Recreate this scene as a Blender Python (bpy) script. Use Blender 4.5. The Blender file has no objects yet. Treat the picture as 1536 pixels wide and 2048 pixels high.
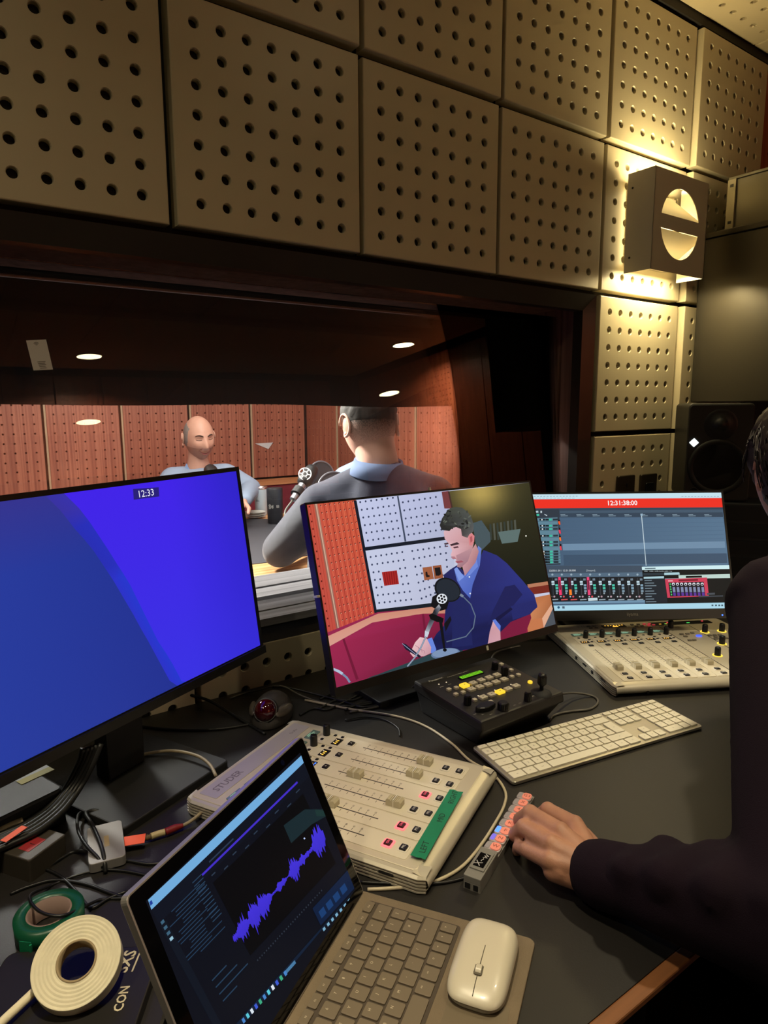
import bpy, bmesh, math, random
import numpy as np
from mathutils import Vector, Matrix
from mathutils.geometry import tessellate_polygon

random.seed(7)
S = bpy.context.scene
COL = S.collection

# ------------------------------------------------------------------ camera
# measured from the wall tiles: wall front at y = 0, x to the right, z up
CAM_R = ((0.81405214, -0.58077067, -0.00495451),
         (-0.09445206, -0.12396448, -0.98778116),
         (0.57306014, 0.80457333, -0.15576854))       # rows: right, down, forward
FPX = 1337.6
CAM = Vector((0.0, -1.2344, 1.318))
cam = bpy.data.cameras.new('camera')
cam.sensor_fit = 'VERTICAL'
cam.sensor_height = 24.0
cam.lens = FPX / 2048 * 24.0
cam.clip_start = 0.02
camo = bpy.data.objects.new('camera', cam)
COL.objects.link(camo)
_r, _d, _f = (Vector(v).normalized() for v in CAM_R)
camo.matrix_world = Matrix(((_r.x, -_d.x, -_f.x, CAM.x), (_r.y, -_d.y, -_f.y, CAM.y),
                            (_r.z, -_d.z, -_f.z, CAM.z), (0, 0, 0, 1)))
S.camera = camo

# ------------------------------------------------------------------ exposure, world
S.view_settings.view_transform = 'Standard'
S.view_settings.look = 'None'
S.view_settings.gamma = 1.0
S.view_settings.exposure = 0.0
S.view_settings.use_curve_mapping = False
W = bpy.data.worlds.new('world')
S.world = W
W.use_nodes = True
W.node_tree.nodes['Background'].inputs[0].default_value = (0.10, 0.085, 0.06, 1)
W.node_tree.nodes['Background'].inputs[1].default_value = 0.22

def area(name, loc, target, size, power, color, size_y=None, spread=None):
    l = bpy.data.lights.new(name, 'AREA')
    l.energy = power
    l.color = color
    l.size = size
    if size_y:
        l.shape = 'RECTANGLE'
        l.size_y = size_y
    else:
        l.shape = 'DISK'
    if spread:
        l.spread = math.radians(spread)
    o = bpy.data.objects.new(name, l)
    o.location = loc
    d = Vector(target) - Vector(loc)
    o.rotation_euler = d.to_track_quat('-Z', 'Y').to_euler()
    COL.objects.link(o)
    return o

WARM = (1.0, 0.85, 0.58)
# unseen overhead studio lamps behind the glass
area('studio_light', (1.0, 0.60, 2.50), (1.05, 0.50, 0.9), 0.9, 28, (1.0, 0.95, 0.9), 0.4)  # added to light the back of the person in navy
area('studio_light', (1.15, 1.35, 2.52), (1.15, 1.5, 0), 0.9, 32, (1.0, 0.95, 0.9), 0.9)
area('studio_light', (0.15, 2.40, 2.45), (1.5, 0.25, 1.1), 0.6, 60, (1.0, 0.95, 0.9), 0.4, spread=64)  # added, aimed and narrowed to light the right window reveal
area('studio_light', (-0.8, 1.5, 2.52), (-0.8, 1.6, 0), 0.8, 24, (1.0, 0.95, 0.9), 0.7)
# downlights of the control room (discs modelled with the ceiling; last two added to light the desk)
DOWN = [(1.28, -4.35, 2.444), (3.80, -3.45, 2.444), (-0.75, -0.80, 2.444), (1.15, -0.84, 2.444), (0.14, -0.82, 2.444)]
DOWN_R = [0.095, 0.095, 0.05, 0.05, 0.05]
DOWN_W = [45.0, 30.0, 5.6, 3.0, 2.2]
DOWN_S = [150, 150, 140, 62, 54]
for p, w, r_, s_ in zip(DOWN, DOWN_W, DOWN_R, DOWN_S):
    area('downlight', (p[0], p[1], p[2] - 0.012), (p[0], p[1], 0), r_ * 1.7, w, WARM, spread=s_)

# ------------------------------------------------------------------ pixel rays (1536 x 2048 frame)
def ray(x, y):
    a, b = (x - 768) / FPX, (y - 1024) / FPX
    return _r * a + _d * b + _f
def onz(x, y, z=0.74):
    d = ray(x, y)
    return CAM + d * ((z - CAM.z) / d.z)
def ony(x, y, yy=0.0):
    d = ray(x, y)
    return CAM + d * ((yy - CAM.y) / d.y)
def onpl(x, y, p, n):
    d = ray(x, y)
    return CAM + d * ((Vector(p) - CAM).dot(n) / d.dot(n))
def atd(x, y, dep):
    return CAM + ray(x, y) * dep

# ------------------------------------------------------------------ materials
def lin(r, g, b):
    f = lambda c: (c / 255 / 12.92) if c / 255 <= 0.04045 else ((c / 255 + 0.055) / 1.055) ** 2.4
    return (f(r), f(g), f(b))
MATS = {}
def M(name, rgb, rough=0.5, metal=0.0, var=0.06, vs=6.0, bump=0.0, bs=80.0, emit=None, es=1.0, spec=0.5, coat=0.0, sheen=0.0, stretch=None):
    if name in MATS:
        return MATS[name]
    m = bpy.data.materials.new(name)
    m.use_nodes = True
    nt = m.node_tree
    b = nt.nodes['Principled BSDF']
    b.inputs['Roughness'].default_value = rough
    b.inputs['Metallic'].default_value = metal
    b.inputs['Specular IOR Level'].default_value = spec
    b.inputs['Coat Weight'].default_value = coat
    b.inputs['Sheen Weight'].default_value = sheen
    c = lin(*rgb)
    tc = nt.nodes.new('ShaderNodeTexCoord')
    vec = tc.outputs['Object']
    if stretch:
        mp = nt.nodes.new('ShaderNodeMapping')
        mp.inputs['Scale'].default_value = stretch
        nt.links.new(vec, mp.inputs['Vector'])
        vec = mp.outputs['Vector']
    if var > 0:
        nz = nt.nodes.new('ShaderNodeTexNoise')
        nz.inputs['Scale'].default_value = vs
        nz.inputs['Detail'].default_value = 5
        nt.links.new(vec, nz.inputs['Vector'])
        mx = nt.nodes.new('ShaderNodeMix')
        mx.data_type = 'RGBA'
        mx.inputs['A'].default_value = (*[k * (1 - var * 2) for k in c], 1)
        mx.inputs['B'].default_value = (*[min(1, k * (1 + var * 2)) for k in c], 1)
        nt.links.new(nz.outputs['Fac'], mx.inputs['Factor'])
        nt.links.new(mx.outputs['Result'], b.inputs['Base Color'])
    else:
        b.inputs['Base Color'].default_value = (*c, 1)
    if bump > 0:
        n2 = nt.nodes.new('ShaderNodeTexNoise')
        n2.inputs['Scale'].default_value = bs
        n2.inputs['Detail'].default_value = 3
        nt.links.new(vec, n2.inputs['Vector'])
        bp = nt.nodes.new('ShaderNodeBump')
        bp.inputs['Strength'].default_value = bump
        bp.inputs['Distance'].default_value = 0.002
        nt.links.new(n2.outputs['Fac'], bp.inputs['Height'])
        nt.links.new(bp.outputs['Normal'], b.inputs['Normal'])
    if emit:
        b.inputs['Emission Color'].default_value = (*lin(*emit), 1)
        b.inputs['Emission Strength'].default_value = es
    MATS[name] = m
    return m
def wood(name, c1, c2, rough=0.4, scale=9.0, axis='z', dist=2.0):
    if name in MATS:
        return MATS[name]
    m = bpy.data.materials.new(name)
    m.use_nodes = True
    nt = m.node_tree
    b = nt.nodes['Principled BSDF']
    b.inputs['Roughness'].default_value = rough
    tc = nt.nodes.new('ShaderNodeTexCoord')
    mp = nt.nodes.new('ShaderNodeMapping')
    s = {'x': (0.04, 1, 1), 'y': (1, 0.04, 1), 'z': (1, 1, 0.04)}[axis]
    mp.inputs['Scale'].default_value = [k * scale for k in s]
    nz = nt.nodes.new('ShaderNodeTexNoise')
    nz.inputs['Scale'].default_value = 6
    nz.inputs['Detail'].default_value = 8
    nz.inputs['Distortion'].default_value = dist * 0.2
    cr = nt.nodes.new('ShaderNodeValToRGB')
    cr.color_ramp.elements[0].position = 0.36
    cr.color_ramp.elements[0].color = (*lin(*c1), 1)
    cr.color_ramp.elements[1].position = 0.64
    cr.color_ramp.elements[1].color = (*lin(*c2), 1)
    nt.links.new(tc.outputs['Object'], mp.inputs['Vector'])
    nt.links.new(mp.outputs['Vector'], nz.inputs['Vector'])
    nt.links.new(nz.outputs['Fac'], cr.inputs['Fac'])
    nt.links.new(cr.outputs['Color'], b.inputs['Base Color'])
    MATS[name] = m
    return m
def ribbed(name, c1, c2, rough=0.42, per=90.0):
    m = bpy.data.materials.new(name)
    m.use_nodes = True
    nt = m.node_tree
    b = nt.nodes['Principled BSDF']
    b.inputs['Roughness'].default_value = rough
    tc = nt.nodes.new('ShaderNodeTexCoord')
    mp = nt.nodes.new('ShaderNodeMapping')
    mp.inputs['Scale'].default_value = (per, 1, 0.8)
    nz = nt.nodes.new('ShaderNodeTexNoise')
    nz.inputs['Scale'].default_value = 1.0
    nz.inputs['Detail'].default_value = 3
    cr = nt.nodes.new('ShaderNodeValToRGB')
    cr.color_ramp.elements[0].position = 0.38
    cr.color_ramp.elements[0].color = (*lin(*c1), 1)
    cr.color_ramp.elements[1].position = 0.62
    cr.color_ramp.elements[1].color = (*lin(*c2), 1)
    nt.links.new(tc.outputs['Object'], mp.inputs['Vector'])
    nt.links.new(mp.outputs['Vector'], nz.inputs['Vector'])
    nt.links.new(nz.outputs['Fac'], cr.inputs['Fac'])
    nt.links.new(cr.outputs['Color'], b.inputs['Base Color'])
    return m
def fade(name, c_low, c_high, z0, z1, ns=260):
    """hair that shortens downwards: skin tone at z0, hair colour at z1"""
    m = bpy.data.materials.new(name)
    m.use_nodes = True
    nt = m.node_tree
    b = nt.nodes['Principled BSDF']
    b.inputs['Roughness'].default_value = 0.85
    tc = nt.nodes.new('ShaderNodeTexCoord')
    sp = nt.nodes.new('ShaderNodeSeparateXYZ')
    nz = nt.nodes.new('ShaderNodeTexNoise')
    nz.inputs['Scale'].default_value = ns
    ma = nt.nodes.new('ShaderNodeMath'); ma.operation = 'MULTIPLY_ADD'
    ma.inputs[1].default_value = (z1 - z0) * 0.9; 
    mr = nt.nodes.new('ShaderNodeMapRange')
    mr.inputs['From Min'].default_value = z0 + (z1 - z0) * 0.45; mr.inputs['From Max'].default_value = z1 + (z1 - z0) * 0.45
    mx = nt.nodes.new('ShaderNodeMix'); mx.data_type = 'RGBA'
    mx.inputs['A'].default_value = (*lin(*c_low), 1); mx.inputs['B'].default_value = (*lin(*c_high), 1)
    nt.links.new(tc.outputs['Object'], sp.inputs[0]); nt.links.new(tc.outputs['Object'], nz.inputs['Vector'])
    nt.links.new(nz.outputs['Fac'], ma.inputs[0]); nt.links.new(sp.outputs['Z'], ma.inputs[2])
    nt.links.new(ma.outputs[0], mr.inputs['Value']); nt.links.new(mr.outputs[0], mx.inputs['Factor'])
    nt.links.new(mx.outputs['Result'], b.inputs['Base Color'])
    return m
def glow(name, rgb, s=1.0):
    if name in MATS:
        return MATS[name]
    m = bpy.data.materials.new(name)
    m.use_nodes = True
    b = m.node_tree.nodes['Principled BSDF']
    b.inputs['Base Color'].default_value = (0.02, 0.02, 0.02, 1)
    b.inputs['Emission Color'].default_value = (*lin(*rgb), 1)
    b.inputs['Emission Strength'].default_value = s
    MATS[name] = m
    return m
def glass_mat(name, tint=(1, 1, 1), rough=0.0, ior=1.5):
    m = bpy.data.materials.new(name)
    m.use_nodes = True
    nt = m.node_tree
    nt.nodes.clear()
    out = nt.nodes.new('ShaderNodeOutputMaterial')
    tr = nt.nodes.new('ShaderNodeBsdfTransparent')
    tr.inputs['Color'].default_value = (*tint, 1)
    gl = nt.nodes.new('ShaderNodeBsdfGlossy')
    gl.inputs['Roughness'].default_value = rough
    fr = nt.nodes.new('ShaderNodeFresnel')
    fr.inputs['IOR'].default_value = ior
    mx = nt.nodes.new('ShaderNodeMixShader')
    nt.links.new(fr.outputs['Fac'], mx.inputs['Fac'])
    nt.links.new(tr.outputs['BSDF'], mx.inputs[1])
    nt.links.new(gl.outputs['BSDF'], mx.inputs[2])
    nt.links.new(mx.outputs['Shader'], out.inputs['Surface'])
    return m
def screen_mat():
    if 'screen picture' in MATS:
        return MATS['screen picture']
    m = bpy.data.materials.new('screen picture')
    m.use_nodes = True
    nt = m.node_tree
    b = nt.nodes['Principled BSDF']
    b.inputs['Base Color'].default_value = (0.004, 0.004, 0.005, 1)
    b.inputs['Roughness'].default_value = 0.3
    b.inputs['Specular IOR Level'].default_value = 0.1
    at = nt.nodes.new('ShaderNodeAttribute')
    at.attribute_name = 'Col'
    nt.links.new(at.outputs['Color'], b.inputs['Emission Color'])
    b.inputs['Emission Strength'].default_value = 1.0
    MATS['screen picture'] = m
    return m

# ------------------------------------------------------------------ objects
WM = {}
def tag(o, label=None, cat=None, group=None, kind=None):
    if label: o['label'] = label
    if cat: o['category'] = cat
    if group: o['group'] = group
    if kind: o['kind'] = kind
    return o
def thing(name, label, cat, loc=(0, 0, 0), rotz=0.0, group=None):
    o = bpy.data.objects.new(name, None)
    o.empty_display_size = 0.05
    o.location = loc
    o.rotation_euler = (0, 0, rotz)
    COL.objects.link(o)
    WM[o] = Matrix.Translation(loc) @ Matrix.Rotation(rotz, 4, 'Z')
    return tag(o, label, cat, group)
def RZ(a): return Matrix.Rotation(a, 4, 'Z')
def RX(a): return Matrix.Rotation(a, 4, 'X')
def RY(a): return Matrix.Rotation(a, 4, 'Y')
def T(x, y=None, z=None):
    return Matrix.Translation(x if y is None else (x, y, z))
def rrect(w, h, r, n=5, cx=0, cy=0):
    out = []
    for sx, sy, a0 in ((1, 1, 0), (-1, 1, 90), (-1, -1, 180), (1, -1, 270)):
        for k in range(n + 1):
            a = math.radians(a0 + 90 * k / n)
            out.append((cx + sx * (w / 2 - r) + r * math.cos(a), cy + sy * (h / 2 - r) + r * math.sin(a)))
    return out
def circ(r, n=24, cx=0, cy=0):
    return [(cx + r * math.cos(2 * math.pi * k / n), cy + r * math.sin(2 * math.pi * k / n)) for k in range(n)]
def smooth_path(pts, n=6):
    P = [Vector(p) for p in pts]
    if len(P) < 3:
        return P
    P = [P[0] * 2 - P[1]] + P + [P[-1] * 2 - P[-2]]
    out = []
    for i in range(1, len(P) - 2):
        for k in range(n):
            t = k / n
            a, b, c, d = P[i - 1], P[i], P[i + 1], P[i + 2]
            out.append(0.5 * ((2 * b) + (c - a) * t + (2 * a - 5 * b + 4 * c - d) * t * t + (3 * b - a - 3 * c + d) * t ** 3))
    out.append(P[-2])
    return out
_txt = {}
def text_shape(s, off=0.0):
    k_ = (s, off)
    if k_ not in _txt:
        cu = bpy.data.curves.new('t', 'FONT')
        cu.body = s
        cu.size = 1.0
        cu.align_x = 'CENTER'
        cu.align_y = 'CENTER'
        cu.resolution_u = 2
        cu.offset = off
        ob = bpy.data.objects.new('t', cu)
        me = ob.to_mesh()
        _txt[k_] = ([v.co.copy() for v in me.vertices], [tuple(p.vertices) for p in me.polygons])
        ob.to_mesh_clear()
        bpy.data.objects.remove(ob)
        bpy.data.curves.remove(cu)
    return _txt[k_]

class MB:
    """collects shapes in world space (through the current matrix M) and links them as one mesh"""
    def __init__(s, mtx=None, m=0, smooth=False):
        s.v = []; s.f = []; s.mi = []; s.sm = []; s.c = []
        s.M = mtx or Matrix(); s.m = m; s.smooth = smooth; s.col = None
    def add(s, vs, fs, smooth=None):
        o = len(s.v)
        s.v += [s.M @ Vector(p) for p in vs]
        s.f += [tuple(i + o for i in f) for f in fs]
        s.mi += [s.m] * len(fs)
        s.sm += [s.smooth if smooth is None else smooth] * len(fs)
        return s
    def box(s, x0, y0, z0, x1, y1, z1):
        vs = [(x, y, z) for z in (z0, z1) for y in (y0, y1) for x in (x0, x1)]
        return s.add(vs, [(0, 2, 3, 1), (4, 5, 7, 6), (0, 1, 5, 4), (2, 6, 7, 3), (0, 4, 6, 2), (1, 3, 7, 5)], False)
    def cbox(s, c, d):
        return s.box(c[0] - d[0] / 2, c[1] - d[1] / 2, c[2] - d[2] / 2, c[0] + d[0] / 2, c[1] + d[1] / 2, c[2] + d[2] / 2)
    def prism(s, out, z0, z1, bev=0.0, smooth=False, bev0=0.0):
        """closed outline in xy, extruded along z; bev rounds the top edge, bev0 the bottom one"""
        n = len(out)
        cx = sum(p[0] for p in out) / n; cy = sum(p[1] for p in out) / n
        ext = max(max(abs(p[0] - cx), abs(p[1] - cy)) for p in out) or 1
        rings = []
        def ring(z, ins):
            k = 1 - ins / ext
            return [(cx + (p[0] - cx) * k, cy + (p[1] - cy) * k, z) for p in out]
        if bev0 > 0:
            rings += [ring(z0, bev0), ring(z0 + bev0 * 0.3, bev0 * 0.3)]
            rings.append(ring(z0 + bev0, 0))
        else:
            rings.append(ring(z0, 0))
        if bev > 0:
            rings += [ring(z1 - bev, 0), ring(z1 - bev * 0.3, bev * 0.3), ring(z1, bev)]
        else:
            rings.append(ring(z1, 0))
        vs = [p for r in rings for p in r]
        fs = []
        for k in range(len(rings) - 1):
            for i in range(n):
                j = (i + 1) % n
                fs.append((k * n + i, k * n + j, (k + 1) * n + j, (k + 1) * n + i))
        s.add(vs, fs, smooth)
        o = len(rings) - 1
        s.add(rings[0], [tuple(range(n - 1, -1, -1))], False)
        s.add(rings[-1], [tuple(range(n))], False)
        return s
    def lathe(s, prof, n=24, c=(0, 0, 0), cap=True, smooth=True):
        vs = []; fs = []
        for r, z in prof:
            for k in range(n):
                a = 2 * math.pi * k / n
                vs.append((c[0] + r * math.cos(a), c[1] + r * math.sin(a), c[2] + z))
        for i in range(len(prof) - 1):
            for k in range(n):
                j = (k + 1) % n
                fs.append((i * n + k, i * n + j, (i + 1) * n + j, (i + 1) * n + k))
        s.add(vs, fs, smooth)
        if cap:
            if prof[0][0] > 1e-5: s.add(vs[:n], [tuple(range(n - 1, -1, -1))], False)
            if prof[-1][0] > 1e-5: s.add(vs[-n:], [tuple(range(n))], False)
        return s
    def cyl(s, p0, p1, r0, r1=None, n=16, cap=True, smooth=True):
        p0, p1 = Vector(p0), Vector(p1)
        r1 = r0 if r1 is None else r1
        q = (p1 - p0).to_track_quat('Z', 'Y').to_matrix().to_4x4()
        old = s.M
        s.M = old @ Matrix.Translation(p0) @ q
        s.lathe([(r0, 0), (r1, (p1 - p0).length)], n, cap=cap, smooth=smooth)
        s.M = old
        return s
    def tube(s, pts, r, n=8, sub=6, radii=None):
        P = smooth_path(pts, sub) if sub else [Vector(p) for p in pts]
        if radii:
            R = [float(np.interp(i / (len(P) - 1) * (len(radii) - 1), range(len(radii)), radii)) for i in range(len(P))]
        else:
            R = [r] * len(P)
        t0 = (P[1] - P[0]).normalized()
        nrm = t0.orthogonal().normalized()
        vs = []; fs = []
        for i, p in enumerate(P):
            t = (P[min(i + 1, len(P) - 1)] - P[max(i - 1, 0)]).normalized()
            nrm = (nrm - t * nrm.dot(t)).normalized()
            bn = t.cross(nrm)
            for k in range(n):
                a = 2 * math.pi * k / n
                vs.append(p + (nrm * math.cos(a) + bn * math.sin(a)) * R[i])
        for i in range(len(P) - 1):
            for k in range(n):
                j = (k + 1) % n
                fs.append((i * n + k, i * n + j, (i + 1) * n + j, (i + 1) * n + k))
        fs.append(tuple(range(n - 1, -1, -1)))
        fs.append(tuple(range((len(P) - 1) * n, len(P) * n)))
        return s.add(vs, fs, True)
    def ball(s, c, r, nu=20, nv=12, smooth=True):
        if not hasattr(r, '__len__'): r = (r, r, r)
        vs = [(c[0], c[1], c[2] - r[2])]
        for i in range(1, nv):
            ph = -math.pi / 2 + math.pi * i / nv
            for k in range(nu):
                a = 2 * math.pi * k / nu
                vs.append((c[0] + r[0] * math.cos(ph) * math.cos(a), c[1] + r[1] * math.cos(ph) * math.sin(a), c[2] + r[2] * math.sin(ph)))
        vs.append((c[0], c[1], c[2] + r[2]))
        fs = []
        for k in range(nu):
            j = (k + 1) % nu
            fs.append((0, 1 + j, 1 + k))
            for i in range(nv - 2):
                a = 1 + i * nu
                fs.append((a + k, a + j, a + nu + j, a + nu + k))
            fs.append((1 + (nv - 2) * nu + k, 1 + (nv - 2) * nu + j, len(vs) - 1))
        return s.add(vs, fs, smooth)
    def capsule(s, p0, p1, r0, r1):
        p0, p1 = Vector(p0), Vector(p1)
        L = (p1 - p0).length
        q = (p1 - p0).to_track_quat('Z', 'Y').to_matrix().to_4x4()
        old = s.M
        s.M = old @ Matrix.Translation(p0) @ q
        pr = [(r0 * math.cos(a), r0 * math.sin(a)) for a in [math.radians(d) for d in (-90, -60, -30, 0)]]
        pr += [(r1 * math.cos(a), L + r1 * math.sin(a)) for a in [math.radians(d) for d in (0, 30, 60, 90)]]
        pr[0] = (1e-6, -r0); pr[-1] = (1e-6, L + r1)
        s.lathe(pr, 16)
        s.M = old
        return s
    def text(s, st, size, mtx, off=0.0):
        vs, fs = text_shape(st, off)
        if not fs: return s
        old = s.M
        s.M = old @ mtx
        s.add([(p.x * size, p.y * size, 0) for p in vs], fs, False)
        s.M = old
        return s
    def build(s, name, mats, parent=None, bevel=0.0, sub=0, remesh=0.0, smoothmod=0, kind=None, label=None):
        if not isinstance(mats, (list, tuple)): mats = [mats]
        P = WM.get(parent, Matrix()) if parent else Matrix()
        inv = P.inverted()
        me = bpy.data.meshes.new(name)
        me.from_pydata([inv @ p for p in s.v], [], s.f)
        for m in mats: me.materials.append(m)
        me.polygons.foreach_set('material_index', s.mi)
        me.polygons.foreach_set('use_smooth', s.sm)
        if s.c:
            at = me.color_attributes.new('Col', 'FLOAT_COLOR', 'POINT')
            at.data.foreach_set('color', np.array(s.c, np.float32).ravel())
        me.update()
        o = bpy.data.objects.new(name, me)
        COL.objects.link(o)
        if parent: o.parent = parent
        WM[o] = P
        if bevel > 0:
            b = o.modifiers.new('bevel', 'BEVEL')
            b.width = bevel; b.segments = 2; b.limit_method = 'ANGLE'; b.angle_limit = math.radians(50)
        if remesh > 0:
            b = o.modifiers.new('remesh', 'REMESH')
            b.mode = 'VOXEL'; b.voxel_size = remesh; b.use_smooth_shade = True
        if smoothmod:
            b = o.modifiers.new('smooth', 'SMOOTH')
            b.factor = 0.5; b.iterations = smoothmod
        if sub:
            b = o.modifiers.new('sub', 'SUBSURF')
            b.levels = sub; b.render_levels = sub
        if kind: o['kind'] = kind
        if label: o['label'] = label
        return o

def plane_frame(yaw, tilt, roll=0.0):
    u = Vector((math.cos(yaw), math.sin(yaw), 0)); n = Vector((math.sin(yaw), -math.cos(yaw), 0)); up = Vector((0, 0, 1))
    v = up * math.cos(tilt) - n * math.sin(tilt); n2 = n * math.cos(tilt) + up * math.sin(tilt)
    u2 = u * math.cos(roll) + v * math.sin(roll); v2 = v * math.cos(roll) - u * math.sin(roll)
    return u2, v2, n2
def frame_mtx(c, u, v, n):
    """local x = u (right), y = v (up), z = n (towards the viewer)"""
    return Matrix(((u[0], v[0], n[0], c[0]), (u[1], v[1], n[1], c[1]), (u[2], v[2], n[2], c[2]), (0, 0, 0, 1)))

class Picture(MB):
    """flat coloured shapes shown by a lit screen; each shape lies a hair above the one before"""
    def __init__(s, c, u, v, n, w, h, lift=0.0):
        super().__init__(frame_mtx(c, u, v, n))
        s.inv = s.M.inverted(); s.c0 = Vector(c); s.n = Vector(n); s.w = w; s.h = h; s.z = lift; s.step = 5e-6
    def px(s, x, y):
        p = s.inv @ onpl(x, y, s.c0, s.n)
        return (p.x, p.y)
    def clampp(s, p):
        return (max(-s.w / 2, min(s.w / 2, p[0])), max(-s.h / 2, min(s.h / 2, p[1])))
    def poly(s, pts, col, local=False, clamp=True):
        q = [p if local else s.px(*p) for p in pts]
        if clamp: q = [s.clampp(p) for p in q]
        s.z += s.step
        tri = tessellate_polygon([[Vector((p[0], p[1], 0)) for p in q]])
        fs = []
        for t in tri:
            a, b, c = (q[i] for i in t)
            ar = (b[0] - a[0]) * (c[1] - a[1]) - (b[1] - a[1]) * (c[0] - a[0])
            if abs(ar) < 1e-12: continue
            fs.append(tuple(t) if ar > 0 else (t[0], t[2], t[1]))
        s.add([(p[0], p[1], s.z) for p in q], fs, False)
        cols = col if isinstance(col, list) else [col] * len(q)
        s.c += [(*lin(*k), 1) for k in cols]
        return s
    def grid(s, fn, x0, y0, x1, y1, nx, ny, local=True):
        s.z += 5e-6
        vs = []
        for j in range(ny + 1):
            for i in range(nx + 1):
                a, b = i / nx, j / ny
                vs.append((x0 + (x1 - x0) * a, y0 + (y1 - y0) * b, s.z))
                s.c.append((*lin(*fn(a, b)), 1))
        fs = [(j * (nx + 1) + i, j * (nx + 1) + i + 1, (j + 1) * (nx + 1) + i + 1, (j + 1) * (nx + 1) + i) for j in range(ny) for i in range(nx)]
        return s.add(vs, fs, False)
    def rect(s, x0, y0, x1, y1, col):
        return s.poly([(x0, y0), (x1, y0), (x1, y1), (x0, y1)], col)
    def lrect(s, a0, b0, a1, b1, col):
        """fractions of the screen: a rightwards, b downwards"""
        X = lambda a: (a - 0.5) * s.w
        Y = lambda b: (0.5 - b) * s.h
        return s.poly([(X(a0), Y(b1)), (X(a1), Y(b1)), (X(a1), Y(b0)), (X(a0), Y(b0))], col, True)
    def ell(s, x, y, rx, ry, col, n=16, rot=0.0):
        cr, sr = math.cos(rot), math.sin(rot)
        s.z -= 3.6e-6 if rx < 4 else 0
        return s.poly([(x + rx * math.cos(t) * cr - ry * math.sin(t) * sr, y + rx * math.cos(t) * sr + ry * math.sin(t) * cr)
                       for t in [2 * math.pi * k / n for k in range(n)]], col)
    def line(s, pts, w, col):
        """a stroke of pixel width w"""
        L = []; R = []
        for i, p in enumerate(pts):
            a = pts[max(0, i - 1)]; b = pts[min(len(pts) - 1, i + 1)]
            d = math.hypot(b[0] - a[0], b[1] - a[1]) or 1
            nx, ny = -(b[1] - a[1]) / d * w / 2, (b[0] - a[0]) / d * w / 2
            L.append((p[0] + nx, p[1] + ny)); R.append((p[0] - nx, p[1] - ny))
        return s.poly(L + R[::-1], col)
    def words(s, st, a, b, size, col, ang=0.0, off=0.0):
        vs, fs = text_shape(st, off)
        s.z += 5e-6
        X, Y = (a - 0.5) * s.w, (0.5 - b) * s.h
        ca, sa = math.cos(ang), math.sin(ang)
        s.add([(X + (p.x * ca - p.y * sa) * size, Y + (p.x * sa + p.y * ca) * size, s.z) for p in vs], fs, False)
        s.c += [(*lin(*col), 1)] * len(vs)
        return s
# ------------------------------------------------------------------ perforated panels
HOLE = M('hole lining', (30, 26, 20), 0.9)
def perforated(w, h, t, nx, ny, pitch, r, seg=16, depth=0.012, skip=()):
    """front face at y = 0 looking to -y, back at y = t, centred in x and z; real holes"""
    mb = MB()
    e = 0.0025
    def q(pts): mb.add(pts, [tuple(range(len(pts)))], False)
    # rim and sides
    def loop(d, y): return [(-w / 2 + d, y, -h / 2 + d), (w / 2 - d, y, -h / 2 + d), (w / 2 - d, y, h / 2 - d), (-w / 2 + d, y, h / 2 - d)]
    L = [loop(e, 0), loop(e * 0.3, e * 0.3), loop(0, e), loop(0, t)]
    for a, b in zip(L, L[1:]):
        for i in range(4):
            j = (i + 1) % 4
            q([a[j], a[i], b[i], b[j]])
    q(L[3][::-1])
    gx, gz = nx * pitch / 2, ny * pitch / 2
    W2, H2 = w / 2 - e, h / 2 - e
    for x0, z0, x1, z1 in ((-W2, -H2, W2, -gz), (-W2, gz, W2, H2), (-W2, -gz, -gx, gz), (gx, -gz, W2, gz)):
        q([(x0, 0, z0), (x1, 0, z0), (x1, 0, z1), (x0, 0, z1)])
    vs = []; fs = []; m1 = []
    for i in range(nx):
        for j in range(ny):
            cx, cz = (i - (nx - 1) / 2) * pitch, (j - (ny - 1) / 2) * pitch
            if (i, j) in skip:
                q([(cx - pitch / 2, 0, cz - pitch / 2), (cx + pitch / 2, 0, cz - pitch / 2), (cx + pitch / 2, 0, cz + pitch / 2), (cx - pitch / 2, 0, cz + pitch / 2)])
                continue
            o = len(vs)
            for k in range(seg):
                a = 2 * math.pi * k / seg
                c, s_ = math.cos(a), math.sin(a)
                g = pitch / 2 / max(abs(c), abs(s_))
                vs.append((cx + c * g, 0, cz + s_ * g))
            for rr, yy in ((r * 1.14, 0), (r, r * 0.2), (r, depth)):
                for k in range(seg):
                    a = 2 * math.pi * k / seg
                    vs.append((cx + rr * math.cos(a), yy, cz + rr * math.sin(a)))
            for ring in range(3):
                for k in range(seg):
                    l = (k + 1) % seg
                    fs.append((o + ring * seg + k, o + ring * seg + l, o + (ring + 1) * seg + l, o + (ring + 1) * seg + k))
            m1.append(tuple(o + 3 * seg + k for k in range(seg)))
    n0 = len(mb.v)
    mb.add(vs, fs, False)
    for i in range(len(mb.sm) - len(fs), len(mb.sm)):
        mb.sm[i] = False
    mb.f += [tuple(i + n0 for i in f) for f in m1]
    mb.mi += [1] * len(m1)
    mb.sm += [False] * len(m1)
    return mb
TILE = M('acoustic tile cream', (194, 182, 152), 0.42, var=0.03, vs=5, bump=0.04, bs=300, spec=0.45)
X0, Z0, P, Q = 1.4250, 1.8296, 0.4, 0.3964
tile_mesh = None
ORD = {-5: 'outermost', -4: 'fifth', -3: 'fourth', -2: 'third', -1: 'second', 0: 'first'}
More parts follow.
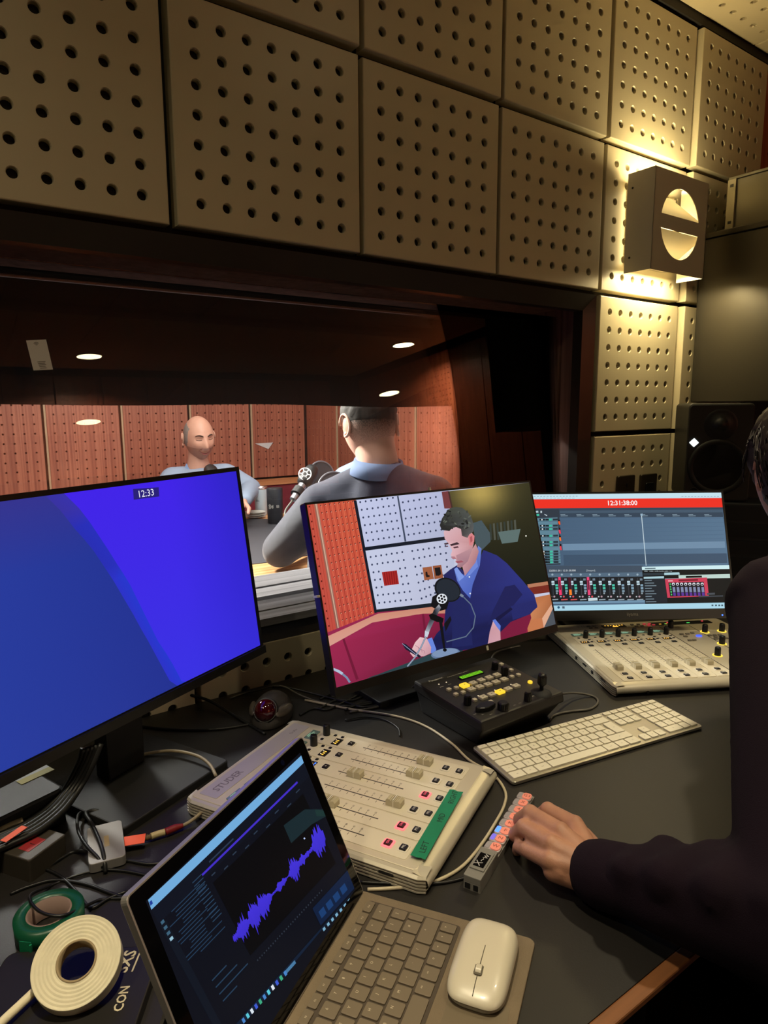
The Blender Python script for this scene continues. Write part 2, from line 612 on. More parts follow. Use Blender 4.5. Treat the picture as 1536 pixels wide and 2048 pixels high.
def put_tile(i, j, label, dy=0.0, depth_front=0.0):
    global tile_mesh
    if tile_mesh is None:
        o = perforated(0.388, 0.382, 0.031, 7, 7, 0.0496, 0.0088).build('acoustic_tile', [TILE, HOLE])
        tile_mesh = o
    else:
        o = tile_mesh.copy(); COL.objects.link(o)
    o.location = (X0 + i * P, dy, Z0 - j * Q)
    tag(o, label, 'acoustic tile', 'cream perforated wall tiles')
    return o
place = {-4: 'farthest from the wall lamp', -3: 'fifth from the wall lamp', -2: 'fourth from the wall lamp', -1: 'third from the wall lamp', 0: 'second from the wall lamp', 1: 'above the wall lamp', 2: 'beside the dark ceiling corner'}
DY = {-4: 0.004, -3: 0.004, -2: -0.003, -1: -0.001, 0: 0.0, 1: -0.002, 2: -0.016}
for i in range(-4, 3):
    put_tile(i, -1, f'cream perforated acoustic tile in the top row, {place[i]}', DY[i] - 0.006)
place = {-4: 'at its far end', -3: 'at the left edge of the photo', -2: 'above the wifi card', -1: 'third from the wall lamp', 0: 'next to the wall lamp'}
place[-1] = 'second from the wall lamp'
for i in range(-4, 1):
    put_tile(i, 0, f'dim cream perforated acoustic tile just above the window, {place[i]}', DY[i])
put_tile(1, 0, 'brightly lit cream perforated acoustic tile behind the wall lamp')
put_tile(2, 0, 'cream perforated acoustic tile partly behind the steel rack box', -0.016)
put_tile(1, 1, 'cream perforated acoustic tile beside the window under the wall lamp')
put_tile(2, 1, 'strip of cream perforated tile next to the tall dark cabinet', -0.016)
put_tile(2, 2, 'cream perforated tile behind the black loudspeaker', -0.016)
for i, pl in ((-3, 'behind the blue monitor'), (-2, 'behind the trackball'), (-1, 'behind the video monitor'), (0, 'behind the camera controller'), (1, 'behind the time code monitor')):
    put_tile(i, 3, f'shadowed perforated acoustic tile under the window {pl}')
# tile with the dark sockets
skip = {(k, r) for k in (1, 2, 3, 4, 5) for r in (1, 2, 3, 4)}
sock = thing('acoustic_tile', 'cream perforated acoustic tile with two dark sockets beside the window', 'acoustic tile', (X0 + P, 0, Z0 - 2 * Q), 0, 'cream perforated wall tiles')
mb = perforated(0.388, 0.382, 0.031, 7, 7, 0.0496, 0.0088, skip=skip); mb.v = [Vector((X0 + P, 0, Z0 - 2 * Q)) + p for p in mb.v]
mb.build('panel', [TILE, HOLE], sock)
bz = M('bronze socket plate', (62, 54, 42), 0.4, 0.5)
blk = M('black plastic', (16, 16, 17), 0.45)
for k, (px0, py0) in enumerate(((1248, 978), (1293, 974))):
    c = ony(px0, py0)
    m = MB(T(c.x, -0.001, c.z) @ RX(math.pi / 2)); m.prism(rrect(0.085, 0.085, 0.005), 0, 0.008, 0.002)
    o = m.build('socket_plate', bz, sock)
    m = MB(T(c.x, -0.0095, c.z) @ RX(math.pi / 2))
    if k == 0:
        for dx, dz, a, b in ((0, .012, .006, .012), (-.012, -.01, .01, .005), (.012, -.01, .01, .005)): m.cbox((dx, dz, 0), (a, b, .002))
    else:
        m.prism(rrect(0.04, 0.03, 0.003), 0, 0.004, 0.001)
    m.build('socket_holes', blk, o)

# ------------------------------------------------------------------ shell
DARK = M('dark wall', (26, 22, 18), 0.8)
def struct(name, mb, mat, **k):
    o = mb.build(name, mat, **k); o['kind'] = 'structure'; return o
OX0, OX1, OZ0, OZ1 = -1.0, 1.613, 0.825, 1.623
YB = 0.31
m = MB()
m.box(-2.6, 0.032, 0, OX0, YB, 2.6); m.box(OX1, 0.032, 0, 4.4, YB, 2.6)
m.box(OX0, 0.032, 0, OX1, YB, OZ0); m.box(OX0, 0.032, OZ1, OX1, YB, 2.6)
struct('wall_front', m, DARK)
struct('floor', MB().box(-2.6, -5.1, -0.05, 4.4, 2.9, 0.0), M('dark carpet', (52, 48, 46), 0.95, bump=0.5, bs=400))
struct('wall_left', MB().box(-2.7, -5.1, 0, -2.6, 0.03, 2.6), DARK)
struct('wall_right', MB().box(4.3, -5.1, 0, 4.4, 0.03, 2.6), wood('brown wall wood', (70, 40, 20), (105, 62, 32), 0.5))
struct('wall_back', MB().box(-2.7, -5.1, 0, 4.4, -5.0, 2.6), DARK)
# ceilings
CEILW = M('ceiling cream', (205, 188, 150), 0.7, var=0.02)
struct('ceiling', MB().box(-2.6, -5.0, 2.52, 4.3, 0.0, 2.6), DARK)
struct('trim_1', MB().box(-2.6, -0.012, 2.428, 4.3, 0.032, 2.52), M('dark ceiling trim', (30, 26, 20), 0.7))
ct = None
for a in range(-4, 5):
    for b in range(8):
        cx, cy = 1.43 + a * 0.6, -0.012 - 0.3 - b * 0.6
        if cx > 4.2: continue
        near = b == 0
        if ct is None:
            mb = perforated(0.594, 0.594, 0.03, 9, 9, 0.06, 0.009, seg=8)
            ct = mb.build('ceiling_tile', [CEILW, HOLE]); o = ct
        else:
            o = ct.copy(); COL.objects.link(o)
        o.rotation_euler = (math.pi / 2, 0, 0)
        o.location = (cx, cy, 2.452)
        o['kind'] = 'structure'
# recessed downlights
GLOW = glow('downlight glow', (255, 244, 190), 30.0)
names = ('farthest behind the desk', 'by the wood panelled side wall', 'over the far end of the desk', 'added over the long keyboard', 'added over the near mixing console')
for k, p in enumerate(DOWN):
    d = thing('ceiling_downlight', f'round recessed warm downlight in the ceiling, {names[k]}', 'downlight', (p[0], p[1], 2.455), 0, 'recessed ceiling downlights')
    r_ = DOWN_R[k]
    MB(T(p[0], p[1], 2.455)).lathe([(r_, -0.001), (r_ + 0.016, -0.001), (r_ + 0.016, -0.006), (r_, -0.004)], 32, cap=False).build('bezel', M('white bezel', (210, 200, 180), 0.4), d)
    MB(T(p[0], p[1], 2.455)).prism(circ(r_, 32), -0.0035, -0.002).build('lens', GLOW, d)
# wooden panels on the back wall (seen mirrored in the window)
REDW = wood('red perforated wood', (138, 62, 42), (176, 92, 62), 0.42, 10)
wp = perforated(0.39, 1.44, 0.025, 7, 27, 0.0505, 0.0060, seg=8).build('wood_panel', [REDW, HOLE])
nb = ('nearest the left wall', 'second from the left wall', 'third from the left wall', 'fourth from the left wall', 'fifth from the left wall', 'sixth from the left wall', 'seventh from the left wall', 'eighth from the left wall', 'ninth from the left wall',
      'tenth from the left wall', 'eleventh from the left wall', 'twelfth from the left wall', 'thirteenth from the left wall', 'fourteenth from the left wall', 'next to last before the right wall', 'last before the right wall')
for k in range(16):
    o = wp if k == 0 else wp.copy()
    if k: COL.objects.link(o)
    o.rotation_euler = (0, 0, math.pi); o.location = (-2.3 + 0.4 * k, -4.97, 1.70)
    tag(o, f'red wood panel on the rear wall, {nb[k]}', 'wall panel', 'wood panels behind the desk')

nb = ('nearest the far corner', 'second from the far corner', 'third from the far corner', 'fourth from the far corner', 'fifth from the far corner', 'sixth from the far corner', 'seventh from the far corner', 'eighth from the far corner', 'ninth from the far corner')
for k in range(9):
    o = wp.copy(); COL.objects.link(o); o.rotation_euler = (0, 0, -math.pi / 2); o.location = (4.27, -4.75 + 0.4 * k, 1.70)
    tag(o, f'red wood panel on the rear side wall, {nb[k]}', 'wall panel', 'wood panels of the side wall')
o = perforated(0.39, 0.60, 0.025, 7, 11, 0.0505, 0.0060, seg=8).build('wood_panel', [REDW, HOLE]); o.location = (2.47 + 0.195, 0.004, 2.12)
tag(o, 'brown wood panel on the front wall past the last cream tile', 'wall panel')

m = MB()
m.box(-2.5, YB, 1.67, 2.25, YB + 0.012, 2.6); m.box(-2.5, YB, 0.0, OX0, YB + 0.012, 1.67); m.box(OX1 + 0.02, YB, 0.0, 2.25, YB + 0.012, 1.67); m.box(OX0, YB, 0.0, OX1, YB + 0.012, 0.80)
struct('wall_studio_front', m, M('studio pale facing', (200, 198, 196), 0.7))

# ------------------------------------------------------------------ window
FRM = M('dark bronze window frame', (46, 39, 32), 0.35, 0.0, var=0.1, vs=14, coat=0.3)
REV = wood('dark reveal wood', (110, 80, 70), (142, 106, 94), 0.5, 8)
win = thing('window_1', 'long dark framed studio window with tilted glass panes', 'window', (0.3, 0.0, OZ0))
win['kind'] = 'structure'
def ring(mb, a, b):
    """a, b: (x0, z0, x1, z1, y) rectangles joined by four mitred boards"""
    A = [(a[0], a[4], a[1]), (a[2], a[4], a[1]), (a[2], a[4], a[3]), (a[0], a[4], a[3])]
    B = [(b[0], b[4], b[1]), (b[2], b[4], b[1]), (b[2], b[4], b[3]), (b[0], b[4], b[3])]
    for i in range(4):
        j = (i + 1) % 4
        mb.add([A[i], A[j], B[j], B[i]], [(0, 1, 2, 3)], False)
mb = MB()
o0 = (OX0, OZ0 + 0.002, OX1, OZ1, 0.0); i0 = (OX0 + 0.05, OZ0 + 0.040, OX1 - 0.034, OZ1 - 0.042, 0.018)
ring(mb, (o0[0], o0[1], o0[2], o0[3], 0.031), o0); ring(mb, o0, i0); ring(mb, i0, (*i0[:4], 0.05)); ring(mb, (*i0[:4], 0.05), (o0[0], o0[1], o0[2], o0[3], 0.05))
mb.build('frame', FRM, win)
# side reveals: steps of dark timber, grey timber sill, plain head
RX1 = OX1 - 0.02
mb = MB()
for k, (y0, y1, x) in enumerate(((0.05, 0.10, RX1), (0.10, 0.104, RX1 + 0.004), (0.104, 0.165, RX1 - 0.006), (0.165, 0.169, RX1 + 0.004), (0.169, 0.235, RX1), (0.235, 0.239, RX1 + 0.004), (0.239, YB, RX1 - 0.004))):
    mb.box(x, y0, OZ0, OX1 + 0.0, y1, OZ1)
    mb.box(OX0, y0, OZ0, OX0 + 0.02, y1, OZ1)
mb.build('reveal', REV, win)
SILL = wood('grey timber sill', (96, 94, 97), (132, 130, 134), 0.5, 9, 'x')
mb = MB()
mb.box(OX0, -0.002, 0.868, OX1 - 0.03, 0.050, 0.884); mb.box(OX0, 0.05, OZ0, OX1, 0.082, 0.886); mb.box(OX0, 0.084, OZ0, OX1, 0.125, 0.884); mb.box(OX0, 0.140, OZ0, OX1, 0.175, 0.888); mb.box(OX0, 0.178, OZ0, OX1, 0.215, 0.886); mb.box(OX0, 0.219, OZ0, OX1, YB + 0.01, 0.889)
mb.build('sill', SILL, win)
MB().box(OX0, 0.05, OZ1 - 0.03, OX1, YB, OZ1).build('head', REV, win)
GL = glass_mat('window glass', (0.97, 0.98, 0.97))
def pane(y0, z0, tilt, z1):
    h = (z1 - z0) / math.cos(tilt)
    m = MB(T(0, y0, z0) @ RX(-tilt)); m.box(OX0 + 0.03, -0.003, 0, RX1 - 0.012, 0.003, h)
    m.build('glass_pane', GL, win)
PT1, PT2 = 0.080, 0.135
pane(0.062, 0.884, PT1, OZ1 - 0.05)
pane(0.132, 0.880, PT2, OZ1 - 0.05)
# ------------------------------------------------------------------ blind on the studio side
bl = thing('roller_blind', 'black roller blind drawn halfway down behind the window glass', 'blind', (0.3, YB + 0.02, 1.6))
mb = MB()
n = 90
xs = [-1.02 + 2.66 * k / n for k in range(n + 1)]
def hem(x): return 1.3215 + 0.004 * math.sin(x * 3.1 + 0.5) + 0.0022 * math.sin(x * 9 + 1)
vs = []; 
for yy in (0.012, 0.016):
    for x in xs:
        w_ = 0.003 * math.sin(x * 11)
        vs += [(x, YB + yy + w_, hem(x)), (x, YB + yy + w_ * 0.5, 1.46), (x, YB + yy, 1.63)]
fs = []
o2 = (n + 1) * 3
for k in range(n):
    a, b = k * 3, (k + 1) * 3
    for r_ in (0, 1):
        fs.append((a + r_, b + r_, b + r_ + 1, a + r_ + 1)); fs.append((o2 + b + r_, o2 + a + r_, o2 + a + r_ + 1, o2 + b + r_ + 1))
    fs.append((a, o2 + a, o2 + b, b))
mb.add(vs, fs, True)
mb.build('blind_fabric', M('black blind cloth', (12, 11, 11), 0.9), bl)
MB().box(-1.02, YB + 0.006, 1.60, 1.64, YB + 0.06, 1.66).build('blind_cassette', M('black plastic', (16, 16, 17), 0.45), bl)
# thin pale rod added to draw a bright line of reflected light
pb = ony(400, 587, 0.225)
o = MB().cyl((OX0 + 0.03, 0.2295, pb.z), (1.285, 0.2295, pb.z), 0.0032, n=8).build('bright_line_rod', M('bright line pale', (236, 228, 228), 0.3, 0.3))
tag(o, 'thin pale rod added as the bright reflected line across the upper window', 'rod')

# ------------------------------------------------------------------ wall lamp
LX0, LX1, LZ0, LZ1, LY0, LY1 = 1.700, 1.965, 1.686, 1.950, -0.022, -0.106
lamp = thing('wall_lamp', 'square grey metal wall lamp with a round split opening, glowing warm', 'lamp', ((LX0 + LX1) / 2, 0, LZ0))
LM = M('lamp grey paint', (206, 198, 180), 0.55)
LI = M('lamp inside white', (235, 225, 200), 0.6)
mb = MB()
cx, cz, R = (LX0 + LX1) / 2 - 0.002, (LZ0 + LZ1) / 2, 0.094
bar = 0.0185
# front plate with two half-round openings
def halfplate(mb, sgn, y):
    # region between the bar edge and the plate edge on the upper (sgn 1) or lower side
    a0 = math.asin(bar / R)
    N = 24
    arc = [(cx + R * math.cos(a0 + (math.pi - 2 * a0) * k / N), cz + sgn * R * math.sin(a0 + (math.pi - 2 * a0) * k / N)) for k in range(N + 1)]
    zt = LZ1 if sgn > 0 else LZ0
    outer = []
    for k in range(N + 1):
        a = a0 + (math.pi - 2 * a0) * k / N
        x, z = arc[k]
        if k == 0: outer.append((LX1, z))
        elif k == N: outer.append((LX0, z))
        else:
            t = k / N
            dx, dz = x - cx, z - cz
            kx = ((LX1 if dx > 0 else LX0) - cx) / dx if abs(dx) > 1e-6 else 9
            kz = (zt - cz) / dz if abs(dz) > 1e-6 else 9
            f_ = min(kx, kz)
            outer.append((cx + dx * f_, cz + dz * f_))
    for k in range(N):
        p = [arc[k], outer[k], outer[k + 1], arc[k + 1]]
        corner = None
        if (abs(outer[k][0] - LX1) < 1e-4 and abs(outer[k + 1][1] - zt) < 1e-4 and abs(outer[k + 1][0] - LX1) > 1e-4): corner = (LX1, zt)
        if (abs(outer[k][1] - zt) < 1e-4 and abs(outer[k + 1][0] - LX0) < 1e-4 and abs(outer[k][0] - LX0) > 1e-4): corner = (LX0, zt)
        if corner: p = [arc[k], outer[k], corner, outer[k + 1], arc[k + 1]]
        mb.add([(q[0], y, q[1]) for q in p], [tuple(range(len(p)))], False)
    return arc
for y in (LY1, LY1 + 0.002):
    for sg in (1, -1):
        arc = halfplate(mb, sg, y)
        if y == LY1:
            for k in range(len(arc) - 1):
                a, b = arc[k], arc[k + 1]
                mb.add([(a[0], y, a[1]), (b[0], y, b[1]), (b[0], y + 0.002, b[1]), (a[0], y + 0.002, a[1])], [(0, 1, 2, 3)], False)
    mb.add([(LX0, y, cz - bar), (LX1, y, cz - bar), (LX1, y, cz + bar), (LX0, y, cz + bar)], [(0, 1, 2, 3)], False)
mb.box(LX0, LY1, LZ0, LX0 + 0.002, LY0, LZ1); mb.box(LX1 - 0.002, LY1, LZ0, LX1, LY0, LZ1)
mb.build('lamp_box', LM, lamp)
# inner reflectors: two plates that slope back from the bar, side screen
mb = MB()
for sg in (1, -1):
    a = [(LX0 + 0.004, LY1 + 0.006, cz + sg * bar), (LX1 - 0.004, LY1 + 0.006, cz + sg * bar), (LX1 - 0.062, LY0 - 0.004, cz + sg * 0.100), (LX0 + 0.004, LY0 - 0.004, cz + sg * 0.100)]
    b = [(p[0], p[1] + 0.002, p[2]) for p in a]
    mb.add(a + b, [(0, 1, 2, 3), (4, 5, 6, 7), (0, 1, 5, 4), (2, 3, 7, 6), (1, 2, 6, 5), (0, 3, 7, 4)], False)
mb.build('reflector', LM, lamp)
MB().box(LX0 + 0.03, LY0, LZ0 + 0.03, LX1 - 0.03, -0.001, LZ1 - 0.03).build('back_bracket', LM, lamp)
mb = MB()
for z in (LZ0 + 0.04, LZ1 - 0.04): mb.cyl((LX0 - 0.001, -0.038, z), (LX0 + 0.001, -0.038, z), 0.003, n=10)
mb.build('screw', blk, lamp)
TUBE = glow('lamp tube glow', (255, 226, 150), 9.0)
for sg in (1, -1):
    MB().cyl((LX0 + 0.03, -0.085, cz + sg * 0.110), (LX1 - 0.03, -0.085, cz + sg * 0.110), 0.006, n=12).build('lamp_tube', TUBE, lamp)
LC = (1.0, 0.82, 0.43)
area('lamp_uplight', (cx, -0.060, cz + 0.118), (cx, -0.055, cz + 1), LX1 - LX0 - 0.04, 2.3, LC, 0.05)
area('lamp_downlight', (cx, -0.060, cz - 0.118), (cx, -0.055, cz - 1), LX1 - LX0 - 0.04, 2.6, LC, 0.05)
for sg in (1, -1):
    pl = bpy.data.lights.new('lamp_inner_light', 'POINT'); pl.energy = 0.30; pl.color = LC; pl.shadow_soft_size = 0.012
    po = bpy.data.objects.new('lamp_inner_light', pl); po.location = (LX1 - 0.07, -0.040, cz + sg * 0.035); COL.objects.link(po)
area('lamp_back_light', (LX0 + 0.026, -0.012, cz), (LX0 - 1, 0.10, cz), 0.016, 0.08, LC, 0.20)

# ------------------------------------------------------------------ cabinet, rack box, loudspeaker on the right
CAB = M('satin dark steel', (70, 66, 58), 0.34, 0.6, var=0.05, vs=3)
cab = thing('metal_cabinet', 'tall dark satin metal cabinet mounted beside the wall lamp', 'cabinet', (2.12, -0.02, 1.33))
pc = ony(1413, 468, -0.03)
KX = 2.085
def onx(x, y, xx): 
    d = ray(x, y); return CAM + d * ((xx - CAM.x) / d.x)
ztop = onx(1418, 466, KX).z
MB().box(KX, -0.68, 1.327, KX + 0.45, -0.021, ztop - 0.018).build('body', CAB, cab, bevel=0.003)
MB().box(KX - 0.004, -0.684, ztop - 0.016, KX + 0.454, -0.018, ztop).build('lid', CAB, cab, bevel=0.002)
rk = thing('rack_box', 'steel rack box with slotted ears on top of the tall cabinet', 'rack unit', (KX + 0.2, -0.2, ztop))
y0r = onx(1455, 400, KX + 0.03).y
zt2 = onx(1458, 356, KX + 0.03).z
RB = M('grey steel box', (104, 98, 84), 0.4, 0.4)
MB().box(KX + 0.034, y0r - 0.42, ztop, KX + 0.40, y0r - 0.012, zt2 - 0.008).build('body', RB, rk, bevel=0.002)
MB().box(KX + 0.030, y0r - 0.43, zt2 - 0.007, KX + 0.405, y0r, zt2).build('lid', RB, rk)
m = MB(); m.box(KX + 0.026, y0r - 0.024, ztop, KX + 0.033, y0r, zt2 - 0.008); ear = m.build('rack_ear', M('pale rack ear', (150, 142, 122), 0.4, 0.3), rk)
m = MB()
for z in (ztop + 0.02, zt2 - 0.03): m.box(KX + 0.0245, y0r - 0.018, z, KX + 0.026, y0r - 0.008, z + 0.008)
m.build('slot', blk, ear)
# loudspeaker, turned towards the desk
sp_c = ony(1437, 912, -0.22)
sp_yaw = math.radians(-50)
zb, zt = onz(1380, 1018, 1.05).z, 1.321
spk = thing('loudspeaker', 'black studio loudspeaker with a glowing white diamond badge, under the tall cabinet', 'loudspeaker', (sp_c.x, sp_c.y, 1.05), sp_yaw)
SPK = M('speaker black', (30, 29, 27), 0.5, var=0.05)
SM = T(sp_c.x, sp_c.y, 1.05) @ RZ(sp_yaw)
SB = 1.04
SM = T(sp_c.x, sp_c.y, SB) @ RZ(sp_yaw)
spk.location.z = SB; WM[spk] = T(sp_c.x, sp_c.y, SB) @ RZ(sp_yaw)
m = MB(SM @ RX(math.pi / 2)); m.prism(rrect(0.174, 0.283, 0.012, cy=0.1415), -0.22, 0.0, 0.006); m.build('cabinet', SPK, spk)
m = MB(SM @ T(0, 0, 0.100) @ RX(math.pi / 2)); m.lathe([(0.081, 0.0), (0.080, 0.003), (0.070, 0.004), (0.066, 0.000), (0.040, -0.012), (0.020, -0.016), (0.018, -0.010), (0.010, -0.006), (1e-5, -0.005)], 40)
m.build('woofer', M('woofer rubber', (9, 9, 10), 0.6), spk)
m = MB(SM @ T(0, 0, 0.222) @ RX(math.pi / 2)); m.lathe([(0.045, 0.0), (0.038, 0.002), (0.022, 0.000), (0.016, 0.006), (0.008, 0.010), (1e-5, 0.011)], 32)
m.build('tweeter', M('tweeter black', (20, 20, 20), 0.4), spk)
m = MB(SM @ T(-0.068, -0.0005, 0.170) @ RX(math.pi / 2) @ RZ(math.pi / 4)); m.prism(rrect(0.0185, 0.0185, 0.002), 0, 0.002); m.build('badge_light', glow('badge white', (245, 255, 255), 1.6), spk)
m = MB(SM @ T(-0.06, 0, 0.025) @ RX(math.pi / 2)); m.lathe([(0.014, 0.0), (0.012, 0.001), (0.009, -0.004), (1e-5, -0.006)], 20); m.build('bass_port', M('tweeter black', (20, 20, 20), 0.4), spk)
rack = thing('equipment_rack', 'dark equipment rack under the black loudspeaker behind the time code monitor', 'equipment rack', (sp_c.x + 0.02, sp_c.y - 0.02, 0.74), sp_yaw)
RM = T(sp_c.x + 0.02, sp_c.y - 0.02, 0.74) @ RZ(sp_yaw)
m = MB(RM); m.box(-0.11, -0.02, 0.0, 0.40, 0.13, 0.298); m.build('body', M('rack front', (34, 38, 44), 0.5), rack, bevel=0.003)
m = MB(RM)
for z in (0.05, 0.10, 0.15, 0.20, 0.25): m.box(-0.10, -0.023, z, 0.39, -0.021, z + 0.040)
m.build('rack_panel', M('rack panel', (24, 28, 34), 0.4), rack)

# ------------------------------------------------------------------ desk
DZ = 0.74
desk = thing('desk', 'long black topped control desk with a pale wood front edge', 'desk', (0.4, -0.45, 0))
DT = M('black desk linoleum', (25, 22, 19), 0.5, var=0.10, vs=3, bump=0.06, bs=500)
MB().box(-1.6, -0.897, 0.705, 2.06, -0.002, DZ).build('top', DT, desk)
MB().box(-1.6, -0.9125, 0.731, 2.06, -0.897, DZ).build('edge_strip', wood('oak lipping', (92, 56, 28), (126, 80, 44), 0.5, 9, 'x'), desk, bevel=0.002)
for x in (-1.55, 2.0): MB().box(x, -0.86, 0, x + 0.04, -0.05, 0.705).build('side_panel', M('desk panel', (44, 36, 30), 0.6), desk)

# ------------------------------------------------------------------ monitors
BEZ = M('monitor black', (18, 17, 17), 0.38)
MAT = M('monitor matte', (22, 21, 21), 0.6)
def monitor(name, label, c, yaw, tilt, w, h, bz, base, top=0.0, bottom=0.018, pole_back=0.06, group=None, thick=0.045):
    """c: centre of the lit area; bz: side bezel"""
    u, v, n = plane_frame(yaw, tilt)
    F = frame_mtx(c, u, v, n)
    bx, by, bw, bd, byaw = base
    root = thing(name, label, 'monitor', (bx, by, DZ), yaw)
    m = MB(F)
    W_, H_ = w + 2 * bz, h + bz + bottom
    cy = (bz - bottom) / 2
    out = rrect(W_, H_, 0.004, cy=cy)
    m.prism(out, -0.018, -0.0012, 0.0)
    m.build('housing', BEZ, root)
    m = MB(F)                      # thin raised rim round the picture
    for x0, y0, x1, y1 in ((-W_ / 2, h / 2, W_ / 2, h / 2 + bz), (-W_ / 2, -h / 2 - bottom, W_ / 2, -h / 2), (-W_ / 2, -h / 2, -w / 2, h / 2), (w / 2, -h / 2, W_ / 2, h / 2)):
        m.box(x0, y0, -0.0012, x1, y1, 0.0012)
    m.build('bezel', BEZ, root)
    m = MB(F); m.prism(rrect(w * 0.62, h * 0.62, 0.02), -0.018 - thick, -0.018, 0.0, bev0=0.012); m.build('rear_housing', MAT, root)
    # stand
    pc = Vector(c) - n * (0.018 + thick)
    foot = Vector((bx, by, DZ))
    m = MB()
    q = Vector((foot.x, foot.y, 0)) - Vector((math.sin(yaw), -math.cos(yaw), 0)) * 0.02
    m.M = T(q.x, q.y, 0) @ RZ(yaw)
    m.box(-0.035, 0.0, DZ + 0.012, 0.035, 0.03, pc.z + 0.02)
    d = m.M.inverted() @ Vector((pc.x, pc.y, pc.z))
    m.box(-0.03, min(d.y, 0.0), pc.z - 0.03, 0.03, max(d.y, 0.02), pc.z + 0.03)
    m.build('stand_pole', MAT, root, bevel=0.003)
    m = MB(T(bx, by, DZ) @ RZ(byaw)); m.prism(rrect(bw, bd, 0.006), 0.0, 0.012, 0.002); m.build('stand_base', MAT, root)
    return root, F, u, v, n

# --- left: blue desktop
c = (0.241, -0.206, 1.033)
lm_root, F, u, v, n = monitor('monitor', 'large blue screened computer monitor showing a clock, nearest the camera', c, 0.456, 0.128, 0.5976, 0.3362, 0.008, (0.246, -0.220, 0.207, 0.19, 0.433), bottom=0.016)
p = Picture(c, u, v, n, 0.5976, 0.3362)
def lerp(a, b, t): return tuple(a[i] + (b[i] - a[i]) * t for i in range(3))
def lcol(a, b):     # a right, b up
    x = lerp((40, 62, 160), (34, 46, 140), min(1, a * 1.2))
    y = lerp(x, (52, 52, 142), max(0, (b - 0.72) / 0.28))
    return y
def rcol(a, b):
    x = lerp((58, 50, 226), (66, 36, 232), b)
    return lerp(x, (48, 36, 200), max(0, min(1, (a - 0.72) / 0.25)) * (0.5 + 0.5 * b))
p.grid(lcol, -0.2988, -0.1681, 0.2988, 0.1681, 24, 14)
z5 = lambda L: [(x / 2.4, 900 + y / 2.4) for x, y in L]
eA = z5([(305, 195), (380, 280), (430, 345), (480, 420), (520, 480), (560, 545), (595, 598), (625, 648), (680, 760), (722, 845), (760, 920), (800, 980), (830, 1030), (872, 1110), (900, 1160)])
eB = z5([(215, 195), (290, 290), (360, 380), (405, 430), (450, 485), (500, 560), (545, 628), (590, 705), (640, 790), (675, 855), (710, 915), (745, 980), (775, 1035), (815, 1108), (860, 1190)])
p.poly(eA + eB[::-1], [(56, 50, 170)] * 2 + [(40, 48, 186)] * 4 + [(38, 56, 205)] * 9 + [(44, 50, 200)] * 9 + [(40, 46, 180)] * 4 + [(56, 50, 160)] * 2)
# right hand field as strips so its colour can vary
EA = [p.clampp(p.px(*q)) for q in eA]
for i in range(len(EA) - 1):
    for k in range(8):
        def pt(e, t): return (e[0] + (0.2988 - e[0]) * t, e[1])
        a0, a1 = k / 8, (k + 1) / 8
        q = [pt(EA[i], a0), pt(EA[i], a1), pt(EA[i + 1], a1), pt(EA[i + 1], a0)]
        if abs(q[0][1] - q[2][1]) < 1e-6: continue
        p.poly(q, [rcol((w_[0] + 0.2988) / 0.5976, (w_[1] + 0.1681) / 0.3362) for w_ in q], True)
        p.z -= 5e-6
p.z += 5e-6
p.poly([(266, 978), (317.5, 974.5), (318.5, 993), (267.5, 999.5)], (42, 34, 120))
a, b = p.px(292, 987)
p.words('12:33', a / p.w + 0.5, 0.5 - b / p.h, 0.0155, (235, 235, 250))
p.build('screen', screen_mat(), lm_root)
m = MB(F); m.box(-0.2988, -0.1845, 0.0012, 0.307, -0.1700, 0.006); m.build('chin', BEZ, lm_root)
# label card seen below the chin: a small box behind the monitor
eq = thing('power_box', 'black box with a white and yellow rating label behind the blue monitor', 'box', (0.045, -0.25, DZ), 0.3)
EB = T(0.045, -0.245, DZ) @ RZ(0.35); WM[eq] = T(0.045, -0.25, DZ) @ RZ(0.3)
m = MB(EB); m.prism(rrect(0.16, 0.10, 0.006), 0, 0.052, 0.004); m.build('case', M('black box plastic', (20, 20, 21), 0.5), eq)
lp = onz(68, 1549, DZ + 0.0525); 
m = MB(T(lp.x, lp.y, DZ + 0.0523) @ RZ(0.35)); m.box(-0.024, -0.012, 0, 0.024, 0.002, 0.0006); m.build('rating_label', M('yellow label', (196, 190, 120), 0.6), eq)
m = MB(T(lp.x, lp.y, DZ + 0.0523) @ RZ(0.35)); m.box(-0.024, 0.002, 0, 0.024, 0.022, 0.0006)
m.build('white_label', M('white label', (200, 206, 216), 0.6), eq)

# --- centre: video picture
c = (0.8503, -0.2495, 0.9935)
cw, chh = 0.57024, 0.32076
cm_root, F, u, v, n = monitor('monitor', 'tilted video monitor showing a man in a navy cardigan at a microphone', c, 0.005, 0.282, cw, chh, 0.004, (0.81, -0.150, 0.22, 0.17, 0.0), bottom=0.016)
p = Picture(c, u, v, n, cw, chh)
def fr(a, b):
    p.z += 0
    return a, b
f6 = lambda *L: [(560 + L[i] / 2.56, 900 + L[i + 1] / 2.56) for i in range(0, len(L), 2)]
p.lrect(0, 0, 1, 1, (196, 200, 222))
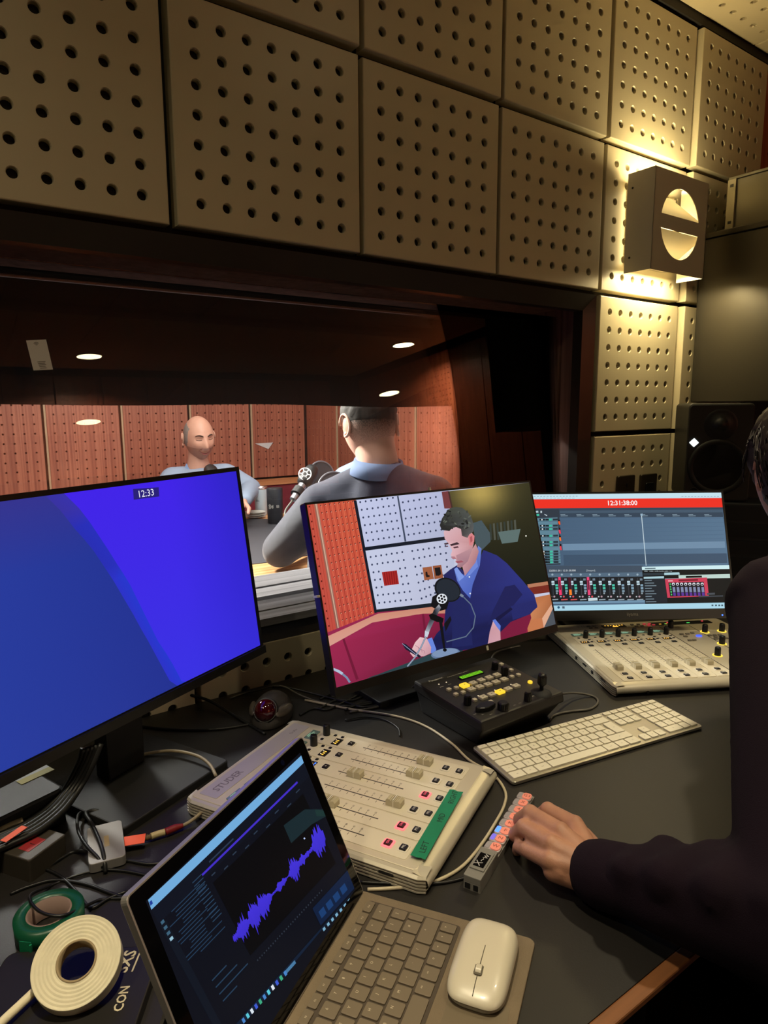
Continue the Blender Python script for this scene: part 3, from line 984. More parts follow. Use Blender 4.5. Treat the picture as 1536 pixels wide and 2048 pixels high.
# left wooden wall
p.poly(f6(50, 240, 385, 240, 492, 840, 130, 990), [(196, 84, 66), (206, 90, 62), (196, 74, 58), (190, 76, 66)])
for k in range(13):                       # grain
    x0, x1 = 205 + k * 14, 318 + k * 13
    p.poly(f6(x0, 264, x0 + 4, 264, x1 + 4, 905 - k * 4.5, x1, 905 - k * 4.5), (168, 62, 48) if k % 2 else (216, 104, 76))
for k in range(3):
    x0, x1 = 138 + k * 13, 244 + k * 14
    p.poly(f6(x0, 270, x0 + 3, 270, x1 + 3, 930, x1, 930), (176, 66, 54))
p.poly(f6(172, 270, 190, 268, 308, 918, 290, 924), [(150, 96, 80), (176, 128, 108), (150, 100, 90), (140, 88, 76)])
p.poly(f6(180, 270, 185, 269, 302, 918, 297, 920), (206, 172, 148))
for r_ in range(17):
    t = r_ / 16.5
    for cc in range(8):
        xa = 208 + cc * 23.5; xb = 322 + cc * 21
        x = xa + (xb - xa) * t; y = 285 + 605 * t - cc * (3 + 3 * t)
        if y > 880: continue
        e_ = f6(x, y)[0]
        p.ell(*e_, 1.5, 2.0, (92, 30, 26), 8); p.ell(e_[0] + 0.6, e_[1] + 0.7, 1.0, 1.1, (226, 152, 130), 6)
    e_ = f6(150 + 103 * t, 290 + 630 * t)[0]; p.ell(*e_, 1.5, 2, (92, 30, 26), 8)
# dark joints
p.poly(f6(376, 258, 391, 258, 496, 828, 484, 842), (22, 28, 40))
p.poly(f6(388, 230, 858, 190, 858, 191, 872, 440, 436, 500), [(196, 202, 232), (178, 184, 216), (178, 184, 216), (172, 178, 206), (190, 196, 226)])
p.poly(f6(436, 512, 886, 452, 900, 760, 494, 818), [(198, 204, 228), (186, 190, 216), (182, 186, 210), (196, 202, 226)])
p.poly(f6(432, 498, 880, 438, 884, 456, 437, 516), (22, 28, 40))
p.poly(f6(598, 236, 606, 235, 646, 468, 637, 470), (64, 74, 96))
p.poly(f6(486, 818, 920, 766, 920, 786, 488, 838), (24, 30, 38))
def holes(q, nx, ny, skip=()):
    for i in range(nx):
        for j in range(ny):
            if (i, j) in skip: continue
            a, b = (i + 0.0) / (nx - 1), j / (ny - 1)
            x = (q[0][0] * (1 - a) + q[1][0] * a) * (1 - b) + (q[3][0] * (1 - a) + q[2][0] * a) * b
            y = (q[0][1] * (1 - a) + q[1][1] * a) * (1 - b) + (q[3][1] * (1 - a) + q[2][1] * a) * b
            e_ = f6(x, y)[0]
            p.ell(e_[0], e_[1], 1.9, 2.2, (60, 68, 96), 8)
holes([(410, 267), (577, 245), (612, 440), (449, 464)], 7, 6)
holes([(628, 268), (797, 241), (825, 408), (657, 434)], 7, 5)
holes([(463, 548), (625, 523), (671, 765), (507, 783)], 7, 7, {(2, 2), (3, 2), (4, 2), (2, 3), (3, 3), (4, 3), (2, 4), (3, 4), (4, 4)})
holes([(676, 517), (846, 492), (862, 705), (724, 760)], 7, 7, {(2, 2), (3, 2), (4, 2), (5, 2), (2, 3), (3, 3), (4, 3), (5, 3)})
p.poly(f6(520, 626, 597, 616, 608, 686, 533, 696), (166, 40, 38))
for k in range(6): p.poly(f6(530 + k * 12, 628 - k * 1.5, 534 + k * 12, 627 - k * 1.5, 545 + k * 11, 692 - k * 1.5, 541 + k * 11, 693 - k * 1.5), (130, 26, 28))
p.poly(f6(728, 602, 776, 596, 786, 660, 738, 668), (158, 92, 62)); p.poly(f6(780, 594, 824, 588, 834, 654, 790, 662), (150, 86, 58))
p.poly(f6(744, 624, 752, 623, 756, 640, 765, 642, 765, 650, 748, 652, 744, 640), (30, 22, 24)); p.poly(f6(790, 604, 818, 600, 824, 636, 812, 644, 796, 644), (26, 22, 26))
p.poly(f6(130, 960, 500, 830, 940, 796, 940, 1080, 470, 1180, 130, 1280), (150, 40, 78))
# wood shelf, red bench
p.poly(f6(150, 975, 500, 838, 800, 800, 930, 806, 930, 850, 700, 842, 470, 884, 150, 1030), [(214, 150, 132), (206, 140, 118), (200, 134, 112), (190, 124, 104), (190, 124, 104), (206, 146, 122), (212, 150, 130), (214, 156, 140)])
p.poly(f6(150, 1030, 330, 962, 560, 866, 730, 838, 940, 836, 960, 1080, 470, 1160, 180, 1260), [(156, 40, 78), (158, 42, 82), (152, 38, 76), (142, 34, 68), (120, 28, 60), (90, 22, 46), (128, 32, 64), (142, 38, 74)])
p.poly(f6(318, 968, 328, 964, 402, 1172, 388, 1178), (112, 26, 54)); p.poly(f6(726, 842, 736, 840, 752, 960, 740, 966), (112, 26, 54))
# dark studio window behind the man: grid
def dk(a, b): 
    w = math.exp(-(((a - 0.38) / 0.30) ** 2 + ((b - 0.97) / 0.22) ** 2))
    return lerp(lerp((20, 26, 18), (54, 52, 32), b), (206, 178, 96), w * 0.85)
q0 = f6(858, 212)[0]; q1 = f6(1285, 165)[0]; q2 = f6(1380, 690)[0]; q3 = f6(946, 752)[0]
N = 14
for i in range(N):
    for j in range(N):
        def bl_(a, b): return tuple((q3[k] * (1 - a) + q2[k] * a) * (1 - b) + (q0[k] * (1 - a) + q1[k] * a) * b for k in (0, 1))
        P4 = [(i / N, j / N), ((i + 1) / N, j / N), ((i + 1) / N, (j + 1) / N), (i / N, (j + 1) / N)]
        p.poly([bl_(*t) for t in P4], [dk(*t) for t in P4]); p.z -= 5e-6
p.z += 5e-6
p.poly(f6(826, 214, 862, 210, 880, 300, 840, 300), (116, 58, 60)); p.poly(f6(858, 212, 866, 211, 884, 300, 876, 300), (70, 44, 40))
p.poly(f6(985, 375, 1030, 360, 1078, 430, 1076, 470, 1030, 515, 1000, 480), (70, 86, 92))
for k in range(8): p.poly(f6(1070 + k * 18, 380 - k * 3, 1080 + k * 18, 378 - k * 3, 1086 + k * 18, 460, 1076 + k * 18, 462), (78, 82, 72) if k % 2 else (52, 60, 54))
p.poly(f6(1115, 420, 1230, 404, 1215, 470, 1135, 480), (92, 112, 110))
p.ell(*f6(1258, 440)[0], 1.4, 1.6, (255, 255, 240), 8)
p.poly(f6(1265, 688, 1372, 672, 1374, 690, 1268, 706), (182, 122, 92)); p.poly(f6(1268, 706, 1376, 690, 1380, 728, 1280, 742), (118, 44, 34))
# armrest, right
p.poly(f6(1300, 756, 1386, 738, 1395, 790, 1340, 880, 1262, 890, 1258, 872), [(186, 116, 74), (184, 112, 70), (170, 104, 66), (180, 110, 70), (206, 136, 92), (206, 136, 92)])
p.poly(f6(1258, 872, 1340, 860, 1352, 922, 1270, 940), (196, 120, 78)); p.poly(f6(1348, 895, 1395, 810, 1412, 905, 1352, 918), (78, 84, 92))
p.poly(f6(1340, 862, 1388, 790, 1396, 812, 1352, 918), (224, 170, 140))
p.poly(f6(1196, 950, 1200, 880, 1230, 852, 1275, 846, 1262, 890, 1270, 942, 1200, 958), (150, 34, 66))
# table
p.poly(f6(440, 1172, 780, 1040, 1200, 990, 1200, 1005, 470, 1158), (44, 66, 72))
p.poly(f6(930, 800, 1262, 750, 1285, 860, 1262, 965, 1100, 1000, 940, 1060), (122, 28, 60))
# man: cardigan
p.poly(f6(836, 640, 870, 612, 905, 590, 960, 640, 1020, 560, 1040, 512, 1110, 540, 1160, 580, 1240, 668, 1300, 740, 1316, 800, 1280, 840, 1180, 880, 1130, 930, 1095, 990, 960, 1028, 800, 1040, 776, 980, 800, 940, 838, 900, 850, 760),
       [(34, 38, 92), (36, 40, 98), (36, 40, 98), (36, 40, 98), (40, 44, 110), (40, 46, 116), (42, 48, 120), (44, 50, 124), (44, 52, 128), (40, 48, 118), (34, 40, 100), (26, 30, 78), (26, 30, 80), (24, 28, 74), (26, 30, 80), (26, 30, 78), (28, 32, 84), (24, 28, 74), (28, 32, 84), (30, 34, 88), (32, 36, 90)])
p.poly(f6(1150, 700, 1200, 690, 1240, 740, 1190, 800, 1120, 860, 1060, 900, 1090, 820), (30, 34, 86))
p.poly(f6(1180, 800, 1300, 770, 1316, 805, 1270, 845, 1190, 870), (36, 42, 104)); p.poly(f6(1095, 866, 1180, 806, 1190, 815, 1110, 880), (22, 24, 64))
p.poly(f6(880, 760, 905, 700, 960, 760, 985, 1000, 880, 1010), (32, 38, 92))
# shirt
p.poly(f6(890, 610, 940, 640, 1000, 560, 1012, 490, 1030, 505, 1022, 590, 985, 690, 972, 760, 935, 720, 905, 670), [(96, 124, 206), (90, 116, 200), (88, 112, 196), (112, 134, 204), (104, 128, 204), (84, 108, 190), (80, 104, 190), (76, 100, 186), (84, 108, 196), (96, 120, 204)])
p.poly(f6(890, 610, 904, 600, 942, 650, 915, 672), (126, 152, 226)); p.poly(f6(950, 650, 1005, 560, 1012, 596, 972, 640), (112, 136, 214))
for k, (x, y) in enumerate(((968, 650), (972, 735))): p.ell(*f6(x, y)[0], 1.5, 1.7, (230, 236, 250), 8)
# neck, face
p.poly(f6(930, 590, 1000, 480, 1016, 520, 1000, 575, 945, 645), [(200, 150, 156), (196, 146, 146), (180, 128, 132), (170, 120, 130), (186, 138, 148)])
p.poly(f6(836, 420, 850, 400, 900, 386, 960, 400, 985, 430, 990, 480, 980, 520, 950, 580, 920, 602, 905, 598, 908, 580, 896, 575, 900, 560, 890, 548, 872, 540, 880, 515, 862, 480, 842, 455),
       [(216, 176, 184), (220, 180, 190), (224, 182, 190), (206, 158, 164), (204, 150, 152), (196, 142, 144), (190, 138, 144), (176, 134, 144), (170, 128, 140), (190, 150, 160), (196, 140, 150), (206, 160, 166), (200, 140, 150), (214, 166, 172), (226, 178, 186), (222, 178, 186), (220, 176, 184), (214, 170, 178)])
p.poly(f6(900, 540, 985, 500, 960, 570, 925, 602, 905, 598, 908, 582), [(180, 136, 146), (188, 144, 150), (164, 122, 134), (158, 116, 128), (170, 130, 140), (176, 132, 140)])
p.poly(f6(838, 478, 858, 474, 862, 482, 842, 486), (70, 48, 56)); p.poly(f6(868, 484, 905, 472, 918, 482, 875, 492), (62, 44, 52))
p.poly(f6(884, 498, 908, 492, 914, 500, 890, 504), (92, 58, 66)); p.poly(f6(846, 492, 858, 490, 860, 495, 848, 497), (96, 60, 70))
p.poly(f6(876, 545, 892, 546, 902, 558, 884, 560, 874, 550), (176, 122, 132)); p.poly(f6(896, 570, 928, 566, 940, 574, 906, 580), (160, 86, 100))
p.poly(f6(962, 440, 980, 426, 994, 440, 992, 470, 980, 490, 968, 488), (214, 130, 134)); p.poly(f6(970, 446, 982, 440, 984, 466, 974, 476), (176, 90, 96))
# hair
p.poly(f6(816, 385, 828, 350, 850, 318, 870, 298, 900, 292, 930, 296, 960, 318, 980, 350, 990, 385, 988, 418, 968, 432, 958, 450, 930, 440, 925, 405, 900, 395, 880, 400, 866, 415, 840, 412, 826, 410),
       [(38, 40, 40), (44, 46, 44), (62, 66, 58), (70, 76, 66), (66, 72, 64), (72, 76, 70), (78, 82, 78), (74, 78, 76), (84, 88, 88), (92, 92, 92), (96, 92, 92), (110, 100, 100), (70, 66, 66), (58, 58, 56), (46, 48, 46), (40, 42, 42), (34, 36, 36), (34, 36, 36), (36, 38, 38)])
random.seed(3)
for k in range(40):
    x, y = 835 + random.random() * 140, 312 + random.random() * 90
    if (x - 905) ** 2 / 80 ** 2 + (y - 360) ** 2 / 62 ** 2 > 1: continue
    e_ = f6(x, y)[0]; g = random.choice(((28, 30, 30), (96, 102, 92), (60, 64, 58), (44, 46, 44)))
    p.ell(*e_, 2.4 + random.random() * 2, 1.0 + random.random(), g, 8, random.random() * 3)
# far hand and sleeve
p.poly(f6(1090, 872, 1125, 905, 1128, 975, 1095, 990, 1062, 992, 1072, 930), [(216, 170, 178), (206, 156, 164), (210, 160, 170), (220, 180, 190), (206, 156, 170), (200, 150, 160)])
p.poly(f6(1086, 872, 1100, 866, 1128, 900, 1125, 928, 1104, 900), (96, 124, 214))
p.poly(f6(752, 968, 776, 960, 798, 1020, 792, 1042, 770, 1040), (104, 134, 220))
p.poly(f6(664, 1040, 690, 985, 715, 958, 750, 965, 772, 1010, 770, 1040, 735, 1056, 680, 1060), [(226, 184, 188), (232, 192, 196), (236, 200, 204), (220, 174, 182), (206, 156, 168), (200, 150, 160), (214, 170, 178), (220, 176, 184)])
for k in range(3): p.line(f6(690 + k * 14, 1000 + k * 10, 706 + k * 16, 1010 + k * 10, 712 + k * 14, 1030 + k * 6), 1.0, (176, 124, 136))
p.poly(f6(622, 990, 640, 992, 720, 1056, 712, 1064, 640, 1020), (26, 28, 48)); p.line(f6(624, 991, 700, 1052), 1.2, (150, 156, 190))
# microphone with pop shield
cx_, cy_ = f6(856, 716)[0]
p.ell(cx_, cy_, 28, 22.5, (18, 22, 26), 28, 0.62); p.ell(cx_ + 0.8, cy_, 25, 19.5, (34, 42, 52), 28, 0.62)
p.line(f6(930, 745, 975, 790, 998, 850, 988, 910, 950, 955, 850, 982), 2.2, (96, 112, 134)); p.line(f6(920, 740, 936, 750), 5, (120, 132, 150))
p.poly(f6(770, 800, 778, 752, 806, 735, 840, 740, 862, 780, 852, 815, 815, 825, 790, 812), (16, 18, 22))
e_ = f6(827, 762)[0]; p.ell(*e_, 10.6, 10.2, (226, 232, 240), 20)
for k in range(6):
    t = k * math.pi / 3 + 0.3; p.ell(e_[0] + 6.2 * math.cos(t), e_[1] + 6.2 * math.sin(t), 2.4, 2.4, (18, 20, 24), 8)
p.ell(*e_, 2.6, 2.6, (18, 20, 24), 8)
p.poly(f6(786, 818, 812, 790, 822, 808, 800, 850, 770, 912, 758, 940, 740, 930, 760, 880), [(26, 26, 30), (180, 186, 196), (120, 126, 140), (50, 52, 60), (120, 124, 136), (206, 210, 216), (170, 176, 190), (70, 72, 80)])
p.poly(f6(760, 846, 776, 836, 836, 862, 832, 884, 800, 880, 768, 866), (14, 14, 16)); p.poly(f6(740, 925, 762, 935, 752, 960, 738, 958), (200, 206, 220))
p.line(f6(745, 955, 720, 1010, 690, 1060, 650, 1108), 3.2, (112, 126, 148)); p.line(f6(745, 955, 720, 1010, 690, 1060, 650, 1108), 1.2, (160, 174, 194))
p.poly(f6(812, 878, 828, 872, 846, 1020, 836, 1032), (16, 18, 24)); p.poly(f6(838, 890, 870, 850, 876, 870, 846, 930), (18, 20, 26))
p.ell(*f6(845, 1042)[0], 29, 10.5, (100, 122, 156), 24, -0.14); p.ell(*f6(843, 1038)[0], 26, 8.2, (124, 146, 180), 24, -0.14); p.ell(*f6(842, 1024)[0], 4.0, 3.4, (14, 14, 18), 10)
p.line(f6(270, 1126, 310, 1140, 340, 1165, 356, 1190), 4.2, (120, 140, 170)); p.line(f6(270, 1122, 300, 1134, 318, 1146), 5.5, (176, 192, 214))
p.build('screen', screen_mat(), cm_root)
m = MB(F); m.box(-0.004, chh / 2 + 0.004, -0.004, -0.001, chh / 2 + 0.010, 0.002); m.box(-cw / 2 - 0.0095, -0.003, -0.012, -cw / 2 - 0.0035, 0.001, 0.002); m.box(cw / 2 + 0.003, -0.004, -0.006, cw / 2 + 0.006, 0.0, 0.002); m.box(0.07, -chh / 2 - 0.012, 0.0012, 0.075, -chh / 2 - 0.003, 0.003)
m.build('sticker_mark', M('pale tape mark', (205, 200, 180), 0.6), cm_root)

# --- right: recording software
c = (1.439, -0.252, 0.959)
rm_root, F, u, v, n = monitor('monitor', 'black monitor with a red time code bar reading 12:31:38:00', c, -0.585, 0.331, 0.5184, 0.2916, 0.005, (1.487, -0.130, 0.20, 0.16, -0.585), bottom=0.024)
p = Picture(c, u, v, n, 0.5184, 0.2916)
z7 = lambda *L: [(1040 + L[i] / 3.097, 900 + L[i + 1] / 3.097) for i in range(0, len(L), 2)]
def Z(col, *L): p.poly(z7(*L), col)
p.grid(lambda a, b: lerp((70, 92, 116), (88, 116, 142), a), -0.2592, -0.1458, 0.2592, 0.1458, 6, 4)
Z((196, 226, 238), -30, 276, 1247, 262, 1250, 297, -30, 306)
for k in range(14): Z((130, 160, 176), 85 + k * 20, 287 - k * .2, 97 + k * 20, 286.5 - k * .2, 97 + k * 20, 290 - k * .2, 85 + k * 20, 290.5 - k * .2)
for k in range(11): Z((150, 176, 190), 92 + k * 23, 297.5, 108 + k * 23, 297, 108 + k * 23, 300, 92 + k * 23, 300.5)
for k in range(12): Z((150, 176, 190), 1000 + k * 20, 287, 1012 + k * 20, 286.5, 1012 + k * 20, 290, 1000 + k * 20, 290.5)
Z((238, 52, 38), -30, 307, 1250, 297, 1256, 355, -30, 362)
Z((56, 70, 86), -30, 362, 1256, 355, 1258, 416, -30, 418); Z((70, 88, 106), 245, 376, 1256, 368, 1257, 386, 246, 392)
for k in range(10):
    x = 250 + k * 99
    Z((126, 146, 160), x, 398, x + 30, 397, x + 30, 402, x, 403); Z((112, 132, 148), x + 2, 406, x + 46, 405, x + 46, 410, x + 2, 411)
Z((112, 140, 166), 262, 582, 1268, 566, 1272, 606, 266, 622); Z((64, 84, 106), 268, 650, 1280, 640, 1284, 700, 272, 715)
for k in range(6): Z((78, 102, 128), 255, 430 + k * 28, 1262, 422 + k * 25, 1262, 424 + k * 25, 255, 432 + k * 28)
Z((196, 214, 222), 749, 395, 754, 395, 783, 716, 779, 717); Z((150, 180, 200), 745, 395, 760, 394, 758, 408, 748, 410)
# track list
Z((52, 60, 70), -30, 370, 243, 366, 250, 710, -30, 718)
Z((96, 132, 150), 60, 424, 232, 418, 253, 700, 100, 712)
for k, y in enumerate((432, 470, 490, 532, 571, 591, 630, 647, 664, 680, 696)):
    s = y * 0.055
    Z((28, 36, 42), 96 + s, y - 6, 130 + s, y - 7, 131 + s, y + 5, 97 + s, y + 6); Z((36, 44, 50), 138 + s * .8, y - 6, 164 + s * .8, y - 6, 164 + s * .8, y + 5, 138 + s * .8, y + 5)
    Z((64, 190, 160), 166 + s * .5, y - 6, 184 + s * .5, y - 7, 185 + s * .5, y + 5, 167 + s * .5, y + 6); Z((44, 54, 62), 196 + s * .3, y - 7, 226 + s * .3, y - 8, 227 + s * .3, y + 4, 197 + s * .3, y + 5)
    p.ell(*z7(112 + s, y)[0], 1.6, 1.6, (220, 226, 230), 8)
    Z((44, 60, 72), 60, y + 8, 250, y + 7, 250, y + 9, 60, y + 10)
for y0, y1, col in ((432, 462, (250, 92, 40)), (482, 518, (236, 66, 96)), (530, 562, (250, 120, 50)), (582, 620, (226, 66, 80))):
    Z((40, 20, 22), 234 + (y0 - 432) * .06, y0, 246 + (y0 - 432) * .06, y0, 250 + (y1 - 432) * .05, y1, 238 + (y1 - 432) * .05, y1)
    Z(col, 235 + (y0 - 432) * .06, (y0 + y1) / 2 - 4, 246 + (y0 - 432) * .06, (y0 + y1) / 2 - 6, 249 + (y1 - 432) * .05, y1, 239 + (y1 - 432) * .05, y1)
Z((180, 206, 214), 96, 378, 112, 376, 114, 388, 98, 389); Z((64, 190, 160), 100, 397, 118, 396, 119, 408, 101, 409); Z((190, 206, 214), 126, 377, 136, 377, 136, 390, 126, 390); Z((190, 206, 214), 150, 396, 168, 404, 166, 410, 152, 402)
# transport and mixer
Z((66, 80, 96), 100, 716, 760, 716, 762, 764, 100, 768)
Z((84, 106, 126), 100, 766, 760, 757, 762, 784, 100, 790)
Z((30, 32, 36), 100, 790, 760, 784, 775, 930, 100, 942)
for k in range(10):
    x = 200 + k * 58.5; s = 6
    p.ell(*z7(x, 772)[0], 2.2, 2.2, (150, 170, 184), 8)
    Z((54, 58, 64), x - 3, 792, x + 3, 792, x + 9, 898, x + 3, 898); Z((196, 220, 232), x - 6, 812, x + 12, 811, x + 14, 836, x - 4, 837); Z((60, 70, 78), x - 6, 823, x + 13, 822, x + 13, 826, x - 5, 827)
    col = (76, 196, 170) if k in (0, 1, 2, 4, 5, 6) else (130, 160, 180)
    for j in range(3): Z(col if j < 2 else (126, 150, 166), x + 18 + j * 1.5, 832 + j * 18, x + 34 + j * 1.5, 831 + j * 18, x + 35 + j * 1.5, 844 + j * 18, x + 19 + j * 1.5, 845 + j * 18)
    Z((110, 126, 140), x + 14, 796, x + 30, 795, x + 31, 808, x + 15, 809); p.ell(*z7(x + 28, 888)[0], 1.8, 1.8, (150, 166, 176), 8)
    p.ell(*z7(x + 12, 908)[0], 2.0, 2.0, (214, 80, 90) if k in (1, 2, 4) else (180, 150, 160), 8); Z((190, 200, 206), x - 10, 905, x - 2, 905, x - 2, 912, x - 10, 912)
    Z((220, 90, 90) if k in (1, 2) else (150, 166, 176), x - 4, 924, x + 36, 922, x + 36, 929, x - 4, 931)
Z((196, 216, 224), 420, 918, 478, 915, 480, 932, 422, 935)
for x, col, y1 in ((235, (244, 60, 110), 788), (297, (250, 130, 40), 865), (412, (236, 70, 120), 788)):
    Z((70, 26, 40), x, 790, x + 16, 789, x + 24, 898, x + 8, 899); Z(col, x + (y1 - 788) * .08, y1, x + 15 + (y1 - 788) * .08, y1 - 1, x + 24, 898, x + 8, 899)
    if y1 < 800: Z((110, 40, 60), x + 3, 806, x + 14, 805, x + 19, 866, x + 8, 867)
Z((112, 146, 172), 100, 944, 776, 930, 778, 944, 100, 956)
# little window
Z((14, 17, 20), 755, 742, 1298, 734, 1322, 972, 775, 962)
Z((206, 236, 240), 753, 724, 1295, 713, 1296, 737, 755, 744); Z((90, 110, 120), 772, 732, 838, 730, 838, 736, 772, 738)
for k in range(5): Z((140, 156, 160), 768 + k * 32, 749, 790 + k * 32, 748.5, 790 + k * 32, 753, 768 + k * 32, 753.5)
Z((40, 52, 60), 762, 762, 890, 760, 890, 776, 762, 778); Z((170, 206, 216), 892, 760, 985, 758, 988, 772, 892, 775); Z((190, 214, 206), 980, 776, 1298, 768, 1300, 793, 982, 798)
Z((170, 206, 216), 765, 786, 890, 782, 890, 795, 765, 798); Z((130, 156, 166), 896, 796, 985, 794, 985, 800, 896, 802); Z((12, 14, 16), 1026, 780, 1124, 778, 1126, 790, 1026, 793); Z((12, 14, 16), 898, 780, 966, 779, 968, 792, 898, 794)
Z((30, 36, 44), 762, 800, 896, 798, 912, 945, 775, 948)
for k in range(9): Z((120, 138, 150), 770 + k, 806 + k * 16.5, 815 + (k % 3) * 14, 805 + k * 16.5, 815 + (k % 3) * 14, 810 + k * 16.5, 770 + k, 811 + k * 16.5)
Z((204, 62, 88), 896, 800, 1156, 790, 1168, 905, 912, 916); Z((120, 20, 40), 980, 803, 1100, 799, 1101, 810, 981, 814); Z((226, 150, 160), 915, 806, 945, 805, 946, 815, 916, 816)
Z((24, 20, 34), 918, 822, 1136, 816, 1146, 902, 928, 908)
for k in range(8):
    x = 940 + k * 25.5
    p.ell(*z7(x + 8, 831)[0], 3.0, 3.0, (226, 232, 240), 12); p.ell(*z7(x + 8, 833)[0], 1.8, 1.8, (24, 20, 34), 8)
    Z((126, 136, 170), x + 3, 850, x + 18, 849, x + 22, 880, x + 6, 881); Z((88, 52, 150), x + 6, 884, x + 22, 883, x + 24, 903, x + 9, 904)
for k in range(5): Z((70, 200, 110), 924 + k * 2, 826 + k * 16, 932 + k * 2, 826 + k * 16, 933 + k * 2, 836 + k * 16, 925 + k * 2, 836 + k * 16)
Z((70, 76, 84), 1156, 886, 1205, 884, 1205, 896, 1156, 898); Z((60, 66, 74), 1105, 904, 1256, 900, 1256, 908, 1105, 912)
Z((170, 214, 232), -30, 968, 1318, 944, 1326, 990, -30, 1002); p.ell(*z7(238, 975)[0], 2.6, 2.6, (50, 90, 120), 10); Z((80, 100, 116), 260, 968, 275, 968, 276, 982, 261, 982)
for x in (1190, 1212, 1232, 1250): Z((60, 84, 98), x - 6, 958, x + 5, 957, x + 6, 967, x - 5, 968)
Z((110, 130, 140), 1286, 953, 1304, 952, 1304, 957, 1286, 958); Z((110, 130, 140), 1264, 964, 1306, 962, 1306, 967, 1264, 969)
def wz(st, x, y, size, col):
    q = z7(x, y)[0]; a, b = p.px(*q); p.words(st, a / p.w + 0.5, 0.5 - b / p.h, size, col, off=0.018 if size > 0.01 else 0.0)
wz('12:31:38:00', 631, 330, 0.0168, (250, 240, 238)); wz('22550.1.00 / 12:31:38.000', 262, 748, 0.0064, (220, 226, 230)); wz('[Stopped]', 437, 747, 0.0056, (190, 200, 206))
for k, st in enumerate(('File', 'View', 'Tools', 'Control', 'Help')): wz(st, 780 + k * 38, 751, 0.0034, (190, 200, 206))
p.build('screen', screen_mat(), rm_root)
lg = onpl(1264.5, 1228.5, Vector(c), n); lq = F.inverted() @ lg
m = MB(F); m.text('iiyama', 0.0115, T(lq.x, lq.y, 0.0015)); m.build('maker_logo', M('bezel print', (120, 116, 108), 0.5), rm_root)
lg = F.inverted() @ onpl(1444, 1230, Vector(c), n)
m = MB(F); m.cyl((lg.x, lg.y, 0.0012), (lg.x, lg.y, 0.0026), 0.0018, n=10); m.build('power_light', glow('blue led', (60, 110, 255), 3.0), rm_root)
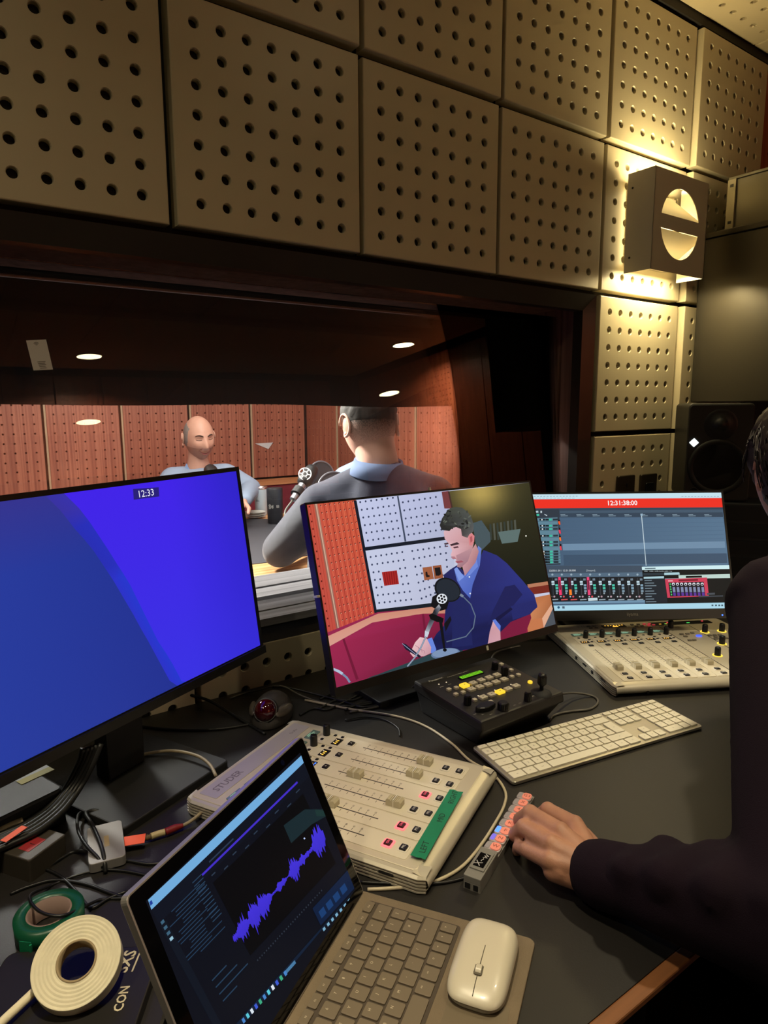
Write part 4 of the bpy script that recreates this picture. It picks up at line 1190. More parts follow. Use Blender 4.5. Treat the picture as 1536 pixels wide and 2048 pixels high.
# ------------------------------------------------------------------ mixing consoles
CON = M('console champagne', (206, 196, 172), 0.38, 0.25, var=0.02, bump=0.02, bs=600)
CONS = M('console side silver', (200, 192, 172), 0.38, 0.35, var=0.02)
STRIP = M('console strip', (214, 205, 182), 0.45, 0.1, var=0.02)
LINE = M('console print', (60, 54, 46), 0.6)
CAP = M('fader cap cream', (188, 178, 150), 0.5, var=0.03)
CAPL = M('fader cap line', (236, 232, 220), 0.5)
KNOB = M('knob black', (14, 14, 14), 0.4)
BTN = M('button black', (18, 17, 18), 0.35)
BTNR = M('button surround', (214, 206, 190), 0.35)
PRT = M('white print', (214, 212, 204), 0.6)
def console(name, label, fl, yaw, Wd, D, H, nstrip, u0, du, dv, caps, lit, right=False):
    root = thing(name, label, 'mixing console', (fl[0], fl[1], DZ), yaw)
    B = T(fl[0], fl[1], DZ) @ RZ(yaw)
    # body: grooved end cheeks, slightly crowned top
    m = MB(B)
    m.box(0.006, 0.010, 0.003, Wd - 0.006, D - 0.004, H - 0.002)
    prof = [(0.002, 0.003)]
    for z0 in (0.16, 0.33, 0.50, 0.67): prof += [(0.0, H * z0 - 0.0022), (0.0, H * z0), (0.0045, H * z0 + 0.0004), (0.0045, H * z0 + 0.0018), (0.0, H * z0 + 0.0022)]
    prof += [(0.0, H * 0.80), (0.003, H * 0.92), (0.009, H - 0.001), (0.02, H)]
    def cheek(x, sg):
        ys = (0.004, 0.014, D * 0.5, D - 0.012, D - 0.002)
        inn = (0.004, 0.0, 0.0, 0.0, 0.004)
        vs = []; n = len(prof)
        for y, i_ in zip(ys, inn):
            for d, z in prof: vs.append((x + sg * (d + i_), y, z))
        fs = []
        for a in range(len(ys) - 1):
            for b in range(n - 1):
                q = (a * n + b, (a + 1) * n + b, (a + 1) * n + b + 1, a * n + b + 1)
                fs.append(q if sg < 0 else q[::-1])
        m.add(vs, fs, False)
    cheek(0.0, 1); cheek(Wd, -1)
    # rolled front edge
    pf = [(0.010, 0.003), (0.002, 0.008), (0.0, H * 0.45), (0.002, H * 0.75), (0.010, H - 0.002), (0.022, H)]
    vs = [(x, y, z) for x in (0.004, Wd - 0.004) for y, z in pf]
    k = len(pf)
    m.add(vs, [(i, i + k, i + k + 1, i + 1) for i in range(k - 1)], True)
    m.build('body', CONS, root)
    m = MB(B); m.prism(rrect(Wd - 0.016, D - 0.024, 0.006, cx=Wd / 2, cy=D / 2 + 0.006), H - 0.004, H, 0.0015); m.build('top_panel', CON, root)
    m = MB(B)
    for y in (D * 0.28, D * 0.5): 
        for x in (0.0, Wd): m.cyl((x - 0.0012, y, H * 0.45), (x + 0.0012, y, H * 0.45), 0.0042, n=12); m.cyl((x - 0.0020, y, H * 0.45), (x + 0.0020, y, H * 0.45), 0.002, n=10)
    for x in ((0.07, Wd - 0.07) if right else ()): m.cyl((x, -0.001, H * 0.35), (x, 0.004, H * 0.35), 0.003, n=10)
    m.box(-0.001, D * 0.36, H * 0.42, 0.002, D * 0.36 + 0.018, H * 0.52); m.box(-0.001, 0.045, H * 0.55, 0.002, 0.065, H * 0.66)
    m.build('screw', blk, root)
    # raised strips and their printing
    S_ = MB(B); L = MB(B, 0)
    for i in range(nstrip):
        u = u0 + du * i
        S_.prism(rrect(du - 0.003, 0.262, 0.004, cx=u, cy=0.148 + dv), H, H + 0.0008, 0.0004)
        L.box(u - 0.0009, 0.085 + dv, H + 0.0008, u + 0.0009, 0.195 + dv, H + 0.0010)
        for j in range(9):
            y = 0.094 + dv + j * 0.0118
            L.box(u + 0.003, y, H + 0.0008, u + 0.0075, y + 0.0006, H + 0.001); L.box(u - 0.0075, y, H + 0.0008, u - 0.003, y + 0.0006, H + 0.001)
            L.text(str((10, 5, 0, 5, 10, 20, 30, 40, 50)[8 - j]), 0.0042, T(u + 0.0108, y, H + 0.001))
    cst = S_.build('channel_strip', STRIP, root); L.build('scale_print', LINE, cst)
    cap0 = None; kn0 = None; b0 = None
    def copy(o, d):
        c = o.copy(); COL.objects.link(c); c.parent = root
        c.matrix_basis = Matrix.Translation(d)
        return c
    for i in range(nstrip):
        u = u0 + du * i
        # fader cap
        if cap0 is None:
            m = MB(B @ T(u, 0, H))
            pr = [(-0.0115, 0.001), (-0.0115, 0.0085), (-0.009, 0.0115), (-0.004, 0.0098), (0, 0.0092), (0.004, 0.0098), (0.009, 0.0115), (0.0115, 0.0085), (0.0115, 0.001)]
            m.add([(x, y, z) for x in (-0.0068, 0.0068) for y, z in pr], [(j, j + 1, j + 10, j + 9) for j in range(8)] + [tuple(range(8, -1, -1)), tuple(range(9, 18))], False)
            for j in range(-3, 4):
                m.box(-0.0066, j * 0.0026 - 0.0004, 0.0098, 0.0066, j * 0.0026 + 0.0004, 0.0112)
            m.m = 1; m.box(-0.0069, -0.0005, 0.0012, 0.0069, 0.0005, 0.0118)
            cap0 = m.build('fader_cap', [CAP, CAPL], root); cap0.location = (0, caps[i], 0); cu = u
        else: copy(cap0, (u - cu, caps[i], 0))
        # rotary knob
        yk = 0.272 + dv
        if kn0 is None:
            m = MB(B @ T(u + 0.011, yk, H)); m.lathe([(0.0062, 0.0008), (0.0060, 0.016), (0.0052, 0.0185), (0.0045, 0.019)], 16); m.box(-0.0006, 0.001, 0.018, 0.0006, 0.0055, 0.0194)
            kn0 = m.build('knob', KNOB, root)
        else: copy(kn0, (u - cu, 0, 0))
        # channel display and small black screen
        m = MB(B @ T(u, 0.294 + dv, H)); m.prism(rrect(0.030, 0.0145, 0.001), 0.0, 0.0016, 0.0005)
        m.m = 1
        for k in range(4): m.box(-0.011 + 0.002 * (k % 2), -0.005 + k * 0.003, 0.0017, 0.003 + 0.003 * (k % 3), -0.0035 + k * 0.003, 0.0019)
        m.build('channel_display', [M('lcd grey', (96, 112, 104), 0.15, coat=1.0, emit=(70, 90, 80), es=0.22), glow('lcd ink', (180, 230, 190), 0.45)], root)
        m = MB(B @ T(u - 0.003, 0.243 + dv, H)); m.prism(rrect(0.021, 0.0135, 0.001), 0.0, 0.0014, 0.0004)
        m.m = 1; random.seed(i * 3 + int(right))
        for k in range(3): m.box(-0.0075 + k * 0.005, -0.002, 0.0015, -0.0055 + k * 0.005, 0.0018, 0.0017)
        m.m = 2
        for k in range(2): m.box(-0.006 + k * 0.009, 0.003, 0.0015, -0.004 + k * 0.009, 0.0046, 0.0017)
        if not right and i == 3:
            m.m = 3
            for k in range(3): m.box(-0.008 + k * 0.006, -0.0055, 0.0015, -0.0045 + k * 0.006, -0.0035, 0.0017)
        m.build('level_display', [BTN, glow('amber led', (255, 190, 70), 1.6), glow('white led', (255, 230, 190), 1.2), glow('blue led', (60, 110, 255), 3.0)], root)
    # buttons
    def button(x, y, w, h, st=None, face=BTN, surround=True, z=0.0028, tcol=PRT):
        m = MB(B @ T(x, y, H))
        if surround:
            m.m = 1; m.prism(rrect(w + 0.004, h + 0.004, 0.002), 0.0006, 0.0016, 0.0006); m.m = 0
        m.prism(rrect(w, h, 0.0015), 0.001, z, 0.0008)
        if st:
            m.m = 2; m.text(st, h * 0.55, T(0, 0, z + 0.0001))
        return m.build('button', [face, BTNR, tcol], root)
    RED = glow('red button glow', (255, 92, 110), 1.35)
    sur = M('lit surround', (255, 150, 160), 0.4, emit=(255, 70, 96), es=0.9)
    for i in range(nstrip):
        u = u0 + du * i
        on = (i + 1) in lit
        m = MB(B @ T(u, 0.050 + dv, H)); m.m = 1; m.prism(rrect(0.0175, 0.0150, 0.003), 0.0006, 0.0018, 0.0007); m.m = 0; m.prism(rrect(0.0112, 0.0094, 0.0015), 0.001, 0.0036, 0.001)
        m.m = 2; m.text('ON', 0.0048, T(0, 0, 0.0037))
        m.build('button', [M('button dark red', (60, 14, 18), 0.35) if on else BTN, sur if on else BTNR, RED if on else PRT], root)
        button(u, 0.028 + dv, 0.0112, 0.0094, 'PFL', z=0.0036)
        button(u + 0.001, 0.218 + dv, 0.0115, 0.0095, 'A', z=0.0032)
        button(u + 0.0135, 0.256 + dv, 0.0062, 0.0054, z=0.0026); button(u + 0.0135, 0.242 + dv, 0.0062, 0.0054, z=0.0026); button(u - 0.007, 0.270 + dv, 0.0062, 0.0054, z=0.0026)
    if not right:
        m = MB(B); m.prism(rrect(Wd - 0.035, 0.032, 0.002, cx=Wd / 2, cy=D - 0.029), H, H + 0.0008, 0.0004); npl = m.build('name_plate', M('silver name plate', (190, 184, 184), 0.42, 0.35, var=0.02), root)
        m = MB(B); m.text('STUDER', 0.0165, T(0.062, D - 0.030, H + 0.001), 0.015); m.build('name_print', M('grey print', (120, 112, 120), 0.4), npl)
        m = MB(B); m.text('OnAir', 0.008, T(Wd - 0.045, D - 0.030, H + 0.001)); m.build('model_print', M('grey print', (120, 112, 120), 0.4), npl)
    else:
        # master section
        m = MB(B); m.text('STUDER', 0.016, T(0.10, D - 0.024, H + 0.0004)); m.build('name_print', M('grey print', (120, 112, 120), 0.4), root)
        m = MB(B); m.prism(rrect(0.165, 0.022, 0.002, cx=0.345, cy=0.350), H, H + 0.0012, 0.0004); m.m = 1
        for k in range(3): m.box(0.285 + k * 0.016, 0.345, H + 0.0013, 0.291 + k * 0.016, 0.3475, H + 0.0015)
        m.m = 2; m.box(0.31, 0.3535, H + 0.0013, 0.318, 0.356, H + 0.0015); m.box(0.405, 0.3535, H + 0.0013, 0.410, 0.356, H + 0.0015)
        m.m = 3; m.box(0.36, 0.345, H + 0.0013, 0.368, 0.3475, H + 0.0015); m.box(0.30, 0.345, H + 0.0013, 0.304, 0.3475, H + 0.0015)
        m.build('meter_bridge', [BTN, glow('amber led', (255, 190, 70), 1.6), glow('red led', (255, 60, 80), 1.6), glow('green led', (90, 255, 110), 1.4)], root)
        m = MB(B); m.prism(rrect(0.062, 0.018, 0.002, cx=0.165, cy=0.349), H, H + 0.0012, 0.0004); m.m = 1
        for k in range(7): m.box(0.142 + k * 0.0075, 0.351 - (k % 2) * 0.002, H + 0.0013, 0.145 + k * 0.0075, 0.354, H + 0.0015)
        m.box(0.160, 0.3415, H + 0.0013, 0.174, 0.3455, H + 0.0016)
        m.build('level_display', [BTN, glow('amber led', (255, 190, 70), 1.6)], root)
        for x, y in ((0.10, .352), (0.115, .352), (0.10, .340), (0.115, .340), (0.215, .352), (0.232, .352), (0.22, .338), (0.235, .338)): button(x, y, 0.009, 0.006, face=M('button grey', (110, 104, 92), 0.5), surround=False)
        for x, y in ((0.248, .352), (0.262, .352), (0.255, .342), (0.268, .342)): button(x, y, 0.008, 0.005, face=glow('pink button', (214, 60, 70), 0.55), surround=False)
        m = MB(B)
        for x in (0.276, 0.356): m.box(x, 0.02, H, x + 0.0012, 0.33, H + 0.0006)
        m.build('scale_print', LINE, root)
        ringm = glow('yellow ring', (255, 214, 70), 1.5)
        for x, y in ((0.300, 0.318), (0.366, 0.277), (0.411, 0.277), (0.302, 0.128), (0.357, 0.195), (0.415, 0.2), (0.40, 0.128)):
            m = MB(B @ T(x, y, H))
            m.lathe([(0.0068, 0.0008), (0.0065, 0.017), (0.0055, 0.0195), (0.0045, 0.02)], 16)
            kb = m.build('knob', KNOB, root)
            if (x, y) != (0.300, 0.318):
                m = MB(B @ T(x, y, H)); m.lathe([(0.0082, 0.0004), (0.0105, 0.0004), (0.0105, 0.0012), (0.0082, 0.0012)], 24, cap=False); m.build('lit_ring', ringm, kb)
        m = MB(B @ T(0.335, 0.252, H)); m.prism(rrect(0.014, 0.008, 0.003), 0, 0.0026, 0.001); m.build('button', glow('blue button', (60, 90, 255), 1.5), root)
        g_ = M('button grey', (110, 104, 92), 0.5)
        for x, y in ((.300, .268), (.315, .268), (.330, .272), (.30, .252), (.362, .250), (.375, .250), (.388, .250), (.37, .238), (.383, .238), (.362, .226), (.375, .226), (.388, .226), (.295, .225), (.306, .225), (.33, .105), (.345, .105), (.36, .105), (.33, .09), (.345, .09)):
            button(x, y, 0.010, 0.0065, face=g_, surround=False)
    return root, B
CH = 0.025
lc_root, LB = console('mixing_console', 'champagne coloured mixing console half behind the laptop, with green tape on its edge', (0.454, -0.682), math.radians(27.7), 0.278, 0.380, CH, 6, 0.038, 0.0400, 0.021,
                      [0.172, 0.182, 0.100, 0.186, 0.106, 0.106], (1, 2, 4))
rc_root, RB_ = console('mixing_console', 'champagne coloured mixing console with a master section, below the time code monitor', (1.106, -0.473), math.radians(-28.5), 0.468, 0.382, CH, 6, 0.047, 0.0411, 0.003,
                       [0.084, 0.085, 0.086, 0.087, 0.088, 0.088], (), True)
# green tape stuck along the left console's front edge
tp = thing('tape_strip', 'green tape strip lettered LEFT MID RIGHT on the near console', 'tape strip', onz(880, 1650, DZ + CH), math.radians(27.7))
TA = LB @ T(0.105, 0.0285, CH + 0.0042) @ RZ(0.055); 
m = MB(TA); m.prism([(-0.080, -0.010), (-0.0785, -0.004), (-0.0800, 0.001), (-0.0788, 0.010), (0.0775, 0.010), (0.079, 0.004), (0.0770, -0.002), (0.0785, -0.010)], 0, 0.0005)
m.build('tape', M('green tape', (20, 122, 84), 0.4, var=0.08, vs=60), tp)
for st, x in (('LEFT', -0.058), ('MID', 0.008), ('RIGHT', 0.060)):
    m = MB(TA); m.text(st, 0.0115, T(x, -0.001, 0.0006) @ RZ(0.08)); m.build('handwriting', M('marker ink', (14, 30, 26), 0.6), tp)

# ------------------------------------------------------------------ camera controller
pz = thing('camera_controller', 'black camera remote controller with joystick, lit keys and green display', 'camera controller', (0.85, -0.385, DZ), 0.0)
PB = M('controller black', (30, 28, 27), 0.5, var=0.05, bump=0.03, bs=700)
A = T(0.85, -0.385, DZ)
def hull(mb, lo, hi):
    n = len(lo); mb.add(lo + hi, [tuple(range(n - 1, -1, -1)), tuple(range(n, 2 * n))] + [(i, (i + 1) % n, n + (i + 1) % n, n + i) for i in range(n)], False)
m = MB(A)
hull(m, [(-0.095, -0.062, 0), (0.088, -0.062, 0), (0.088, 0.090, 0), (-0.095, 0.090, 0)], [(-0.106, -0.086, 0.036), (0.096, -0.086, 0.036), (0.096, 0.094, 0.046), (-0.106, 0.094, 0.046)])
m.build('base', PB, pz, bevel=0.003)
ZP0, ZP1 = 0.060, 0.066
m = MB(A)
hull(m, [(-0.110, -0.092, 0.036), (0.098, -0.092, 0.036), (0.098, 0.096, 0.046), (-0.110, 0.096, 0.046)], [(-0.110, -0.088, ZP0 - 0.004), (0.098, -0.088, ZP0 - 0.004), (0.098, 0.096, ZP1), (-0.110, 0.096, ZP1)])
m.build('top_panel', PB, pz, bevel=0.004)
def top(px0, py0):
    q = A.inverted() @ onz(px0, py0, DZ + 0.0635)
    return q.x, q.y, ZP0 - 0.004 + (q.y + 0.088) / 0.184 * (ZP1 - ZP0 + 0.004)
TILT = math.atan2(ZP1 - ZP0 + 0.004, 0.184)
k6 = lambda x, y: (820 + x / 2.477, 1280 + y / 2.477)
def on(px0, py0, dz=0.0): x, y, z = top(*k6(px0, py0)); return A @ T(x, y, z + dz) @ RX(TILT)
L1 = on(303, 177)
m = MB(L1); m.prism(rrect(0.060, 0.0125, 0.002), -0.001, 0.0022, 0.0006); m.m = 1; m.box(-0.027, -0.0045, 0.0022, 0.027, 0.0045, 0.0026)
m.m = 2
for r_ in range(2):
    for k in range(14): m.box(-0.025 + k * 0.0036, -0.0035 + r_ * 0.0042, 0.0026, -0.0228 + k * 0.0036, -0.0008 + r_ * 0.0042, 0.00275)
m.build('lcd_display', [BTN, glow('green lcd', (128, 226, 20), 1.0), M('lcd letters', (40, 96, 10), 0.5)], pz)
KEYC = M('key warm white', (198, 190, 168), 0.45, var=0.02); KEYY = glow('key lit amber', (255, 206, 50), 1.15)
def key(px0, py0, w, h, mat, name='button'):
    m = MB(on(px0, py0)); m.prism(rrect(w, h, 0.0012), -0.001, 0.0042, 0.0010)
    m.m = 1
    if w > 0.01: m.box(-0.0015, -0.0008, 0.0042, 0.0015, 0.0008, 0.0043)
    return m.build(name, [mat, LINE], pz)
for x, y in ((313, 215), (352, 201), (391, 188), (430, 175), (304, 243), (345, 231), (386, 219), (426, 207), (466, 194), (486, 237), (525, 222), (404, 264), (362, 278)): key(x, y, 0.0150, 0.0115, KEYC)
key(270, 226, 0.0165, 0.0135, KEYY); key(446, 250, 0.0165, 0.0125, KEYY)
for x, y in ((192, 247), (229, 238), (227, 268), (263, 258), (320, 291), (400, 298), (452, 125), (500, 150), (537, 171), (504, 180)): key(x, y, 0.0085, 0.0075, KEYC)
m = MB(on(595, 201)); m.lathe([(0.0048, -0.001), (0.0045, 0.003), (0.003, 0.0042), (1e-5, 0.0045)], 16); m.build('button', KEYY, pz)
def pknob(x, y, r, h, label=None):
    m = MB(on(x, y)); m.lathe([(r * 1.05, -0.001), (r, 0.002), (r * 0.9, h * 0.93), (r * 0.75, h)], 20)
    for k in range(14):
        a = 2 * math.pi * k / 14; m.cbox((r * 0.95 * math.cos(a), r * 0.95 * math.sin(a), h * 0.45), (0.0014, 0.0014, h * 0.8))
    return m.build('knob', KNOB, pz)
pknob(420, 145, 0.0060, 0.016); pknob(467, 170, 0.0068, 0.018); pknob(284, 308, 0.0062, 0.018); pknob(584, 283, 0.0062, 0.018); pknob(462, 325, 0.0098, 0.014)
m = MB(on(650, 246)); m.lathe([(0.020, -0.001), (0.0185, 0.002), (0.014, 0.004), (0.0075, 0.007), (1e-5, 0.008)], 24); m.build('joystick_boot', M('rubber boot', (18, 18, 18), 0.7), pz)
m = MB(on(650, 246)); m.lathe([(0.0035, 0.004), (0.0038, 0.014), (0.0075, 0.018), (0.0078, 0.034), (0.0066, 0.0375), (0.003, 0.0385)], 20)
for k in range(12):
    a = 2 * math.pi * k / 12; m.cbox((0.0075 * math.cos(a), 0.0075 * math.sin(a), 0.026), (0.0012, 0.0012, 0.014))
m.build('joystick', KNOB, pz)
m = MB(on(372, 325)); m.prism([(0.022 * math.cos(math.radians(d)) * s_, 0.010 * math.sin(math.radians(d)) * s_ - 0.001) for d, s_ in ((0, 1), (30, 1), (60, 1), (90, 1), (120, 1), (150, 1), (180, 1), (210, 1), (240, 1), (270, 1), (300, 1), (330, 1))], -0.001, 0.009, 0.003); m.build('rocker', KNOB, pz)
m = MB(on(128, 200)); m.text('Panasonic', 0.0085, T(0, 0, 0.0004)); m.M = on(238, 172); m.text('Remote Camera Controller AW-RP50', 0.0034, T(0, 0, 0.0004)); 
for x, y, s_ in ((158, 232, 'POWER'), (196, 220, 'ALARM')): m.M = on(x, y); m.text(s_, 0.0025, T(0, 0, 0.0004))
for x, y in ((322, 352), (362, 352), (402, 350), (520, 305), (545, 295), (610, 262)): m.M = on(x, y); m.text('MENU', 0.0022, T(0, 0, 0.0004))
m.build('panel_print', PRT, pz)
m = MB()
for x, y in ((143, 221), (180, 211), (338, 268), (420, 240), (500, 212)): m.M = on(x, y); m.cyl((0, 0, -0.001), (0, 0, 0.0008), 0.0012, n=8)
m.build('indicator_light', glow('white led', (255, 230, 190), 1.2), pz)

# ------------------------------------------------------------------ long keyboard
ky, kx, kr = -0.5542, 0.9264, -0.17
kb = thing('keyboard', 'slim aluminium full size keyboard with white keys', 'keyboard', (kx, ky, DZ), kr)
KM = T(kx, ky, DZ) @ RZ(kr) @ RX(math.atan2(0.004, 0.115))
m = MB(KM); m.prism(rrect(0.4187, 0.1149, 0.006), 0.0035, 0.0085, 0.0012, bev0=0.0012); m.build('frame', M('brushed aluminium', (190, 184, 170), 0.35, 0.8, var=0.03, stretch=(2, 60, 2)), kb)
m = MB(KM); m.prism(rrect(0.40, 0.100, 0.004), 0.0005, 0.0035); m.build('feet', M('clear rubber', (120, 116, 108), 0.5), kb)
KW = M('key white', (226, 220, 200), 0.45, var=0.015); KL = M('key legend grey', (120, 116, 108), 0.6)
K = []                                   # (x, y, w, h, legend) in key units of 19 mm
U = 0.01905
def krow(y, ws, leg, x0=0.0, h=0.82):
    x = x0
    for w, l in zip(ws, leg):
        if l is not None: K.append((x + w / 2, y, w, h, l))
        x += w
F_ = 0.88
krow(5.05, [1.06] * 1 + [14 / 13 * 1.0] * 13, ['esc'] + ['F%d' % i for i in range(1, 13)] + ['^'], h=0.44)
krow(4.05, [1] * 13 + [2], list('@1234567890-=') + ['<-'])
krow(3.05, [1.5] + [1] * 12, ['tab'] + list('QWERTYUIOP[]'))
krow(2.05, [1.75] + [1] * 12, ['caps'] + list("ASDFGHJKL;'#"))
K.append((14.4, 2.55, 1.2, 1.82, 'ret'))
krow(1.05, [1.25] + [1] * 11 + [2.75], ['sh'] + list('`ZXCVBNM,./') + ['sh'])
krow(0.05, [1.5, 1.25, 1.5, 6.5, 1.5, 1.25, 1.5], ['ctrl', 'alt', 'cmd', '', 'cmd', 'alt', 'ctrl'])
krow(5.05, [1] * 3, ['F13', 'F14', 'F15'], 15.35, 0.44); krow(4.05, [1] * 3, ['fn', 'hm', 'up'], 15.35); krow(3.05, [1] * 3, ['del', 'end', 'dn'], 15.35)
krow(1.05, [1], ['^'], 16.35); krow(0.05, [1] * 3, ['<', 'v', '>'], 15.35)
krow(5.05, [1] * 4, ['F16', 'F17', 'F18', 'F19'], 18.7, 0.44); krow(4.05, [1] * 4, ['clr', '=', '/', '*'], 18.7)
krow(3.05, [1] * 4, ['7', '8', '9', '-'], 18.7); krow(2.05, [1] * 4, ['4', '5', '6', '+'], 18.7); krow(1.05, [1] * 3, ['1', '2', '3'], 18.7); K.append((22.2, 0.55, 1, 1.82, 'ent')); krow(0.05, [2, 1], ['0', '.'], 18.7)
sx = 0.409 / 22.7
rest = MB(KM)
for n_, (x, y, w, h, l) in enumerate(K):
    dst = MB(KM) if n_ < 100 else rest
    cx_, cy_ = -0.2045 + x * sx, -0.0520 + (y + 0.45) * 0.0187 - (0.0 if y < 5 else 0.0025)
    dst.m = 0; dst.prism(rrect(w * sx - 0.0024, h * 0.0187 + 0.001, 0.0018, 2, cx_, cy_), 0.0085, 0.0112, 0.0005)
    if l: dst.m = 1; dst.text(l, 0.0048 if len(l) == 1 else 0.0030, T(cx_, cy_, 0.01125))
    if n_ < 100: dst.build('key', [KW, KL], kb)
rest.build('key', [KW, KL], kb, kind='stuff')

# ------------------------------------------------------------------ key strip with lit caps
ks = thing('macro_keypad', 'slim row of clear lit keycaps with a tiny display, beside the hand', 'keypad', onz(998, 1668, DZ), math.radians(25))
a = (onz(944, 1752, DZ + 0.02)); b = onz(1055, 1577, DZ + 0.02)
dirv = Vector((b.x - a.x, b.y - a.y, 0)); Ls = dirv.length; ang = math.atan2(dirv.y, dirv.x)
WM[ks] = T(onz(998, 1668, DZ)) @ RZ(math.radians(25))
SMx = T(a.x, a.y, DZ) @ RZ(ang)
GREY = M('keypad grey', (120, 118, 112), 0.5)
m = MB(SMx)
m.prism(rrect(Ls, 0.0225, 0.0015, cx=Ls / 2), 0.0, 0.0105, 0.001); m.build('case', GREY, ks)
m = MB(SMx); m.prism(rrect(0.060, 0.0225, 0.0015, cx=0.030), 0.0105, 0.0185, 0.001); m.box(0.014, -0.0092, 0.0185, 0.052, 0.0092, 0.0200); m.build('display_block', GREY, ks)
m = MB(SMx); m.box(0.019, -0.0068, 0.0200, 0.046, 0.0068, 0.0204); m.m = 1; m.text('X~w', 0.0125, T(0.033, 0, 0.0206) @ RZ(-0.2)); m.build('oled_display', [M('oled black', (6, 6, 7), 0.2), M('oled text', (150, 146, 138), 0.5, emit=(150, 146, 138), es=0.25)], ks)
m = MB(SMx); m.box(-0.0006, -0.008, 0.002, 0.002, -0.002, 0.009); m.box(-0.0006, 0.002, 0.002, 0.002, 0.009, 0.009); m.build('socket', blk, ks)
for k, l in enumerate(('W', 'N', 'F', 'K', 'Y', '4', 'X', 'G3')):
    x = 0.0695 + k * (Ls - 0.066) / 8 + 0.002
    st = (Ls - 0.066) / 8
    blue = k in (1, 2)
    m = MB(SMx @ T(x, 0, 0)); 
    m.prism(rrect(st * 0.94, 0.0215, 0.005), 0.0105, 0.0150, 0.0012)
    m.m = 1; m.prism(rrect(st * 0.80, 0.0125, 0.0045, cy=-0.0035), 0.0150, 0.0166, 0.0006)
    m.m = 2; m.text(l, 0.0085, T(0, -0.0035, 0.0167) @ RZ(-math.pi / 2 + 0.0))
    m.m = 3; m.prism(rrect(st * 0.7, 0.0055, 0.0015, cy=0.0068), 0.0150, 0.0154)
    m.build('keycap', [M('keycap clear', (176, 166, 166), 0.25, coat=0.5), M('keycap salmon', (220, 138, 118), 0.35, emit=(216, 110, 96), es=0.28), M('keycap letter', (130, 62, 50), 0.5),
                       glow('blue led', (60, 110, 255), 3.0) if k == 2 else (M('keycap violet', (120, 110, 220), 0.4, emit=(90, 80, 220), es=0.5) if blue else M('keycap frost', (150, 146, 150), 0.35))], ks)
# ------------------------------------------------------------------ tablet laptop
lt = thing('tablet_laptop', 'open tablet laptop with a brown fabric keyboard cover, showing a blue waveform', 'laptop', (0.30, -0.70, DZ), 0.574)
tc = (0.2525, -0.6785, 0.838); tu, tv, tn = plane_frame(0.574, 0.411, -0.009)
TF = frame_mtx(tc, tu, tv, tn)
TW, TH = 0.292, 0.201
SLV = M('tablet magnesium', (176, 172, 168), 0.35, 0.7, var=0.03)
m = MB(TF); m.prism(rrect(TW, TH, 0.006), -0.0085, -0.0004, 0.0004, bev0=0.001); m.build('tablet_body', SLV, lt)
m = MB(TF); m.prism(rrect(TW - 0.0032, TH - 0.0032, 0.0045), -0.0006, 0.0); m.build('glass_front', M('tablet glass', (5, 5, 6), 0.06, spec=0.6), lt)
m = MB(TF @ T(0, -TH / 2 + 0.10, -0.0085) @ RX(0.75)); m.box(-TW / 2 + 0.002, -0.092, -0.003, TW / 2 - 0.002, 0.0, 0.0); m.build('kickstand', SLV, lt)
p = Picture(tc, tu, tv, tn, 0.260, 0.173, 0.0001)
d4 = lambda *L: [(240 + L[i] / 2.954, 1480 + L[i + 1] / 2.954) for i in range(0, len(L), 2)]
p.lrect(0, 0, 1, 1, (9, 13, 24))
def D(col, *L): p.poly(d4(*L), col)
D((112, 170, 218), 165, 945, 1072, 90, 1085, 135, 185, 1003)
D((30, 60, 150), 172, 958, 186, 945, 194, 965, 180, 980)
random.seed(5)
def mix(p0, p1, t): return (p0[0] + (p1[0] - p0[0]) * t, p0[1] + (p1[1] - p0[1]) * t)
# guide: point along the screen, a to the right, b downwards, in zoom pixels
c00, c10, c01, c11 = (185, 1003), (1085, 135), (620, 1820), (1440, 890)
def g(a, b): return mix(mix(c00, c10, a), mix(c01, c11, a), b)
def bar(a0, a1, b, th, col): p.poly(d4(*g(a0, b), *g(a1, b), *g(a1, b + th), *g(a0, b + th)), col)
D((11, 17, 30), *g(0, 0), *g(1, 0), *g(1, .10), *g(0, .10))
for k in range(16): bar(0.02 + random.random() * 0.1, 0.18 + random.random() * 0.12, 0.10 + k * 0.022, 0.006, (34, 58, 84))
for k in range(12): bar(0.24, 0.30, 0.06 + k * 0.026, 0.006, (40, 66, 92))
D((13, 20, 32), *g(0, .12), *g(.04, .12), *g(.04, .95), *g(0, .95))
for k in range(4): bar(0.01, 0.03, 0.1 + k * 0.04, 0.02, (60, 96, 120) if k < 3 else (150, 190, 210))
bar(0.36, 0.52, 0.035, 0.010, (40, 56, 80)); bar(0.30, 0.93, 0.063, 0.014, (66, 46, 196))
for k in range(9): bar(0.34 + k * 0.07, 0.365 + k * 0.07, 0.115 + 0.03 * (k % 2), 0.008, (44, 58, 76))
bar(0.52, 0.56, 0.22, 0.02, (40, 70, 90))
D((4, 5, 9), *g(.33, .16), *g(.93, .16), *g(.93, .70), *g(.33, .70))
